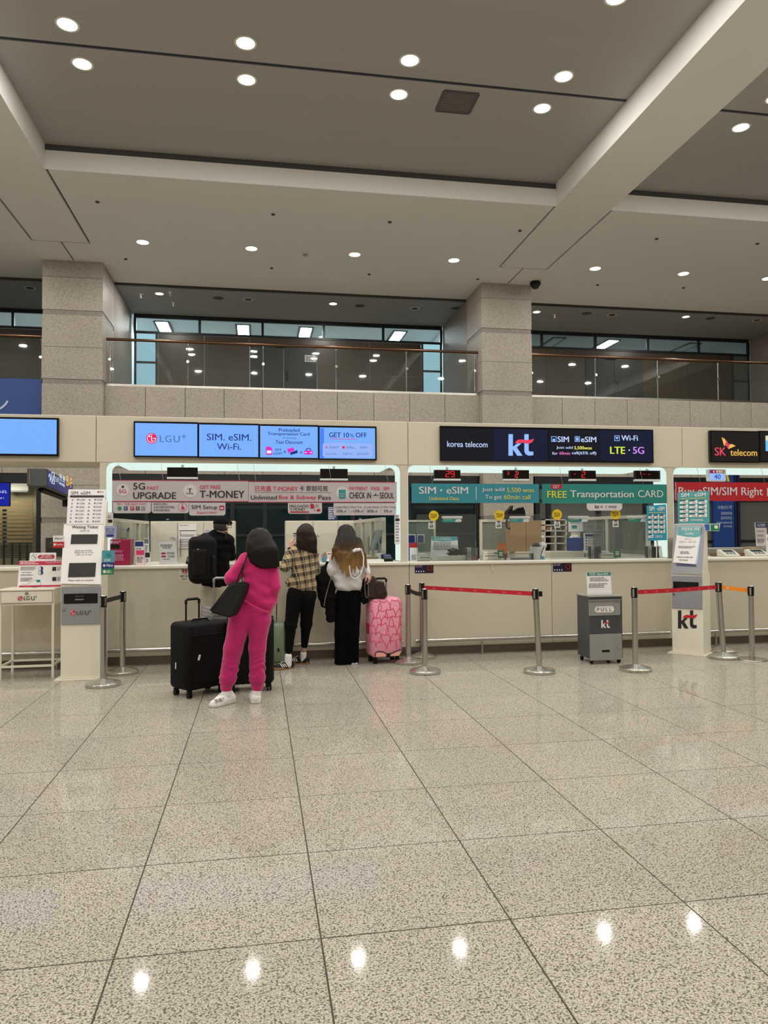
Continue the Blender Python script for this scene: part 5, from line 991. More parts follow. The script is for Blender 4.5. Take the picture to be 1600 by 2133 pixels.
sign_text(t, F, M_EW, [('↑', 100, 985.6, 106, 1004.6, .02), ('도착', 114.4, 993.3, 121.6, 1006, .01), ('到 着', 123, 989.3, 135, 1000, .01), ('Arrivals', 123, 1004, 134.3, 1012, .01)], d=.006); sign_text(t, F, emi('sign_amber', (250, 190, 30), 1.0), [('B-F', 137.8, 993.5, 149.3, 1014, .02)], d=.006)
m = MB(); F.slab(m, 123, 1001.5, 135, 1002.4, .006, .0005); F.slab(m, 106.8, 984.3, 113, 985.5, .006, .0005); F.slab(m, 106.8, 1006.5, 113, 1007.7, .006, .0005); F.slab(m, 106.8, 984.3, 107.6, 1007.5, .006, .0005); F.slab(m, 112.2, 984.5, 113, 1007.7, .006, .0005); F.poly(m, [(108.5, 1004), (109.8, 1004), (111.6, 990), (110.4, 990)], .006, .0005); obj('icon', m, M_EW, t)
obj('support_arm', MB().tube([F.pt(L_*.1, -.03, -.15), F.pt(L_*.97, -.03, -.15), F.pt(L_*.97, -.2, -.15)], .05, 4), M_BLACK, t)
obj('end_strip', F.slab_ab(MB(), -.012, 0.0, .03, hgt-.03, -.27, .02), M_CHROME, t)
F = wall_face(YP-.06); t = thing('hose_cabinet', 'dark recessed hose cabinet on the granite pillar', 'cabinet', F.hit(115, 1160)); obj('case', F.slab(MB(), 95, 1120, 142, 1158, -.058, .06), mat('cabinet_dark', (44, 42, 40), .4), t, bevel=.005); obj('door', F.slab(MB(), 98, 1123, 139, 1142, .003, .008), mat('cabinet_dark2', (58, 54, 50), .4), t)
obj('latch', F.disc(MB(), 107, 1130.5, 0, .012, .02, 12, rpx=1.5), M_STEEL, t)
F = wall_face(YW-.06); t = thing('hanging_banner', 'blue banner with a white Japanese character on the balcony wall', 'banner', F.hit(30, 861)); obj('board', MB().box(P(86, 830, YW)[0]-2.6, P(86.5, 830, YW-.06)[0], YW-.07, YW-.002, F.ab(40, 875)[1], F.ab(40, 789)[1]), mat('banner_blue', (34, 70, 140), .45), t); sign_text(t, wall_face(YW-.075), mat('banner_blue_print', (180, 196, 224), .5), [('ン', -16, 827, 17.5, 858, .02)])
# ------------------------------------------------------------------ ticket kiosk (white, grey door) at the left
M_KIOSK = mat('kiosk_white', (232, 226, 208), 0.4, var=0.015)
M_KGREY = mat('kiosk_grey', (146, 148, 152), 0.45, 0.05)
YK = 8.40; xk0, xk1 = P(126, 1350, YK)[0], P(210, 1350, YK)[0]; kd = 0.36
zk = P(168, 1217, YK)[2]; ztop = P(182, 1021, YK+.36)[2]
t = thing('ticket_kiosk', 'tall white ticket kiosk with a grey door and a Waiting Ticket board', 'kiosk', ((xk0+xk1)/2, YK+kd/2, 0)); KLG = t
obj('base_plate', MB().box(xk0-.06, xk1+.01, YK-.03, YK+kd+.02, 0, .012), M_KIOSK, t)
obj('cabinet', MB().prism([(xk0, YK, .012), (xk0, YK, zk+.02), (xk0, YK+.30, ztop-.12), (xk0, YK+kd, ztop-.12), (xk0, YK+kd, .012)], (xk1-xk0, 0, 0)), M_KIOSK, t, bevel=.008)
F = wall_face(YK-.001); dr = obj('door', F.slab(MB(), 128, 1221.5, 211, 1300, 0, .014), M_KGREY, t, bevel=.004)
F = wall_face(YK-.016); obj('slot_panel', F.rslab(MB(), 133, 1236.5, 203.5, 1257, .008, 0, .003), M_BLACKG, dr); obj('slot_lip', F.slab(MB(), 156.5, 1247.5, 174.5, 1250, .003, .006), M_ALU, dr); obj('print', F.lines(MB(), 157, 1240.8, 175, 1243, 1, .005, seed=2), M_INKG, dr); obj('lock', F.disc(MB(), 133.5, 1269, 0, 0, .012, 14, rpx=3.2), M_CHROME, dr)
lg_logo(t, F, 151, 1277, 6.2, M_LGRED, M_PAPER, .002); sign_text(t, F, mat('logo_grey', (74, 72, 74), .5), [('LG', 160, 1272.2, 173.5, 1280.5, .02), ('U', 177, 1272, 185, 1280.7, .02), ('+', 186, 1270, 190.5, 1275)])
vk = np.array([0, .36, ztop-zk]); F = Face((xk0, YK-.012, zk), (1, 0, 0), vk)
obj('ticket_board', F.poly(MB(), [(126.5, 1216), (210, 1217.5), (213.5, 1090), (133.5, 1092)], 0, .006), M_PAPER, t)
obj('price_card', F.poly(MB(), [(139, 1093), (216, 1092), (221.5, 1020.5), (143, 1020)], .007, .004), mat('price_card_grey', (224, 220, 222), .5), t)
F2 = Face(F.pt(0, 0, .012), F.u, F.v)
sign_text(t, F2, M_INK, [('SIM. eSIM.', 148, 1023.5, 190, 1030.3, .015), ('Waiting Ticket', 149.5, 1094.5, 204.5, 1102, .02), ('순번대기표', 166.5, 1103.5, 186.5, 1107.5)], d=0)
obj('print', F2.rslab(MB(), 145.5, 1031.8, 217, 1036.3, .012, 0, .001), M_INK, t); obj('logo_disc', F2.disc(MB(), 205, 1024.6, 0, 0, .001, 14, rpx=2), M_LGRED, t); obj('print', F2.lines(MB(), 208, 1022.8, 218, 1026.4, 1, .001, seed=4), M_INKG, t)
prices = (('₩ 6,500', '₩ 36,500'), ('₩ 12,000', '₩ 37,500'), ('₩ 18,000', '₩ 38,500'), ('₩ 23,600', '₩ 55,000'), ('₩ 27,500', '₩ 60,500'), ('₩ 32,000', '₩ 71,500'), ('₩ 35,000', '₩ 68,000'))
for i, (a, b) in enumerate(prices):
    y = 1039.2+7.55*i; x = 149.5-i*.75
    sign_text(t, F2, M_INK, [(a, x+11, y, x+27.5-(0), y+4.3), (b, x+47, y-.4, x+63.5, y+4)], d=.001); obj('print', F2.lines(MB(), x, y+.6, x+3.6, y+4, 2, .001, seed=i), M_INK, t); obj('print', F2.lines(MB(), x+35.5, y+.4, x+40, y+3.6, 2, .001, seed=i+9), M_INK, t)
for q in ((148, 1113, 203, 1132.5), (143, 1172.5, 199, 1201.5)): obj('cover_panel', F2.slab(MB(), *q, -.004, .004), mat('black_cover', (36, 34, 34), .6), t)
sign_text(t, F2, M_INK, [('Kiosk out of order', 156.5, 1144.6, 191.5, 1148.4), ('Please line up in the', 155, 1149.2, 194.5, 1153), ('order you arrived', 157, 1153.6, 191, 1157.4)], d=-.004); sign_text(t, F2, M_INK, [('Please ready your passport', 142, 1206.3, 195.5, 1211.3)], d=-.004)
# flags on the kiosk
for q, lb, mt in (((212.5, 1146.5, 239, 1171.5), 0, mat('flag_teal', (84, 156, 172), .5)), ((211.5, 1171.5, 238, 1184.5), 1, M_NAVY), ((211, 1184.5, 237, 1197), 2, M_GRN)):
    Fq = wall_face(YK+.02); obj('side_flag', Fq.slab(MB(), *q, 0, .004), mt, t)
    if lb == 1: sign_text(t, Fq, M_PAPER, [('Alipay', 221, 1174.5, 236, 1181.5, .02)]); obj('print', Fq.slab(MB(), 215, 1175.5, 219.5, 1180.5, .005, .0005), M_PAPER, t)
    elif lb == 2: obj('print', Fq.disc(MB(), 218, 1190.7, 0, .005, .0005, 14, rpx=3.4), M_PAPER, t); obj('print', Fq.lines(MB(), 222.5, 1187.5, 234, 1194, 2, .005, seed=3), M_PAPER, t)
    else: obj('print', Fq.lines(MB(), 217, 1164, 235, 1169.5, 2, .005, seed=4), M_PAPER, t); obj('print', Fq.disc(MB(), 226.5, 1156.5, 0, .005, .0005, 6, rpx=5.5), M_TEAL, t)
Fq = wall_face(YK+.2); obj('coupon_flag', Fq.slab(MB(), 218, 1095.5, 242, 1120, 0, .004), mat('flag_lilac', (160, 166, 200), .5), t); sign_text(t, Fq, M_NAVY, [('Get a Taxi', 221, 1099.5, 239, 1103.7, .015), ('Discount', 221, 1104.5, 238.5, 1108, .015), ('Coupon!', 222, 1108.6, 237.5, 1112.2, .015)]); obj('print', Fq.rslab(MB(), 222, 1113.2, 237, 1118, .006, .005, .0005), M_NAVY, t)
for q, w, mt, c2 in (((110.5, 1115.5, 134, 1128.5), 'Alipay+', M_PAPER, M_INK), ((110, 1128.5, 133.5, 1141), 'PayPay', M_RED, M_PAPER)):
    Fq = wall_face(YK+.12); obj('side_flag', Fq.slab(MB(), *q, 0, .004), mt, t); sign_text(t, Fq, c2, [(w, q[0]+(3 if c2 is M_INK else 8), q[1]+4, q[2]-2, q[3]-4, .015)])
    if c2 is M_PAPER: obj('print', Fq.slab(MB(), q[0]+2, q[1]+3.5, q[0]+6.5, q[3]-4.5, .005, .0005), M_PAPER, t)

# ------------------------------------------------------------------ small white table with its display stand
YT = 8.60; xt0, xt1 = P(-3, 1300, YT)[0], P(112, 1300, YT)[0]; td = .44; ztt = P(55, 1229.5, YT)[2]
t = thing('side_table', 'small white metal table with a drawer beside the ticket kiosk', 'table', ((xt0+xt1)/2, YT+td/2, 0)); M_TW = mat('table_white', (228, 222, 206), .4)
obj('table_top', MB().box(xt0-.004, xt1+.004, YT-.004, YT+td+.004, ztt-.006, ztt+.012), M_TW, t, bevel=.004); obj('drawer_box', MB().box(xt0+.001, xt1-.001, YT+.006, YT+td, ztt-.165, ztt-.006), M_TW, t)
F = wall_face(YT+.004); d = obj('drawer', F.slab(MB(), 1.5, 1231.5, 109.5, 1256, 0, .012), M_TW, t, bevel=.003); F = wall_face(YT-.009); obj('lock', F.disc(MB(), 56, 1236, 0, 0, .012, 14, rpx=3.4), M_CHROME, d)
m = MB()
for q in ((1.5, 1231.3, 109.5, 1232), (1.5, 1255.3, 109.5, 1256), (1.2, 1231.3, 1.9, 1256), (109, 1231.3, 109.7, 1256)): F.slab(m, *q, 0, .0008)
obj('drawer_gap', m, M_INKG, d)
lg_logo(t, F, 42, 1246.5, 5.6, M_LGRED, M_PAPER, .002); sign_text(t, F, M_INK, [('LG', 50, 1242, 62, 1250, .02), ('U', 65, 1242, 72.3, 1250.2, .02), ('+', 73.5, 1240.3, 77.5, 1245)])
for x in (xt0, xt1-.025):
    for y in (YT+.008, YT+td-.025): obj('leg', MB().box(x, x+.025, y, y+.025, 0, ztt-.165), M_TW, t)
for y in (YT+.008, YT+td-.025): obj('stretcher', MB().box(xt0+.025, xt1-.025, y, y+.022, .12, .142), M_TW, t)
for x in (xt0, xt1-.025): obj('stretcher', MB().box(x, x+.022, YT+.033, YT+td-.025, .12, .142), M_TW, t)
ztb = ztt+.012
F = Face((0, YT+.12, ztb), (1, 0, 0), (0, .22, 1)); t = thing('instruction_stand', 'white SIM card instruction board with a crimson header on the small table', 'sign', (F.hit(80, 1222)[0], YT+.16, ztb))
m = F.slab(MB(), 38.5, 1168, 131, 1222.8, 0, .006); v = np.array(m.v); v[v[:, 2] < ztb+.02, 2] = ztb+.001; m.v = [tuple(p) for p in v]; obj('board', m, M_PAPER, t)
F = Face(F.pt(0, 0, .007), F.u, F.v); obj('header', F.slab(MB(), 39.5, 1169, 130.5, 1177, 0, .0005), M_CRIM, t); obj('footer', F.slab(MB(), 39.5, 1219, 130, 1222.3, 0, .0005), M_CRIM, t); obj('print', F.lines(MB(), 42, 1170.3, 85, 1176, 2, .002, seed=1), M_PAPER, t); sign_text(t, F, M_PAPER, [('Prepaid SIM Card', 96, 1170, 128, 1173.5)], d=.002)
m = MB(); F.lines(m, 43, 1180, 76, 1188, 4, 0, seed=2); F.lines(m, 46, 1191, 72, 1193.5, 1, 0, seed=3); F.lines(m, 43, 1196, 72, 1199, 2, 0, seed=4); F.lines(m, 43, 1203, 70, 1211, 4, 0, seed=5); obj('print', m, M_INKG, t)
for y in (1184.5, 1192.5): obj('dial', F.ring(MB(), 85, y, 5.2, .12, .001), M_INK, t); obj('dial', F.poly(MB(), [(85, y-4.8), (88.6, y-3.4), (90, y), (88.6, y+3.4), (85, y+4.8)], .001, .0005), M_NAVY, t)
for y in (1179, 1200): obj('diagram', F.slab(MB(), 109, y+2, 117, y+10, .001, .0005), M_INK, t); obj('diagram', F.lines(MB(), 119, y+1, 127, y+10, 4, .001, seed=int(y)), M_INKG, t)
F = Face((0, YT+.135+.05, ztb), (1, 0, 0), (0, .22, 1)); obj('topper', F.rslab(MB(), 62, 1151.5, 117, 1169.5, .01, 0, .006), M_PAPER, t); F = Face(F.pt(0, 0, .007), F.u, F.v); obj('topper_pill', F.rslab(MB(), 79, 1155.5, 114, 1164, .03, 0, .0005), M_LGRED, t); sign_text(t, F, M_PAPER, [('SIM CARD', 86.5, 1156.6, 106, 1159.4, .015), ('EJECTOR PIN', 83.5, 1160.2, 109, 1163, .015)], d=.002); m = F.ring(MB(), 71, 1159.5, 6, .1, 0); F.poly(m, [(67.5, 1157), (69, 1155.8), (74.8, 1162), (73.6, 1163)], 0, .0005); obj('icon', m, M_INKG, t)
t = thing('pin_tether', 'thin black tether wire with an ejector pin on the small table', 'wire', (P(65, 1224, YT+.06)[0], YT+.06, ztb)); pts = [(50, 1223), (42, 1221.5), (46, 1218), (58, 1217), (66, 1211), (74, 1208), (82, 1210), (86, 1215), (84, 1221), (70, 1223), (60, 1222), (78, 1224)]
obj('wire', MB().tube([np.array(P(x, y, YT+.055)) for x, y in pts], .0018, 5), M_BLACK, t, smooth=True); q = P(80, 1210, YT+.054); obj('pin_tag', MB().box(q[0]-.02, q[0]+.02, q[1]-.002, q[1]+.001, q[2]-.015, q[2]+.012), M_TEAL, t)

# ------------------------------------------------------------------ the second kiosk (turned to the left)
kr = math.radians(48); u = np.array([math.cos(kr), -math.sin(kr), 0]); dv = np.array([math.sin(kr), math.cos(kr), 0]); A = np.array(G(1400.6, 1360.5)); kw, kdp = .385, .34; up = np.array([0, 0, 1.0])
KP = lambda a, b, z: A+u*a+dv*b+up*z
t = thing('queue_kiosk', 'white and grey queue kiosk with a teal CLOSED notice', 'kiosk', A+u*kw/2+dv*kdp/2)
obj('base_plate', MB().prism([KP(-.05, -.03, 0), KP(kw+.03, -.03, 0), KP(kw+.03, kdp+.03, 0), KP(-.05, kdp+.03, 0)], up*.012), M_KIOSK, t)
prof = [(0, .012), (0, 1.03), (.17, 1.66), (.26, 1.66), (.26, 1.10), (kdp, .98), (kdp, .012)]
obj('cabinet', MB().prism([KP(0, b, z) for b, z in prof], u*kw), M_KIOSK, t, bevel=.008)
FK = Face(KP(0, -.001, 0), u, up); obj('door', FK.poly(MB(), [(1399.2, 1199), (1463, 1200), (1463.5, 1269), (1400.5, 1266.5)], 0, .012), M_KGREY, t, bevel=.004); FK2 = Face(KP(0, -.014, 0), u, up)
obj('slot_panel', FK2.slab(MB(), 1402.5, 1212, 1455.5, 1227, 0, .003), M_BLACKG, t); obj('lock', FK2.disc(MB(), 1403.8, 1237.5, 0, 0, .01, 12, rpx=2), M_CHROME, t)
kt_logo(t, Face(KP(0, -.002, 0), u, up), 1412.5, 1271.5, 1452, 1309, M_INK, M_KTRED, .001)
vs = dv*.17+up*.63; FS = Face(KP(0, 0, 1.03)+FK.n*.004, u, vs); obj('slanted_panel', FS.slab_ab(MB(), .004, kw-.004, -.012, .645, 0, .008), M_KGREY, t)
FS1 = Face(FS.pt(0, 0, .010), u, vs); obj('touch_screen', FS1.poly(MB(), [(1409.5, 1171), (1450, 1172), (1449.5, 1180.5), (1409, 1178.5)], 0, .002), mat('dim_screen', (70, 82, 110), .15), t); obj('screen_edge', FS1.poly(MB(), [(1457.5, 1115), (1460.5, 1115), (1452.5, 1176), (1449.5, 1175)], 0, .004), emi('screen_edge_light', (176, 200, 230), .8), t)
FS2 = Face(FS.pt(0, 0, .016), u, vs); obj('notice', FS2.poly(MB(), [(1413, 1095.5), (1462, 1097), (1449, 1175.5), (1402, 1172)], 0, .005), M_PAPER, t)
FS3 = Face(FS2.pt(0, 0, .007), u, vs); obj('notice_header', FS3.poly(MB(), [(1413, 1096), (1462, 1097.3), (1458.5, 1117), (1448, 1119), (1430, 1118), (1411, 1114)], 0, .0005), mat('notice_teal', (92, 162, 164), .5), t)
sign_text(t, FS3, M_PAPER, [('영업종료 안내', 1419.5, 1098.5, 1456.5, 1105.3, .02), ('CLOSED', 1427, 1109.5, 1445, 1113.8, .02)], d=.002); sign_text(t, FS3, M_INKG, [('운영시간', 1426, 1121, 1440, 1124.5), ('오전 6시 ~ 오후 10시', 1415, 1126.5, 1450, 1130.5)], d=.002); m = MB()
for i, q in enumerate(((1413, 1137, 1450, 1142), (1417, 1148, 1442, 1154), (1410, 1159, 1444, 1162), (1415, 1165, 1438, 1168))): FS3.lines(m, *q, 1 if i > 1 else 2, .002, seed=i)
obj('print', m, M_INKG, t)
FT = Face(KP(0, .18, 1.66), u, up+dv*.05); obj('price_board', FT.poly(MB(), [(1411.3, 1026), (1477.3, 1022.3), (1477.8, 1089.5), (1413, 1092)], -.012, .012), mat('board_teal', (72, 158, 162), .5), t); FT1 = Face(FT.pt(0, 0, .0005), FT.u, FT.v); price_board(t, FT1, 1412.5, 1024, 1477, 1091, None); obj('board_foot', MB().prism([KP(.1, .185, 1.655), KP(.3, .185, 1.655), KP(.3, .20, 1.655), KP(.1, .20, 1.655)], up*.06), M_ACRYL, t)
FQ = Face(KP(kw, .17, 0), (1, -.25, 0), up); obj('pay_flag', FQ.poly(MB(), [(1464, 1091), (1500, 1090.5), (1498, 1106.3), (1464, 1105.5)], 0, .004), M_PAPER, t); obj('print', FQ.slab(MB(), 1465.5, 1092, 1478, 1105, .005, .0005), mat('flag_blue', (50, 100, 180), .5), t); obj('print', FQ.slab(MB(), 1480, 1092, 1498, 1105.3, .005, .0005), M_GRN, t); m = MB(); FQ.disc(m, 1491.5, 1097.7, 0, .006, .0005, 16, rpx=4); obj('print', m, M_PAPER, t)

# ------------------------------------------------------------------ grey return box on casters
YR = 8.13; xr0, xr1 = P(1228.5, 1310, YR)[0], P(1297, 1310, YR)[0]; zr0, zr1 = .065, P(1262, 1241.5, YR)[2]
M_RBOX = mat('return_box_grey', (70, 73, 76), .45, .1); M_RBL = mat('return_box_light', (148, 148, 143), .45, .1)
t = thing('return_box', 'grey metal return box on casters marked PULL', 'return box', ((xr0+xr1)/2, YR+.17, 0)); F = wall_face(YR-.001)
obj('body', MB().box(xr0, xr1, YR, YR+.34, zr0, zr1-.012), M_RBOX, t, bevel=.006); obj('lid', MB().box(xr0-.008, xr1+.008, YR-.012, YR+.35, zr1-.012, zr1+.004), M_RBL, t, bevel=.005)
d = obj('flap', F.slab(MB(), 1226.2, 1250, 1291.5, 1282, 0, .01), M_RBL, t, bevel=.003); F1 = wall_face(YR-.012); obj('pull_plate', F1.rslab(MB(), 1239, 1262.8, 1279.3, 1275.8, .05, 0, .003), M_PAPER, d); F2 = wall_face(YR-.016); sign_text(d, F2, mat('print_grey', (82, 84, 82), .5), [('P U L L', 1244, 1265.3, 1274, 1273.6, .012)], d=.001); obj('print', F1.lines(MB(), 1282, 1253.8, 1289.5, 1256, 1, .001, seed=2), M_INKG, d)
obj('flap_rim', F1.slab(MB(), 1226, 1248.5, 1291.8, 1251.5, 0, .012), M_ALU, d)
kt_logo(t, F, 1252.5, 1291.5, 1270.5, 1308, M_PAPER, M_RED, .001)
d = obj('door', F.slab(MB(), 1228.5, 1320.5, 1295.2, 1375, 0, .01), M_RBL, t, bevel=.003); obj('handle_slot', F1.slab(MB(), 1254.5, 1353.8, 1270.3, 1358.2, 0, .003), M_BLACK, d); obj('lock', F1.disc(MB(), 1289.5, 1347.5, 0, 0, .01, 14, rpx=2.8), M_CHROME, d)
for x in (xr0+.035, xr1-.035):
    for y in (YR+.04, YR+.30):
        c_ = obj('caster', MB().lathe([(.001, -.012), (.027, -.012), (.030, -.006), (.030, .006), (.027, .012), (.001, .012)], 16, (x, y, .030), 'x'), M_BLACK, t, smooth=True); obj('caster_fork', MB().box(x-.018, x+.018, y-.014, y+.014, .05, zr0), M_STEEL, c_)
F = Face((0, YR+.06, zr1+.004), (1, 0, 0), (0, .12, 1)); t = thing('sign_holder', 'clear holder with a Return BOX notice on top of the grey box', 'sign', ((xr0+xr1)/2, YR+.1, zr1+.004))
m = F.slab(MB(), 1222.5, 1191.5, 1273, 1236, 0, .004); v = np.array(m.v); v[v[:, 2] < zr1+.03, 2] = zr1+.012; m.v = [tuple(p) for p in v]; obj('sheet', m, M_PAPER, t); F1 = Face(F.pt(0, 0, .005), F.u, F.v)
obj('header', F1.slab(MB(), 1222.8, 1192, 1272.3, 1199.3, 0, .0005), mat('header_teal', (44, 122, 116), .5), t); sign_text(t, F1, M_PAPER, [('반납함', 1228, 1193, 1240, 1198.3, .015), (': Return BOX', 1242, 1193.3, 1267, 1198, .015)], d=.002)
m = MB(); F1.lines(m, 1229, 1202, 1268, 1211, 3, .001, seed=4); F1.lines(m, 1227, 1214.5, 1270, 1224.5, 3, .001, seed=5); obj('print', m, M_INKG, t); obj('acrylic_tray', MB().box(F.hit(1221, 1236)[0], F.hit(1276, 1236)[0], YR+.0, YR+.16, zr1+.0045, zr1+.011).box(F.hit(1221, 1236)[0], F.hit(1276, 1236)[0], YR, YR+.004, zr1+.011, zr1+.04), M_ACRYL, t)

# ------------------------------------------------------------------ belt barriers
M_BELT = mat('belt_red', (190, 20, 40), .6); M_BELTK = mat('belt_black', (26, 24, 26), .6); M_BELTO = mat('belt_orange', (240, 140, 24), .6)
def stanchion(px, py, h, label, lean=0.0, flat=False, dirs=(0,)):
    q = G(px, py); t = thing('belt_stanchion', label, 'stanchion', (q[0], q[1], 0)); h0 = h
    base = [(.001, 0), (.172, 0), (.176, .006), (.176, .030), (.168, .036), (.12, .05), (.06, .068), (.036, .078), (.001, .078)] if not flat else [(.001, 0), (.172, 0), (.175, .005), (.172, .012), (.05, .018), (.001, .018)]
    obj('base', MB().lathe(base, 40), M_STEEL, t, smooth=True, local=True)
    top = np.array([lean, 0, h0]); pz = .07 if not flat else .016
    obj('post', MB().tube([(0, 0, pz), top*(1-.02/h0)+np.array([0, 0, 0])], .0315, 20), M_STEEL, t, smooth=True, local=True)
    tl = lambda z: np.array([lean*z/h0, 0, z])
    hd = obj('belt_head', MB().tube([tl(h0-.115), tl(h0-.005), tl(h0)], [.0345, .0345, .030], 20), M_BLACK, t, smooth=True, local=True)
    obj('cap', MB().tube([tl(h0), tl(h0+.006)], [.030, .024], 20), M_STEEL, hd, smooth=True, local=True)
    for k in range(4):
        an = k*math.pi/2+math.pi/4; e_ = np.array([math.cos(an), math.sin(an), 0]); c_ = tl(h0-.06)+e_*.034; s_ = np.array([-e_[1], e_[0], 0])
        obj('side_strip', MB().prism([c_-s_*.010+np.array([0, 0, -.045]), c_+s_*.010+np.array([0, 0, -.045]), c_+s_*.010+np.array([0, 0, .045]), c_-s_*.010+np.array([0, 0, .045])], e_*.003), M_STEEL, hd, local=True)
    return t, q, h0, lean
def belt(st, st2, mt, name='belt', z0=None, z1=None, sag=.01, prints=False, clip2=True):
    t, q, h, le = st; t2, q2, h2, le2 = st2; a = np.array([q[0]+le, q[1], h-.055]); b = np.array([q2[0]+le2, q2[1], h2-.055]); d = b-a; L = np.linalg.norm(d[:2]); e = d/np.linalg.norm(d); n = np.array([e[1], -e[0], 0]); n /= np.linalg.norm(n); a = a+e*.034; b = b-e*.034
    rows = []
    for i in range(13):
        f = i/12; p = a+(b-a)*f+np.array([0, 0, -sag*4*f*(1-f)]); rows.append((p+np.array([0, 0, .024]), p+np.array([0, 0, -.024])))
    m = MB()
    for i in range(12): m.prism([rows[i][0], rows[i+1][0], rows[i+1][1], rows[i][1]], n*.0018)
    o = obj(name, m, mt, t)
    if prints:
        for i in range(7):
            f = (i+.8)/7.6; p = a+(b-a)*f+np.array([0, 0, -sag*4*f*(1-f)]); Fq = Face(p+n*(.003 if n[1] < 0 else -.001), e if e[0] > 0 else -e, (0, 0, 1)); m = MB()
            if prints == 'kt': m.add([Fq.pt(-.022+.044*v_[0], -.012+.024*v_[1], .001) for v_ in text_mesh('kt')[0]], text_mesh('kt')[1]); obj('belt_print', m, mat('belt_print_pink', (226, 130, 140), .6), o)
            elif i in (1,): m.prism([Fq.pt(-.02, -.012), Fq.pt(.0, .014), Fq.pt(.022, -.012), Fq.pt(.008, -.002)], Fq.n*.001); obj('belt_print', m, M_PAPER, o)
    if clip2: obj('belt_clip', MB().prism([b-e*.004+np.array([0, 0, .028])+n*.012, b+e*.014+np.array([0, 0, .028])+n*.012, b+e*.014+np.array([0, 0, -.028])+n*.012, b-e*.004+np.array([0, 0, -.028])+n*.012], -n*.024), M_BLACK, t)
SH = lambda px, py, pt: P(px, pt, G(px, py)[1])[2]
sA = stanchion(215, 1428, SH(215, 1428, 1241.5), 'steel belt stanchion in front of the white ticket kiosk'); sB = stanchion(255.5, 1403, SH(255.5, 1403, 1232), 'steel belt stanchion between the ticket kiosk and the black suitcase')
sC = stanchion(851, 1381, SH(851, 1381, 1218), 'steel belt stanchion beside the pink suitcase'); sD = stanchion(885.5, 1401.5, SH(885.5, 1401.5, 1227), 'steel belt stanchion joined by a short black belt to the one by the pink suitcase')
sE = stanchion(880, 1370, SH(880, 1370, 1214.5), 'steel belt stanchion close to the counter holding the long red belt'); sF = stanchion(1123.5, 1401, SH(1123.5, 1401, 1226.5), 'leaning steel belt stanchion at the far end of the long red belt', lean=-.035)
sG = stanchion(1324, 1396.5, SH(1324, 1396.5, 1223.5), 'steel belt stanchion right of the grey return box'); sH = stanchion(1507.5, 1371, SH(1507.5, 1371, 1213), 'steel belt stanchion where the red and orange belts meet', lean=-.05); sI = stanchion(1505, 1358, SH(1505, 1358, 1213.5), 'steel belt stanchion just behind the one where the belts meet', lean=-.05); sJ = stanchion(1567, 1374, SH(1567, 1374, 1221), 'steel belt stanchion with a thin flat base at the end of the orange belt', flat=True)
belt(sA, sB, M_BELTK, sag=.0); belt(sC, sD, M_BELTK, sag=.02); belt(sE, sF, M_BELT, sag=.0, prints='kt'); belt(sG, sH, M_BELT, sag=.006, prints='kt'); belt(sH, sJ, M_BELTO, sag=.0, prints='arrow')
obj('belt_cassette', MB().box(sF[1][0]+sF[3]+.03, sF[1][0]+sF[3]+.075, sF[1][1]-.02, sF[1][1]+.02, sF[2]-.085, sF[2]-.028), M_BLACK, sF[0], bevel=.004)

# ------------------------------------------------------------------ suitcases
M_CASEK = mat('suitcase_black', (8, 8, 9), .65, spec=.18, var=.2, scale=200, bump=.15); M_CASEG = mat('suitcase_charcoal', (10, 10, 11), .5, spec=.25); M_GREEN = mat('suitcase_green', (116, 132, 104), .4)
def wheel_set(t, w, d, inset=.05, zb=.075):
    for sx in (-1, 1):
        for sy in (-1, 1):
            x, y = sx*(w/2-inset), sy*(d/2-inset)
            hs = obj('caster', MB().box(x-.022, x+.022, y-.022, y+.022, .045, zb), M_BLACK, t, local=True, bevel=.008)
            for k in (-1, 1): obj('wheel', MB().lathe([(.001, -.008), (.024, -.008), (.027, -.004), (.027, .004), (.024, .008), (.001, .008)], 16, (x+k*.014, y, .027), 'x'), M_BLACK, hs, local=True, smooth=True)
def rounded_case(w, d, z0, z1, r, ribs=0, ribd=.006, k=5):
    """upright shell with rounded vertical edges and softened top and bottom; ribs are vertical grooves"""
    m = MB(); ring = []
    for cx, cy, an in ((w/2-r, d/2-r, 0), (-w/2+r, d/2-r, 90), (-w/2+r, -d/2+r, 180), (w/2-r, -d/2+r, 270)):
        for i in range(k+1): q = math.radians(an+90*i/k); ring.append((cx+r*math.cos(q), cy+r*math.sin(q), math.cos(q), math.sin(q)))
    if ribs:
        full = []
        for i in range(len(ring)):
            a, b = ring[i], ring[(i+1) % len(ring)]; full.append(a); L = math.hypot(b[0]-a[0], b[1]-a[1])
            if L > .1:
                n_ = max(2, int(L/(w/ribs))); nx, ny = a[2], a[3]
                for j in range(n_):
                    f0 = (j+.5)/n_
                    for df, dd in ((-.28, 0), (-.18, ribd), (.18, ribd), (.28, 0)): f = f0+df/n_; full.append((a[0]+(b[0]-a[0])*f-nx*dd, a[1]+(b[1]-a[1])*f-ny*dd, nx, ny))
        ring = full
    lv = [(z0, r*.7), (z0+r*.2, r*.3), (z0+r*.7, 0), (z1-r*.7, 0), (z1-r*.2, r*.3), (z1, r*.7)]; n = len(ring); vs = []; fs = []
    for z, ins in lv: vs += [(x-nx*ins, y-ny*ins, z) for x, y, nx, ny in ring]
    for i in range(len(lv)-1):
        for j in range(n): fs.append((i*n+j, i*n+(j+1) % n, (i+1)*n+(j+1) % n, (i+1)*n+j))
    fs += [tuple(range(n-1, -1, -1)), tuple((len(lv)-1)*n+j for j in range(n))]; return m.add(vs, fs)
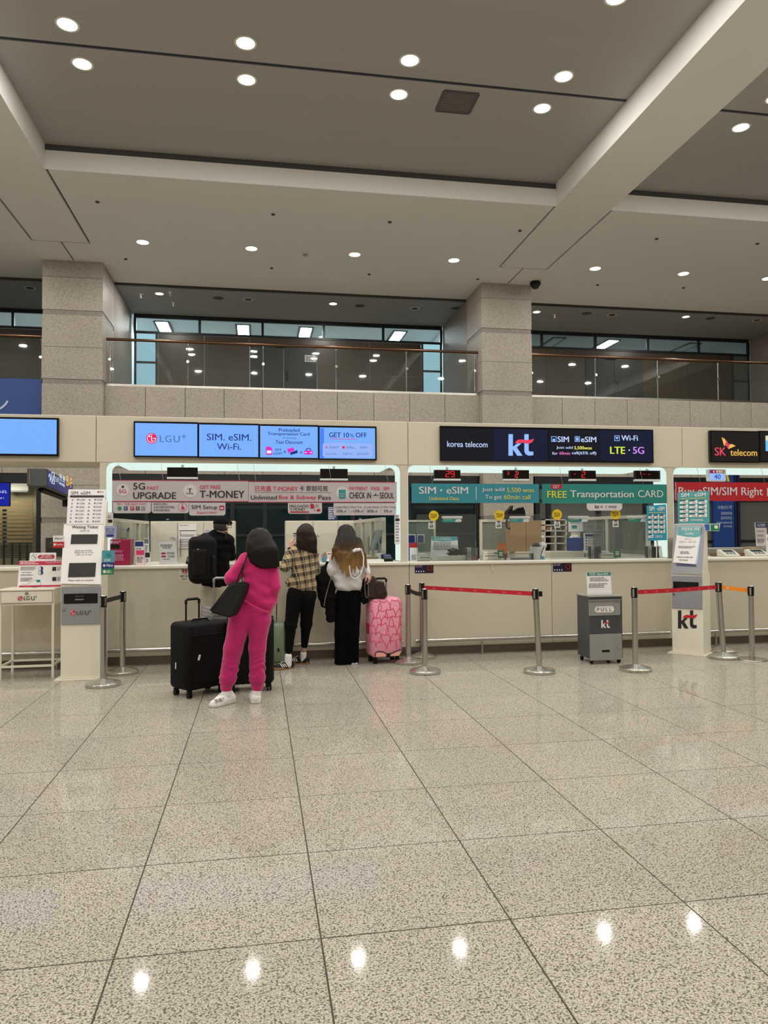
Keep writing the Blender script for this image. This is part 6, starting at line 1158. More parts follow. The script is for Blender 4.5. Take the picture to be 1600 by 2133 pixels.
def tele(t, hw, y, z0, z1, mt, grip, r=.009):
    for sx in (-hw, hw): h = obj('handle_tube', MB().tube([(sx, y, z0), (sx, y, z1-.01)], r, 8), mt, t, local=True, smooth=True)
    obj('handle_grip', MB().tube([(-hw, y, z1-.045), (-hw, y, z1-.012), (-hw+.02, y, z1), (hw-.02, y, z1), (hw, y, z1-.012), (hw, y, z1-.045)], .014, 10), grip, h, local=True, smooth=True)
# large soft black suitcase
c1_ = np.array(G(391, 1459)); r1_ = math.radians(38); ux = np.array([math.cos(r1_), math.sin(r1_), 0]); uy = np.array([-math.sin(r1_), math.cos(r1_), 0]); w1, d1, H1 = .47, .34, .715
t = thing('soft_suitcase', 'large soft black suitcase with small white tags left of the pink tracksuit', 'suitcase', c1_+ux*w1/2+uy*d1/2, r1_)
obj('case_shell', rounded_case(w1, d1, .075, H1, .055), M_CASEK, t, smooth=True, local=True)
pk = obj('front_pocket', MB().box(-w1/2+.05, w1/2-.05, -d1/2-.012, -d1/2+.01, .14, .60), M_CASEK, t, local=True, bevel=.01); obj('zip_line', MB().tube([(-w1/2+.05, -d1/2-.013, .60), (w1/2-.05, -d1/2-.013, .60)], .004, 6), M_BLACK, pk, local=True)
for a, b in ((w1/2-.001, 1), (-w1/2+.001, -1)): obj('side_zip', MB().tube([(a, -d1/2+.07, .12), (a, -d1/2+.07, H1-.06)], .005, 6), M_BLACK, t, local=True)
wheel_set(t, w1, d1, .055)
for x, z in ((-.5*w1+.10, .37), ): obj('white_tag', MB().prism([(x, -d1/2-.014, z), (x+.02, -d1/2-.014, z-.008), (x+.035, -d1/2-.014, z+.042), (x+.015, -d1/2-.014, z+.05)], (0, -.002, 0)), M_PAPER, t, local=True)
obj('white_tag', MB().prism([(-w1/2-.001, .03, .27), (-w1/2-.001, .045, .275), (-w1/2-.001, .04, .335), (-w1/2-.001, .025, .33)], (-.002, 0, 0)), M_PAPER, t, local=True)
tele(t, .075, d1/2-.06, H1-.02, H1+.21, M_BLACK, M_BLACK)
obj('top_handle', MB().tube([(-.1, -.02, H1-.005), (-.08, -.02, H1+.02), (.08, -.02, H1+.02), (.1, -.02, H1-.005)], .010, 8, flat=.6), M_BLACK, t, local=True, smooth=True)
# charcoal hard suitcase behind the pink tracksuit
w2, d2, H2 = .46, .28, .74; b2 = np.array(G(564, 1439)); t = thing('hard_suitcase', 'charcoal ribbed hard suitcase behind the legs in pink trousers', 'suitcase', b2+np.array([-w2/2+.03, d2/2-.03, 0]), .06)
obj('case_shell', rounded_case(w2, d2, .075, H2, .05, ribs=9), M_CASEG, t, smooth=True, local=True); wheel_set(t, w2, d2); obj('zip_band', rounded_case(w2+.004, .014, .08, H2-.004, .006), M_BLACK, t, local=True, smooth=True)
obj('top_handle', MB().tube([(-.09, 0, H2-.005), (-.07, 0, H2+.022), (.07, 0, H2+.022), (.09, 0, H2-.005)], .010, 8), M_BLACK, t, local=True, smooth=True)
# small patterned black suitcase with the tall grey handle
q = P(462, 1284, 7.92); w3, d3, H3 = .36, .22, q[2]; t = thing('cabin_suitcase', 'small patterned black suitcase with a tall grey handle between the man and the pink tracksuit', 'suitcase', (q[0]-.0, 7.98, 0), .05)
obj('case_shell', rounded_case(w3, d3, .06, H3, .04), mat('patterned_black', (22, 22, 24), .5, var=.9, scale=45), t, smooth=True, local=True); wheel_set(t, w3, d3, .04, .062); tele(t, .085, d3/2-.04, H3-.02, P(455, 1204, 8.06)[2], M_ALU, M_ALU, .010)
# sage green suitcase
w4, d4 = .36, .24; b4 = np.array(G(594, 1381)); H4 = P(580, 1294, b4[1]-.12)[2]; t = thing('hard_suitcase', 'sage green ribbed hard suitcase beside the woman in plaid', 'suitcase', (b4[0]-w4/2, 8.72, 0), .0)
obj('case_shell', rounded_case(w4, d4, .06, H4, .045, ribs=8), M_GREEN, t, smooth=True, local=True); wheel_set(t, w4, d4, .045, .062); tele(t, .075, d4/2-.03, H4-.02, P(580, 1204, 8.8)[2], M_CHROME, M_ALU, .007)
obj('corner_latch', MB().box(w4/2-.10, w4/2-.08, -d4/2-.006, -d4/2+.002, .2, .24), M_BLACK, t, local=True); obj('top_handle', MB().tube([(-.07, 0, H4-.005), (-.055, 0, H4+.02), (.055, 0, H4+.02), (.07, 0, H4-.005)], .009, 8), M_GREEN, t, local=True, smooth=True)
# pink suitcase in its printed cover
M_PINK = mat('pink_cover', (238, 158, 178), .6, var=.05, scale=8); M_PEACH = mat('peach_panel', (240, 172, 152), .6); M_MAG = mat('magenta_line', (216, 60, 112), .6)
w5, d5 = .40, .30; zp1 = P(800, 1246, 8.66)[2]; q = np.array(G(779, 1384)); t = thing('covered_suitcase', 'pink suitcase in a cartoon printed cover below the brown bag', 'suitcase', (q[0]+.145, 8.81, 0), math.radians(9))
obj('case_cover', rounded_case(w5, d5, .075, zp1, .075, k=7), M_PINK, t, smooth=True, local=True); wheel_set(t, w5, d5, .06)
obj('peach_panel', MB().prism([(-w5/2+.055, -d5/2-.001, .092), (w5/2-.055, -d5/2-.001, .092), (w5/2-.03, -d5/2-.001, .145), (.06, -d5/2-.001, .122), (0, -d5/2-.001, .105), (-.06, -d5/2-.001, .14), (-w5/2+.03, -d5/2-.001, .15)], (0, -.002, 0)), M_PEACH, t, local=True)
obj('strap_outline', MB().tube([(-w5/2+.045, -d5/2-.004, .10), (-w5/2+.04, -d5/2-.005, .14), (-w5/2+.08, -d5/2-.005, .158), (-.05, -d5/2-.005, .145), (-.005, -d5/2-.005, .11), (.05, -d5/2-.005, .125), (.11, -d5/2-.005, .15), (w5/2-.03, -d5/2-.005, .165)], .005, 6), M_BLACK, t, local=True, smooth=True); obj('strap', MB().box(-.02, .03, -d5/2-.008, -d5/2, .08, .125), M_BLACK, t, local=True)
rn = random.Random(11)
def blob(cx, cz, s, flip):
    pts = [(-1, -.9), (-1.02, -.2), (-.85, .35), (-.75, .8), (-.35, .6), (.1, .62), (.45, .85), (.7, .45), (.9, 0), (.95, -.7)]
    return [(cx+s*x*(-1 if flip else 1), cz+s*z) for x, z in pts]
def on_cover(x, z):
    """a point of the print, wrapped over the rounded edges of the cover"""
    r = .075; e = w5/2-r; h = zp1-.06; y = -d5/2-.002; xx = x
    if abs(x) > e:
        a = min((abs(x)-e)/r, 1.6); xx = math.copysign(e+(r+.002)*math.sin(a), x); y = -d5/2+r-(r+.002)*math.cos(a)
    ins = max(0, (z-(zp1-.05))/.05)**1.5*.045
    return (xx*(1-ins/(w5/2)), y+ins*.75, min(z, zp1+.002))
k_ = 0
for row in range(6):
    for c_ in range(4):
        cx = -.22+c_*.135+(.06 if row % 2 else 0)+rn.uniform(-.02, .02); cz = .22+row*.095+rn.uniform(-.015, .015)
        if cz > zp1-.03: continue
        pts = blob(cx, cz, rn.uniform(.062, .082), rn.random() < .5); pts = [p for p in pts if p[1] > .17 and abs(p[0]) < w5/2+.06]
        if len(pts) > 3: obj('outline_print', MB().tube([on_cover(*p) for p in pts], .0042, 5, flat=.7), M_MAG, t, local=True, smooth=True)
        for dx in (-.018, .018):
            if abs(cx+dx) < w5/2-.05: e_ = on_cover(cx+dx, cz-.01); obj('dot_print', MB().lathe([(.001, -.001), (.0035, 0), (.001, .001)], 8, e_, 'y'), mat('print_grey_dot', (120, 80, 96), .6), t, local=True)
obj('side_patch', MB().box(-w5/2-.002, -w5/2+.002, -.06, .06, .35, .48), mat('side_patch_pink', (206, 40, 96), .6), t, local=True, bevel=.002)
tele(t, .07, d5/2-.05, zp1-.02, zp1+.22, M_ALU, M_BLACK)
# ------------------------------------------------------------------ people: smooth surfaces grown round skeletons
def _cap(p, a, b, ra, rb, ky=1.0, rz=0.0):
    m = (a+b)/2
    if ky != 1.0:
        c, s = math.cos(rz), math.sin(rz)
        def tf(q):
            x, y = q[..., 0]-m[0], q[..., 1]-m[1]; X, Y_ = c*x+s*y, (-s*x+c*y)/ky
            return np.stack([X, Y_, q[..., 2]-m[2]], -1)
        p, a, b = tf(p), tf(a), tf(b)
    ab = b-a; L = float(np.dot(ab, ab))+1e-9; t = np.clip(((p-a)@ab)/L, 0, 1)
    return (np.linalg.norm(p-a-t[..., None]*ab, axis=-1)-(ra+(rb-ra)*t))*min(1.0, ky)
def _ell(p, c, r, rz=0.0):
    x, y, z = p[..., 0]-c[0], p[..., 1]-c[1], p[..., 2]-c[2]; cs, sn = math.cos(rz), math.sin(rz)
    X, Y_ = (cs*x+sn*y), (-sn*x+cs*y); k0 = np.sqrt((X/r[0])**2+(Y_/r[1])**2+(z/r[2])**2); k1 = np.sqrt((X/r[0]**2)**2+(Y_/r[1]**2)**2+(z/r[2]**2)**2)+1e-9
    return k0*(k0-1)/k1
def _rbox(p, c, hf, r, rz=0.0):
    x, y, z = p[..., 0]-c[0], p[..., 1]-c[1], p[..., 2]-c[2]; cs, sn = math.cos(rz), math.sin(rz)
    q = np.abs(np.stack([cs*x+sn*y, -sn*x+cs*y, z], -1))-(np.array(hf)-r)
    return np.linalg.norm(np.maximum(q, 0), axis=-1)+np.minimum(q.max(-1), 0)-r
def C(a, b, ra, rb=None, ky=1.0, rz=0.0, k=0.03): return ('c', np.asarray(a, float), np.asarray(b, float), ra, ra if rb is None else rb, ky, rz, k)
def E(c, r, rz=0.0, k=0.03): return ('e', np.asarray(c, float), np.asarray(r, float), rz, k)
def B(c, hf, r, rz=0.0, k=0.02): return ('b', np.asarray(c, float), np.asarray(hf, float), r, rz, k)
def grow(prims, h, disp=None, cut=()):
    lo = np.full(3, 1e9); hi = -lo; bb = []
    for q in prims:
        if q[0] == 'c': r = max(q[3], q[4])*max(1.0, q[5]); l, u_ = np.minimum(q[1], q[2])-r, np.maximum(q[1], q[2])+r
        elif q[0] == 'e': r = max(q[2]); l, u_ = q[1]-r, q[1]+r
        else: r = float(np.linalg.norm(q[2])); l, u_ = q[1]-r, q[1]+r
        bb.append((l, u_)); lo = np.minimum(lo, l); hi = np.maximum(hi, u_)
    lo -= 0.035; hi += 0.035; n = np.ceil((hi-lo)/h).astype(int)+1; d = np.full(n, 1.0, np.float32)
    ax = [lo[i]+h*np.arange(n[i]) for i in range(3)]
    def block(l, u_, pad):
        i0 = np.maximum(((l-pad-lo)/h).astype(int), 0); i1 = np.minimum(((u_+pad-lo)/h).astype(int)+2, n)
        g = np.stack(np.meshgrid(ax[0][i0[0]:i1[0]], ax[1][i0[1]:i1[1]], ax[2][i0[2]:i1[2]], indexing='ij'), -1); return tuple(slice(a, b) for a, b in zip(i0, i1)), g
    def ev(q, g): return _cap(g, *q[1:7]) if q[0] == 'c' else (_ell(g, *q[1:4]) if q[0] == 'e' else _rbox(g, *q[1:5]))
    for q, (l, u_) in zip(prims, bb):
        k = q[-1]; sl, g = block(l, u_, max(0.045, k*1.3)); b = ev(q, g); a = d[sl]; t = np.clip(.5+.5*(b-a)/k, 0, 1); d[sl] = (b*(1-t)+a*t)-k*t*(1-t)
    for q in cut:
        r = float(np.max(np.abs(q[2]))) if q[0] != 'c' else max(q[3], q[4]); l, u_ = (np.minimum(q[1], q[2])-r, np.maximum(q[1], q[2])+r) if q[0] == 'c' else (q[1]-r*1.8, q[1]+r*1.8)
        sl, g = block(l, u_, .01); d[sl] = np.maximum(d[sl], -ev(q, g))
    if disp is not None:
        g = np.stack(np.meshgrid(*ax, indexing='ij'), -1); near = np.abs(d) < 0.04; d[near] += disp(g[near]).astype(np.float32)
    ins = d < 0; s = np.zeros(n-1, np.int8); cor = [(i, j, k) for i in (0, 1) for j in (0, 1) for k in (0, 1)]
    vw = lambda arr, c: arr[c[0]:n[0]-1+c[0], c[1]:n[1]-1+c[1], c[2]:n[2]-1+c[2]]
    for c in cor: s += vw(ins, c)
    act = np.argwhere((s > 0) & (s < 8)); idx = -np.ones(n-1, np.int64); idx[tuple(act.T)] = np.arange(len(act)); acc = np.zeros((len(act), 3)); cnt = np.zeros(len(act))
    for a in cor:
        for ax_ in range(3):
            if a[ax_]: continue
            b = list(a); b[ax_] = 1; da = d[tuple((act+a).T)]; db = d[tuple((act+b).T)]; mk = (da < 0) != (db < 0); t = np.where(mk, da/np.where(mk, da-db, 1), 0)
            pt = np.array(a, float)[None].repeat(len(act), 0); pt[:, ax_] += t; acc[mk] += pt[mk]; cnt[mk] += 1
    vs = lo+h*(act+acc/cnt[:, None]); fs = []
    for ax_ in range(3):
        o = [1, 1, 1]; o[ax_] = 0; A_ = ins[o[0]:n[0]-1, o[1]:n[1]-1, o[2]:n[2]-1]; e = [0, 0, 0]; e[ax_] = 1
        B_ = ins[o[0]+e[0]:n[0]-1+e[0], o[1]+e[1]:n[1]-1+e[1], o[2]+e[2]:n[2]-1+e[2]]
        w = np.argwhere(A_ != B_); 
        if not len(w): continue
        base = w+np.array(o); f1, f2 = [(1, 2), (2, 0), (0, 1)][ax_]; q = []
        for d1_, d2_ in ((0, 0), (1, 0), (1, 1), (0, 1)):
            c = base.copy(); c[:, f1] -= d1_; c[:, f2] -= d2_; q.append(idx[tuple(c.T)])
        q = np.stack(q, -1); fl = A_[tuple(w.T)]; q[~fl] = q[~fl][:, ::-1]; fs.append(q)
    return vs, np.concatenate(fs)
def skin_obj(name, prims, h, mt, parent, disp=None, cut=(), relax=2):
    vs, fs = grow(prims, h, disp, cut)
    ed = np.concatenate([fs[:, [0, 1]], fs[:, [1, 2]], fs[:, [2, 3]], fs[:, [3, 0]]])
    for _ in range(relax):                              # soften the grid steps
        ac = np.zeros_like(vs); ct = np.zeros(len(vs)); np.add.at(ac, ed[:, 0], vs[ed[:, 1]]); np.add.at(ct, ed[:, 0], 1); np.add.at(ac, ed[:, 1], vs[ed[:, 0]]); np.add.at(ct, ed[:, 1], 1); vs = vs*.45+.55*ac/ct[:, None]
    r = root_loc(parent); vs = vs-np.array(r); me = bpy.data.meshes.new(name); me.vertices.add(len(vs)); me.vertices.foreach_set('co', vs.ravel().astype(np.float32)); me.loops.add(fs.size); me.loops.foreach_set('vertex_index', fs.ravel().astype(np.int32)); me.polygons.add(len(fs)); me.polygons.foreach_set('loop_start', np.arange(0, fs.size, 4, dtype=np.int32)); me.polygons.foreach_set('use_smooth', np.ones(len(fs), bool)); me.update(calc_edges=True); me.validate()
    return link(name, me, mt, parent)
def wr(*waves):
    """cloth folds: sum of soft ridges (amplitude, direction, wavelength, phase, [centre, reach])"""
    def f(p):
        o = np.zeros(len(p))
        for w in waves:
            a, dr, wl, ph = w[:4]; x = p@np.asarray(dr, float); y = p@np.array([.7, .5, .3])
            v = a*np.sin(2*math.pi*x/wl+ph+2.4*np.sin(y*9+ph)+1.2*np.sin(p[:, 0]*17-p[:, 2]*6))*(.45+.55*np.sin(p@np.array([6., 4, 5])+ph*2)); 
            if len(w) > 4: v = v*np.exp(-(np.linalg.norm((p-np.asarray(w[4]))*np.array([1, 1, 1]), axis=-1)/w[5])**2)
            o += v
        return o
    return f
M_SKIN = mat('skin', (206, 160, 138), .5, var=.04, scale=20); M_SKINP = mat('skin_flushed', (214, 158, 146), .5, var=.04, scale=20)
def hair_mat(name, c1, c2, zlo=None, zhi=None):
    m = bpy.data.materials.new(name); nt, b = nodes(m); g = N(nt, 'ShaderNodeNewGeometry'); mp = N(nt, 'ShaderNodeMapping'); mp.inputs['Scale'].default_value = (95, 95, 5); nt.links.new(g.outputs['Position'], mp.inputs[0])
    nz = N(nt, 'ShaderNodeTexNoise'); nz.inputs['Scale'].default_value = 1.0; nz.inputs['Detail'].default_value = 3; nt.links.new(mp.outputs[0], nz.inputs['Vector']); mx = N(nt, 'ShaderNodeMix', data_type='RGBA'); a = lin(c1); mx.inputs[6].default_value = (*[v*.45 for v in a], 1); mx.inputs[7].default_value = (*[v*1.15 for v in a], 1); nt.links.new(nz.outputs['Fac'], mx.inputs[0]); out = mx.outputs[2]
    if zlo is not None:                                  # dyed tips
        sp = N(nt, 'ShaderNodeSeparateXYZ'); nt.links.new(g.outputs['Position'], sp.inputs[0]); mr = N(nt, 'ShaderNodeMapRange'); mr.inputs[1].default_value = zhi; mr.inputs[2].default_value = zlo; nt.links.new(sp.outputs[2], mr.inputs[0])
        nm = N(nt, 'ShaderNodeMath', operation='MULTIPLY'); nt.links.new(mr.outputs[0], nm.inputs[0]); nm2 = N(nt, 'ShaderNodeMath', operation='MULTIPLY_ADD'); nm2.inputs[1].default_value = 1.6; nm2.inputs[2].default_value = .1; nt.links.new(nz.outputs['Fac'], nm2.inputs[0]); nt.links.new(nm2.outputs[0], nm.inputs[1]); nm.use_clamp = True
        m2 = N(nt, 'ShaderNodeMix', data_type='RGBA'); m2.inputs[7].default_value = (*lin(c2), 1); nt.links.new(nm.outputs[0], m2.inputs[0]); nt.links.new(out, m2.inputs[6]); out = m2.outputs[2]
    nt.links.new(out, b.inputs['Base Color']); b.inputs['Roughness'].default_value = .42; b.inputs['Specular IOR Level'].default_value = .25
    bp = N(nt, 'ShaderNodeBump'); bp.inputs['Strength'].default_value = .5; bp.inputs['Distance'].default_value = .004; nt.links.new(nz.outputs['Fac'], bp.inputs['Height']); nt.links.new(bp.outputs[0], b.inputs['Normal']); return m
def strands(c, amp=.0035, n=46):
    def f(p):
        th = np.arctan2(p[:, 1]-c[1], p[:, 0]-c[0]); x = p[:, 0]-c[0]; return amp*(.5*np.sin(th*n+1.5*np.sin(p[:, 2]*4))+.5*np.sin(x*330+1.5*np.sin(p[:, 2]*5))+.5*np.sin(x*140-p[:, 2]*6))
    return f
def head_prims(c, f, s=1.0):
    f = np.array([f[0], f[1], 0.])/math.hypot(f[0], f[1]); r = np.array([f[1], -f[0], 0]); z = np.array([0, 0, 1.]); rz = math.atan2(f[1], f[0])-math.pi/2
    return [E(c, np.array([.074, .092, .104])*s, rz), E(c+(f*.026-z*.06)*s, np.array([.054, .062, .056])*s, rz, .03), C(c+(f*.088+z*.012)*s, c+(f*.106-z*.022)*s, .009*s, .014*s, k=.012), C(c+(f*.082-r*.02-z*.052)*s, c+(f*.082+r*.02-z*.052)*s, .009*s, k=.012),
            C(c+(f*.080-r*.05+z*.03)*s, c+(f*.080+r*.05+z*.03)*s, .014*s, k=.02), E(c+(r*.077)*s, np.array([.011, .02, .03])*s, rz, .01), E(c-(r*.077)*s, np.array([.011, .02, .03])*s, rz, .01)]
def hand_prims(w, d, nrm, side, s=1.0, curl=.5):
    """wrist point, direction to the knuckles, back-of-hand normal, thumb side (+1/-1)"""
    d = np.asarray(d, float)/np.linalg.norm(d); nrm = np.asarray(nrm, float); nrm = nrm-d*np.dot(d, nrm); nrm /= np.linalg.norm(nrm); x = np.cross(d, nrm)*side; pr = []; w = np.asarray(w, float)
    for i, o in enumerate((-.024, -.008, .008, .024)): pr.append(C(w, w+(d*.075+x*o)*s, .019*s, .0125*s, k=.012))
    for o, L in ((-.030, .060), (-.010, .072), (.010, .078), (.030, .070)):
        p0 = w+(d*.08+x*o)*s; dd = d; p = p0
        for j in range(3):
            an = curl*(.55+.45*j); dd = dd*math.cos(an)-nrm*math.sin(an); dd /= np.linalg.norm(dd); q = p+dd*L*(.45, .32, .23)[j]*s; pr.append(C(p, q, (.0092-.0007*j)*s, (.0088-.0009*j)*s, k=.003)); p = q
    p0 = w+(d*.025+x*.026)*s; p1 = p0+(d*.03+x*.026-nrm*.012)*s; p2 = p1+(d*.03+x*.006-nrm*.014*curl)*s; pr += [C(p0, p1, .014*s, .0115*s, k=.01), C(p1, p2, .0105*s, .009*s, k=.004)]
    return pr
def shoe(parent, heel, toe, w, h, mu, ms, name='shoe', lace=None):
    """one shoe: sole and upper between heel and toe points on the ground"""
    heel, toe = np.array(heel, float), np.array(toe, float); d = toe-heel; L = np.linalg.norm(d); d /= L; heel = heel-d*.03; toe = toe-d*.03; up_ = np.array([0, 0, 1.]); 
    pr = [C(heel+d*.035+up_*(h*.55), heel+d*.05+up_*(h*.95), w*.48, w*.42, k=.03), C(heel+d*.05+up_*(h*.45), heel+d*L*.55+up_*(h*.38), w*.5, w*.5, k=.03), C(heel+d*L*.5+up_*(h*.36), toe-d*.045+up_*(h*.24), w*.5, w*.44, k=.03), C(heel+d*.08+up_*(h*.9), heel+d*L*.62+up_*(h*.5), w*.34, w*.34, k=.03)]
    su = skin_obj(name, [(q[0], *q[1:]) for q in pr], .006, mu, parent, cut=[B(heel+d*L/2-up_*(.5-.012), (.5, .5, .5), .001)]); 
    s = np.cross(up_, d); pts = []
    for f, wd in ((0.0, .30), (.04, .44), (.2, .48), (.4, .47), (.6, .53), (.8, .54), (.93, .42), (1.0, .16)): pts.append((f, wd))
    loop = [heel+d*L*f*1.04-d*.008+s*w*wd*1.06 for f, wd in pts]+[heel+d*L*f*1.04-d*.008-s*w*wd*1.06 for f, wd in pts[::-1]]
    obj('sole', MB().prism([p+up_*.0005 for p in loop], up_*.027), ms, parent, bevel=.006); return su, d, s, L
class Fig:
    def __init__(s, Y, px, py, label): s.Y = Y; q = G(px, py); s.t = thing('person', label, 'person', (P(px, py, Y)[0], Y, 0)); s.m = Y/1500.0
    def J(s, px, py, dy=0.0): return np.array(P(px, py, s.Y+dy))
    def c(s, a, b, ra, rb=None, ky=1.0, rz=0.0, k=.03): return C(s.J(*a), s.J(*b), ra*s.m, (ra if rb is None else rb)*s.m, ky, rz, k)

# ---- woman in the pink tracksuit
M_TRK = mat('pink_fleece', (196, 22, 104), .85, var=.06, scale=60, bump=.1, sheen=.3)
M_TRKP = mat('pink_fleece_trousers', (182, 14, 100), .85, var=.06, scale=60, bump=.1, sheen=.3)
f = Fig(6.97, 505, 1465, 'woman in a bright pink tracksuit with a black tote bag, seen from behind'); t = f.t; c = f.c; J = f.J
hc = J(543, 1134); fd = (-.35, .94)
lw, rw = J(497, 1203, .26), J(566, 1262, .14)
body = head_prims(hc, fd)+[c((542, 1152, -.01), (541, 1170, -.02), 11, 13), c((541, 1175), (540, 1238), 23, 19, .55), c((516, 1168), (565, 1182), 10), c((512, 1168), (485, 1206), 9, 8), c((484, 1206), (497, 1203, .26), 8, 5.5), c((566, 1183), (572, 1222), 9, 8), c((572, 1222), (566, 1262, .14), 8, 5.5),
    c((505, 1282), (537, 1286), 14), c((500, 1288), (484, 1350), 17, 12), c((484, 1350), (472, 1438), 12, 8), c((539, 1290), (536, 1350), 17, 12), c((536, 1350), (535, 1438), 12, 8), c((472, 1440), (471, 1458), 6, 5), c((535, 1438), (534, 1456), 6, 5)]
body += hand_prims(lw, (.2, .9, .1), (-.3, 0, 1), 1, .95, .4)+hand_prims(rw, (-.1, .5, -.6), (.8, 0, .3), -1, .95, .4)
skin_obj('body', body, .0075, M_SKIN, t)
sw = [c((540, 1174), (537, 1238), 30, 31, .64), c((514, 1167), (567, 1184), 14.5, 13, .9), c((536, 1160), (547, 1163), 16, 15, .8), c((511, 1167), (484, 1204), 14, 14.5, k=.018), c((483, 1205), (491, 1196, .2), 14.5, 9), c((567, 1182), (572, 1220, -.03), 12, 13, k=.008), c((572, 1220, -.03), (568, 1258, .05), 12.5, 8, k=.01), c((522, 1238), (553, 1254), 21, 17, .75), c((517, 1243), (556, 1263), 14, 12, 1.15, .3), c((548, 1225), (556, 1255), 18, 14, .8)]
skin_obj('sweatshirt', sw, .008, M_TRK, t, disp=wr((.005, (.5, .2, 1), .10, 0, J(530, 1235), .22), (.004, (1, 0, .55), .075, 1, J(560, 1225), .2), (.005, (.6, 0, .8), .06, 2, J(486, 1202), .12), (.003, (-.5, 0, 1), .12, 3)))
obj('hem_band', MB().tube([J(*q) for q in ((510, 1251, -.08), (524, 1261, -.125), (545, 1272, -.125), (560, 1275, -.07))], [.010, .011, .011, .010], 8), M_TRK, t, smooth=True)
pt = [c((512, 1262), (543, 1268), 20, 18, .75), c((502, 1279), (540, 1287), 23, 22.5, .82), c((500, 1292), (486, 1350), 23, 18.5), c((486, 1350), (475, 1412), 18.5, 16.5), c((475, 1412), (473, 1420), 15.5, 14), c((540, 1292), (536, 1350), 22.5, 16.5), c((536, 1350), (536, 1412), 16.5, 15.5), c((536, 1412), (536, 1420), 15, 13.5)]
zc_ = J(475, 1400)[2]
def ank(p): 
    z = p[:, 2]; w = np.exp(-((z-zc_)/.13)**2); return w*(.0075*np.sin(2*math.pi*z/.058+8*p[:, 0]+2.2*np.sin(p[:, 0]*34+p[:, 1]*26)+1.5*np.sin(z*31))*(.6+.4*np.sin(p[:, 0]*23+z*19)))
fold = wr((.0035, (.8, 0, .5), .09, 1, J(505, 1320), .2), (.003, (.6, 0, 1), .07, 0, J(484, 1345), .15), (.003, (-.6, 0, 1), .07, 0, J(536, 1350), .15), (.004, (1, .3, -.4), .13, 0, J(520, 1300), .2))
skin_obj('trousers', pt, .0075, M_TRKP, t, disp=lambda p: ank(p)+fold(p))
for a, b in (((472.5, 1421), (471.5, 1431)), ((536, 1421), (536, 1430))): skin_obj('ankle_cuff', [c(a, b, 13, 12)], .006, M_TRK, t, disp=lambda p: .0012*np.sin(2*math.pi*(p[:, 0]+p[:, 1])/.011))
M_SOCK = mat('white_sock', (236, 234, 232), .9); M_SNK = mat('white_sneaker', (232, 230, 224), .55, var=.03); M_SNKG = mat('sneaker_grey', (150, 148, 144), .6)
for a, b in (((472, 1432), (471, 1446)), ((536, 1431), (534, 1446))): skin_obj('sock', [c(a, b, 9.5, 9.5)], .006, M_SOCK, t)
for hl, to, w in ((G(481, 1463), G(436, 1474.5), .098), (G(532.5, 1464), G(529, 1450), .096)):
    to = np.array(hl)+(np.array(to)-np.array(hl))/np.linalg.norm(np.array(to)-np.array(hl))*.275; su, d, s, L = shoe(t, hl, to, w, .085, M_SNK, mat('sneaker_sole', (216, 210, 200), .6), 'sneaker')
    for sd in (-1, 1):
        for k in range(3): q = np.array(hl)+d*(L*(.34+.17*k))+s*sd*w*.49+np.array([0, 0, .05]); obj('grey_overlay', MB().prism([q, q+d*.035, q+d*.05+np.array([0, 0, .022])-s*sd*.012, q+d*.018+np.array([0, 0, .026])-s*sd*.013], s*sd*.006), M_SNKG, t, bevel=.002)
    for k in range(4): q = np.array(hl)+d*(L*(.42+.07*k))+np.array([0, 0, .098-.011*k]); obj('lace', MB().tube([q-s*.026, q+np.array([0, 0, .008]), q+s*.026], .0042, 6), M_SOCK, t, smooth=True)
    q = np.array(hl)+d*.004; obj('heel_tab', MB().prism([q-s*.022+np.array([0, 0, .03]), q+s*.022+np.array([0, 0, .03]), q+s*.016+np.array([0, 0, .085]), q-s*.016+np.array([0, 0, .085])], -d*.006), M_SNKG, t, bevel=.003)
hr = [E(hc+np.array([0, -.01, .012]), (.088, .105, .112), .36), c((541, 1125, -.03), (548, 1152, -.06), 25, 31, .6), c((533, 1140, -.05), (547, 1168, -.09), 17, 13, .7), c((552, 1145, -.05), (567, 1170, -.08), 18, 11, .7), c((565, 1155, -.05), (577, 1176, -.06), 11, 5, .8), c((524, 1132, -.02), (523, 1150, -.03), 10, 6, .9), c((547, 1160, -.09), (560, 1176, -.09), 12, 5, .7)]
rs = random.Random(6)
for i in range(20):
    u_ = i/19; a = (524+u_*46, 1148+10*u_, -.07-.04*math.sin(u_*3.14)); tip = (520+u_*61+rs.uniform(-1, 1), 1158+24*min(1, u_*1.3)+rs.uniform(-5, 3), -.09-.045*math.sin(u_*3.14)); hr.append(c(a, tip, 7, 1, .8, 0, .015))
skin_obj('hair', hr, .0065, hair_mat('hair_dark_brown', (22, 16, 15), 0), t, disp=strands(hc, .0025), relax=1)
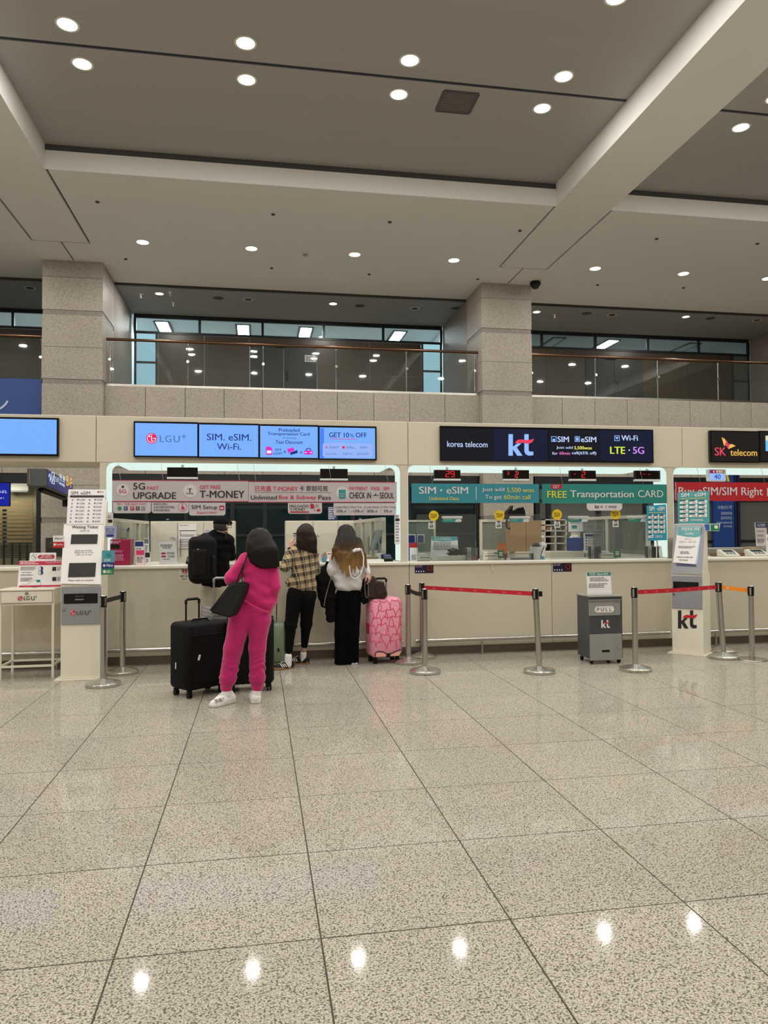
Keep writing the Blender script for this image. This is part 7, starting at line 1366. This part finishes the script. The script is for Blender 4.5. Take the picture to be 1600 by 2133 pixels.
# tote bag on her shoulder
tb = thing('tote_bag', 'black leather tote bag hanging from the shoulder of the pink tracksuit', 'bag', J(472, 1286, -.16)); M_LEA = mat('black_leather', (14, 14, 15), .5, spec=.3, var=.15, scale=80, bump=.1)
fr_ = [J(*q) for q in ((481, 1216, -.20), (513, 1214, -.17), (511, 1232, -.18), (487, 1284, -.24), (474, 1287, -.25), (444, 1279, -.22), (436, 1275, -.21), (440, 1268, -.21))]
obj('bag_body', MB().prism(fr_, (.035, .11, .0)), M_LEA, tb, bevel=.022, seg=3, smooth=True)
obj('top_edge', MB().tube([J(*q) for q in ((438, 1272, -.215), (481, 1215, -.205), (512, 1213, -.175))], .007, 8), M_LEA, tb, smooth=True)
for a, b in (((491, 1216, -.205), 0), ((504, 1214, -.10), 1)): obj('strap', MB().tube([J(*a), J(501+4*b, 1192, -.16), J(511, 1168, -.13), J(516, 1154, -.09), J(516, 1151, -.03)], .0085, 8, flat=.6), M_LEA, tb, smooth=True)

# ---- man with the black backpack
f = Fig(8.62, 446, 1385, 'man in a black cap and jacket with a large black backpack'); t = f.t; c = f.c; J = f.J
hc = J(461, 1096); fd = (.55, .83); lw, rw = J(440, 1160, .52), J(484, 1160, .52)
body = head_prims(hc, fd, .97)+[c((458, 1108), (455, 1124), 9, 11), c((455, 1128), (450, 1205), 18, 15, .65), c((438, 1124), (474, 1125), 9), c((477, 1127), (482, 1160, .1), 8, 7), c((482, 1160, .1), (484, 1160, .52), 7, 4.5), c((436, 1127), (430, 1162, .12), 8, 7), c((430, 1162, .12), (440, 1160, .52), 7, 4.5), c((439, 1230), (454, 1230), 10), c((435, 1236), (432, 1300), 10, 9), c((432, 1300), (431, 1372), 10, 7), c((457, 1236), (460, 1300), 10, 9), c((460, 1300), (460, 1372), 9, 7)]
body += hand_prims(lw, (.1, .95, -.08), (0, 0, 1), 1, 1.0, .25)+hand_prims(rw, (-.1, .95, -.08), (0, 0, 1), -1, 1.0, .25)
skin_obj('body', body, .009, M_SKIN, t); M_JK = mat('black_jacket', (8, 8, 9), .85, spec=.15, var=.15, scale=40)
skin_obj('jacket', [c((456, 1130), (450, 1205), 25, 24, .75), c((438, 1123), (474, 1125), 11.5), c((444, 1113, -.03), (466, 1117, -.01), 9, 8), c((477, 1128), (481, 1158, .08), 11, 10), c((481, 1158, .08), (484, 1161, .46), 9.5, 7), c((437, 1126), (430, 1162, .12), 11, 10), c((430, 1162, .12), (440, 1161, .46), 9.5, 7), c((436, 1205), (455, 1207), 17, 17, .85), c((434, 1214), (456, 1216), 13, 13, 1.1)], .010, M_JK, t, disp=wr((.004, (.4, 0, 1), .1, 0), (.003, (1, 0, .4), .08, 1)))
obj('collar_print', MB().tube([J(*q) for q in ((452, 1106, -.085), (461, 1108.5, -.10), (470, 1112, -.06))], .008, 8), mat('print_grey_white', (96, 92, 88), .8, var=.6, scale=160), t, smooth=True)
skin_obj('trousers', [c((436, 1224), (456, 1225), 16, 16, .85), c((434, 1232), (431, 1300), 15, 13), c((431, 1300), (431, 1375), 13, 10.5), c((457, 1232), (460, 1300), 15, 13), c((460, 1300), (461, 1375), 13, 10.5)], .010, mat('khaki_cotton', (168, 158, 138), .85, var=.06, scale=30), t, disp=wr((.004, (.7, 0, 1), .1, 0), (.004, (0, 0, 1), .09, 0, J(445, 1370), .2)))
for px_ in (431, 461): q = np.array(G(px_, 1384)); q[1] = 8.56; shoe(t, q, q+np.array([0, .28, 0]), .095, .08, M_BLACK, M_BLACKG, 'shoe')
skin_obj('hair', [E(hc+np.array([-.005, -.012, .0]), (.078, .094, .10), -.58)], .007, mat('hair_black_short', (40, 33, 30), .7, var=.3, scale=300), t, cut=[B(hc+np.array([.09, .12, 0]), (.12, .12, .2), .01, -.58), B(hc+np.array([0, 0, -.2]), (.2, .2, .145), .01)])
rzc = -.58; fdn = np.array([.55, .83, 0])/math.hypot(.55, .83)
cp = skin_obj('cap', [E(hc+np.array([0, -.003, .03]), (.086, .103, .095), rzc), C(hc+fdn*.08+np.array([0, 0, .035]), hc+fdn*.15+np.array([0, 0, .03]), .05, .04, .9, 0, .02)], .007, M_JK, t, cut=[B(hc+np.array([0, 0, -.28]), (.3, .3, .30), .01)])
obj('glasses', MB().tube([hc+fdn*a+np.array([fdn[1], -fdn[0], 0])*b+np.array([0, 0, z]) for a, b, z in ((-.0, .079, .012), (.09, .076, .01), (.098, .068, .016), (.098, .03, .016), (.098, .03, -.018), (.098, .066, -.018), (.096, .072, .006))], .0032, 6), M_BLACK, t, smooth=True)
bk = thing('backpack', 'large black backpack worn by the man in the black cap', 'bag', J(421, 1213, -.26)); bc = J(422, 1166, -.22)
skin_obj('pack_body', [B(bc, (.15, .10, .26), .07, .25), c((404, 1180, -.24), (412, 1205, -.24), 11, 10), c((428, 1124, -.2), (436, 1136, -.2), 13, 14)], .010, mat('backpack_nylon', (11, 11, 13), .7, spec=.2, var=.1, scale=70, bump=.1), bk, disp=wr((.003, (.5, .2, 1), .12, 0)))
skin_obj('front_pocket', [B(bc+np.array([-.025, -.085, -.03]), (.085, .035, .16), .035, .25)], .009, M_BLACK, bk); obj('pocket_zip', MB().tube([bc+np.array(q) for q in ((-.10, -.11, .08), (-.07, -.127, .12), (0, -.113, .12), (.05, -.095, .09))], .004, 6), M_BLACKG, bk, smooth=True)
skin_obj('side_pocket', [B(bc+np.array([.115, -.05, -.06]), (.02, .06, .11), .02, .25)], .009, M_BLACK, bk)
obj('top_loop', MB().tube([J(*q) for q in ((428, 1118, -.17), (430, 1112, -.16), (437, 1112, -.15), (440, 1118, -.14))], .008, 8), M_BLACK, bk, smooth=True)
for a in ((436, 1122), (470, 1124)): obj('shoulder_strap', MB().tube([J(a[0], a[1]+2, -.13), J(a[0], a[1]-10.5, -.04), J(a[0], a[1]-9, .05), J(a[0], a[1]+10, .13)], .022, 8, flat=.45), M_BLACK, bk, smooth=True)

# ---- woman in the plaid shirt
def plaid_mat():
    m = bpy.data.materials.new('plaid_flannel'); nt, b = nodes(m); tc = N(nt, 'ShaderNodeTexCoord'); mp = N(nt, 'ShaderNodeMapping'); mp.inputs['Rotation'].default_value = (0, math.radians(9), 0); nt.links.new(tc.outputs['Object'], mp.inputs[0]); sp = N(nt, 'ShaderNodeSeparateXYZ'); nt.links.new(mp.outputs[0], sp.inputs[0])
    def math_(op, a, bb=None):
        n = N(nt, 'ShaderNodeMath', operation=op); n.use_clamp = False
        for i, v in enumerate((a, bb)):
            if v is None: continue
            if isinstance(v, (int, float)): n.inputs[i].default_value = v
            else: nt.links.new(v, n.inputs[i])
        return n.outputs[0]
    def band(ax, per, w, off):
        return math_('LESS_THAN', math_('FRACT', math_('ADD', math_('DIVIDE', ax, per), off+50.0)), w)
    xx = math_('ADD', sp.outputs[0], math_('MULTIPLY', sp.outputs[1], .6)); z = sp.outputs[2]
    b1_, b2_ = band(xx, .09, .5, .1), band(z, .09, .5, .3); dark = math_('ADD', math_('MULTIPLY', math_('MAXIMUM', b1_, b2_), .66), math_('MULTIPLY', math_('MULTIPLY', b1_, b2_), .34)); line = math_('MAXIMUM', band(xx, .092, .07, .85), band(z, .092, .07, .05))
    mx = N(nt, 'ShaderNodeMix', data_type='RGBA'); mx.inputs[6].default_value = (*lin((178, 158, 118)), 1); mx.inputs[7].default_value = (*lin((46, 34, 30)), 1); nt.links.new(dark, mx.inputs[0])
    m2 = N(nt, 'ShaderNodeMix', data_type='RGBA'); m2.inputs[7].default_value = (*lin((216, 204, 172)), 1); nt.links.new(math_('MULTIPLY', line, .55), m2.inputs[0]); nt.links.new(mx.outputs[2], m2.inputs[6]); nt.links.new(m2.outputs[2], b.inputs['Base Color']); b.inputs['Roughness'].default_value = .9; b.inputs['Sheen Weight'].default_value = .2; return m
f = Fig(8.60, 620, 1385, 'woman in a brown plaid shirt and black trousers raising a hand to her face'); t = f.t; c = f.c; J = f.J
hc = J(634, 1114); fd = (-.75, .66); lw, rw = J(606, 1141, .02), J(648, 1166, .46)
body = head_prims(hc, fd, .95)+[c((635, 1126), (635, 1142), 8.5, 10), c((634, 1148), (632, 1215), 17, 14, .65), c((617, 1146), (651, 1150), 8), c((614, 1149), (595, 1181, -.05), 7.5, 6.5), c((595, 1181, -.05), (606, 1141, .02), 6.5, 4.2), c((653, 1154), (659, 1190, .1), 7.5, 6.5), c((659, 1190, .1), (648, 1166, .46), 6.5, 4.2), c((622, 1240), (639, 1241), 12), c((614, 1248), (606, 1300), 12, 9), c((606, 1300), (601, 1372), 9, 5), c((640, 1248), (638, 1300, .12), 12, 9), c((638, 1300, .12), (632, 1364, .27), 8.5, 4.6), c((601, 1372), (600, 1386), 5.5), c((632, 1364, .27), (631, 1376, .28), 5)]
body += hand_prims(lw, (.12, .08, 1), (-.8, -.5, 0), 1, .92, .75)+hand_prims(rw, (.0, .95, -.05), (0, 0, 1), -1, .92, .25)
skin_obj('body', body, .0065, M_SKIN, t)
skin_obj('plaid_shirt', [c((634, 1152), (632, 1212), 25, 24.5, .72), c((617, 1148), (652, 1152), 10.5), c((629, 1141), (642, 1143), 10, 10), c((614, 1150), (594, 1181, -.05), 11, 10), c((593.5, 1181, -.05), (601, 1152, .0), 9.5, 7.5), c((653, 1156), (658, 1190, .1), 9.5, 9), c((658, 1190, .1), (650, 1169, .42), 8.5, 6.5), c((624, 1215), (640, 1226), 21, 19, .75), c((630, 1228), (642, 1233), 14, 12, .9), c((603, 1212), (606, 1220), 9, 6), c((650, 1215), (649, 1238), 8, 5)], .0075, plaid_mat(), t, disp=wr((.004, (.5, .3, 1), .11, 0), (.005, (1, 0, .6), .08, 1, J(600, 1175), .14), (.004, (-.6, 0, 1), .09, 0, J(640, 1200), .2)))
skin_obj('cuff', [c((602, 1152, .0), (604.5, 1145.5, .01), 7, 6.3)], .006, M_BLACK, t)
skin_obj('trousers', [c((619, 1234), (640, 1237), 19, 19, .85), c((614, 1245), (606, 1300), 17, 12.5), c((606, 1300), (602, 1356), 12, 7.3), c((641, 1245), (638, 1300, .12), 16.5, 11.8), c((638, 1300, .12), (634, 1345, .23), 11.5, 6.8)], .008, mat('black_trousers', (10, 10, 11), .88, spec=.15, var=.1, scale=40), t, disp=wr((.004, (.6, 0, 1), .08, 0, J(606, 1300), .12), (.004, (-.7, 0, 1), .07, 1, J(606, 1345), .12), (.003, (-.5, 0, 1), .08, 0, J(638, 1310), .12)))
for a, b, r in (((600.6, 1367), (600, 1384), 7.4), ((632.3, 1361, .26), (631.5, 1375, .28), 6.6)): skin_obj('sock', [c(a, b, r)], .0055, M_SOCK, t)
M_GUM = mat('gum_sole', (150, 112, 66), .6); M_SUE = mat('black_suede', (20, 19, 20), .75)
for hl, to in ((G(606.5, 1391), G(569, 1397)), (G(638.5, 1382.5), G(612, 1381.5))):
    hl, to = np.array(hl), np.array(to); to = hl+(to-hl)/np.linalg.norm(to-hl)*.26; su, d, s, L = shoe(t, hl, to, .088, .07, M_SUE, M_GUM, 'sneaker')
    for k in range(3): q = hl+d*L*(.36+.10*k)+s*.088*.60+np.array([0, 0, .030]); obj('white_stripe', MB().prism([q, q+d*.011, q+d*.036+np.array([0, 0, .036])-s*.008, q+d*.025+np.array([0, 0, .036])-s*.008], -s*.012), M_SOCK, t)
    for k in range(3): q = hl+d*(L*(.45+.08*k))+np.array([0, 0, .084-.01*k]); obj('lace', MB().tube([q-s*.022, q+np.array([0, 0, .006]), q+s*.022], .0035, 6), M_SOCK, t, smooth=True)
hr = [E(hc+np.array([.012, -.015, .014]), (.092, .10, .108), .85), c((638, 1106, -.02), (642, 1128, -.05), 15, 16.5, .75), c((640, 1122, -.05), (648, 1142, -.09), 15, 9, .6), c((648, 1128, -.05), (657, 1150, -.09), 8, 2.5, .7), c((628, 1112, -.03), (624, 1136, -.06), 10, 7, .7), c((636, 1130, -.07), (634, 1139, -.09), 12, 7, .6), c((651, 1120, -.02), (652, 1140, -.05), 6, 3)]
rs = random.Random(5)
for i in range(16):
    u_ = i/15; a = (623+u_*28, 1126+6*u_, -.06-.03*math.sin(u_*3.14)); tip = (620+u_*39+rs.uniform(-1, 1), 1140+10*u_+rs.uniform(-4, 4), -.085-.03*math.sin(u_*3.14)); hr.append(c(a, tip, 5, .8, .8, 0, .012))
skin_obj('hair', hr, .0065, hair_mat('hair_auburn', (38, 22, 18), 0), t, disp=strands(hc, .0025), relax=1)
fdn = np.array([-.75, .66, 0])/math.hypot(.75, .66); rr = np.array([fdn[1], -fdn[0], 0]); obj('glasses', MB().tube([hc+fdn*a+rr*b+np.array([0, 0, z]) for a, b, z in ((-.02, -.080, .014), (.09, -.078, .012), (.106, -.068, .02), (.108, -.03, .02), (.108, -.03, -.018), (.106, -.064, -.018), (.10, -.074, .0))], .0042, 6), M_BLACK, t, smooth=True)

# ---- woman in the white hoodie
f = Fig(8.74, 722, 1383, 'woman in a white hoodie with long ombre hair and wide black trousers'); t = f.t; c = f.c; J = f.J
hc = J(721, 1117, .02); fd = (-.05, 1); lw, rw = J(684, 1166, .44), J(765, 1195, -.06)
body = head_prims(hc, fd, .95)+[c((722, 1130), (723, 1146), 8.5, 10), c((724, 1150), (725, 1215), 17, 15, .65), c((705, 1148), (746, 1148), 8), c((702, 1151), (691, 1190), 7.5, 6.5), c((691, 1190), (684, 1166, .44), 6.5, 4.2), c((749, 1151), (760, 1184, .0), 7.5, 6.5), c((760, 1184), (765, 1195, -.06), 6, 4.4), c((716, 1240), (735, 1240), 12), c((713, 1248), (711, 1310), 13, 9), c((711, 1310), (710, 1374), 9, 6), c((737, 1245), (736, 1310), 13, 9), c((736, 1310), (736, 1374), 9, 6), c((710, 1374), (708, 1381, .05), 6), c((736, 1374), (737, 1381, .05), 6)]
body += hand_prims(lw, (.1, .95, -.04), (0, 0, 1), 1, .92, .25)+hand_prims(rw, (.35, -.25, -.9), (.75, -.65, .1), 1, .95, 1.15)
skin_obj('body', body, .0065, M_SKINP, t)
M_HOOD = mat('white_fleece', (222, 220, 218), .85, var=.03, scale=50, bump=.08)
skin_obj('hoodie', [c((724, 1152), (725, 1205), 25, 24.5, .72), c((705, 1149), (746, 1149), 10.5), c((702, 1152), (691, 1189), 11.5, 11), c((690.5, 1190), (686, 1172, .36), 10.5, 7.5), c((749, 1152), (760, 1184), 10.5, 9.5), c((760, 1184), (766, 1193, -.05), 9, 6.5), c((712, 1207), (738, 1206), 17, 17, .9), c((713, 1217), (741, 1216), 15.5, 15.5, 1.15), c((733, 1158, -.13), (742, 1190, -.15), 13, 11, .6), c((716, 1142, -.02), (735, 1142, -.02), 10)], .0075, M_HOOD, t, disp=wr((.004, (.5, 0, 1), .1, 0), (.004, (1, 0, .5), .08, 1, J(725, 1210), .15), (.004, (.6, 0, -1), .07, 1, J(692, 1185), .12)))
obj('hood_rim', MB().tube([J(*q) for q in ((752, 1143, -.12), (757.5, 1160, -.17), (757, 1178, -.19), (752, 1196, -.2), (742, 1206, -.2), (733, 1203, -.2), (729, 1192, -.2), (728, 1178, -.2))], .008, 8), M_HOOD, t, smooth=True)
skin_obj('wide_trousers', [c((715, 1240), (737, 1240), 15.5, 15.5, .85), c((713, 1250), (711, 1320), 16, 13.5), c((711, 1320), (710, 1379), 13.5, 13), c((737, 1250), (735, 1320), 16, 12.5), c((735, 1320), (735.5, 1379), 12.5, 12), c((724, 1250), (723, 1372), 12, 10, .8)], .009, mat('black_wide_trousers', (5, 5, 7), .92, spec=.1, var=.1, scale=40), t, disp=wr((.003, (1, .3, .1), .07, 0)), cut=[B((J(724, 1383)[0], 8.74, -.5), (.6, .6, .508), .001)])
for px_, dy in ((707, -.02), (737, -.05)): q = np.array(G(px_, 1383)); q[1] = 8.74+.02+dy; shoe(t, q, q+np.array([-.02, .25, 0]), .085, .065, mat('pale_sneaker', (200, 204, 204), .6), mat('pale_sole', (190, 190, 188), .6), 'sneaker')
zt_, zb_ = J(722, 1098)[2], J(722, 1200)[2]
hr = [E(hc+np.array([0, -.012, .016]), (.09, .105, .106)), c((721, 1110, -.04), (724, 1140, -.10), 18, 22, .5), c((709, 1128, -.06), (705, 1156, -.13), 9, 8, .6), c((724, 1138, -.10), (727, 1156, -.13), 20, 15, .35), c((741, 1132, -.07), (752, 1160, -.12), 9, 8, .6)]
rs = random.Random(3)
for i in range(26):                                   # locks that thin out to their tips
    u_ = i/25; a = (705+u_*44+rs.uniform(-1, 1), 1122+6*rs.random(), -.055-.035*math.sin(u_*math.pi)); tip = (690+u_*76+rs.uniform(-2, 2), (1166, 1176, 1188, 1192, 1205, 1200, 1186, 1192, 1196, 1190, 1186)[min(10, int(u_*10.99))]+rs.uniform(-7, 3), -.10-.09*math.sin(u_*math.pi)-.03*u_)
    hr.append(c(a, ((a[0]+tip[0])/2, (a[1]+tip[1])/2, (a[2]+tip[2])/2-.02), 4, 5, .8, 0, .012)); hr.append(c(((a[0]+tip[0])/2, (a[1]+tip[1])/2, (a[2]+tip[2])/2-.02), tip, 5, .7, .8, 0, .01))
skin_obj('hair', hr, .006, hair_mat('hair_ombre', (34, 29, 25), (150, 112, 62), zb_+.05, zb_+(zt_-zb_)*.74), t, disp=strands(hc, .0025, 40), relax=1)
q = J(743, 1146, -.19); skin_obj('hair_scrunchie', [E(q+np.array([dx, 0, dz]), (.02, .02, .02), 0, .008) for dx, dz in ((-.03, -.01), (-.01, .005), (.012, .0), (.032, .006))], .005, M_HOOD, t)
jk = thing('held_jacket', 'black padded jacket hanging over the arm of the woman in white', 'jacket', J(682, 1296, -.03))
skin_obj('jacket_folds', [c((685, 1178, .05), (668, 1210, -.03), 9, 15.5, .7), c((668, 1208, -.03), (678, 1246, -.04), 15.5, 12, .6), c((682, 1215, -.02), (690, 1245, -.02), 13, 11, .6), c((686, 1240, -.03), (689, 1287, -.03), 11, 10, .55), c((671, 1235, -.03), (673, 1260, -.03), 7, 4, .6)], .008, M_JK, jk, disp=wr((.006, (.8, 0, .5), .07, 0), (.004, (.3, 0, 1), .09, 1)))
obj('zip', MB().tube([J(*q) for q in ((690, 1200, -.12), (684, 1222, -.13), (678, 1245, -.12), (675, 1262, -.08))], .004, 6), M_CHROME, jk, smooth=True)
# ---- brown bag on the pink suitcase
bb_ = thing('paper_bag', 'dark brown bag with a gathered top on the pink suitcase', 'bag', (f.J(785, 1246, 0)[0], 8.74, zp1)); M_BRN = mat('brown_bag', (46, 26, 16), .7, var=.2, scale=30)
Jb = lambda px, py, dy=0.0: np.array(P(px, py, 8.74+dy))
m = MB(); loop = ((765, 1246), (806, 1245.5), (807.5, 1237), (800, 1211), (794, 1213), (790, 1209.5), (785, 1212), (781, 1200), (775, 1206), (768, 1218), (763, 1236)); m.prism([Jb(x, max(y, 0), -.09) for x, y in loop], (0, .18, 0)); v = np.array(m.v); v[v[:, 2] < zp1+.012, 2] = zp1+.004; m.v = [tuple(p) for p in v]
obj('bag_body', m, M_BRN, bb_, bevel=.02, seg=3, smooth=True)
obj('bag_fold', MB().prism([Jb(*q, -.095) for q in ((781, 1225), (798, 1212), (803, 1235), (788, 1241))], (0, -.006, 0)), M_BRN, bb_, bevel=.004)
for x in (760.5, 767.5): obj('cord', MB().tube([Jb(x, 1206, -.13), Jb(x-.4, 1222, -.135), Jb(x+.6, 1240, -.13), Jb(764, 1246, -.12)], .004, 6), mat('grey_cord', (120, 112, 104), .6), bb_, smooth=True)
sb_ = thing('soft_bag', 'black soft bag hanging between the white hoodie and the brown bag', 'bag', Jb(759, 1262, -.02)); skin_obj('bag_body', [C(Jb(757, 1214, -.03), Jb(760, 1250, -.05), .045, .05, .6)], .008, M_JK, sb_, disp=wr((.004, (1, 0, .3), .06, 0)))
obj('bag_strap', MB().tube([Jb(754, 1218, -.06), Jb(760, 1203, -.10), Jb(766, 1204, -.10), Jb(763, 1218, -.06)], .007, 6), M_BLACK, sb_, smooth=True)
# ---- clear plastic bag on the black suitcase
pb = thing('plastic_bag', 'clear plastic bag hanging on the black suitcase handle', 'bag', (P(431, 1300, 7.55)[0], 7.55, H1+.01)); Jp = lambda px, py, dy=0.0: np.array(P(px, py, 7.55+dy))
skin_obj('bag_film', [C(Jp(431, 1272), Jp(430, 1294), .055, .06, .5)], .007, glass('film', (186, 190, 196), .3, .12), pb, disp=wr((.003, (1, .3, .4), .03, 0), (.003, (.3, 0, 1), .035, 1)))
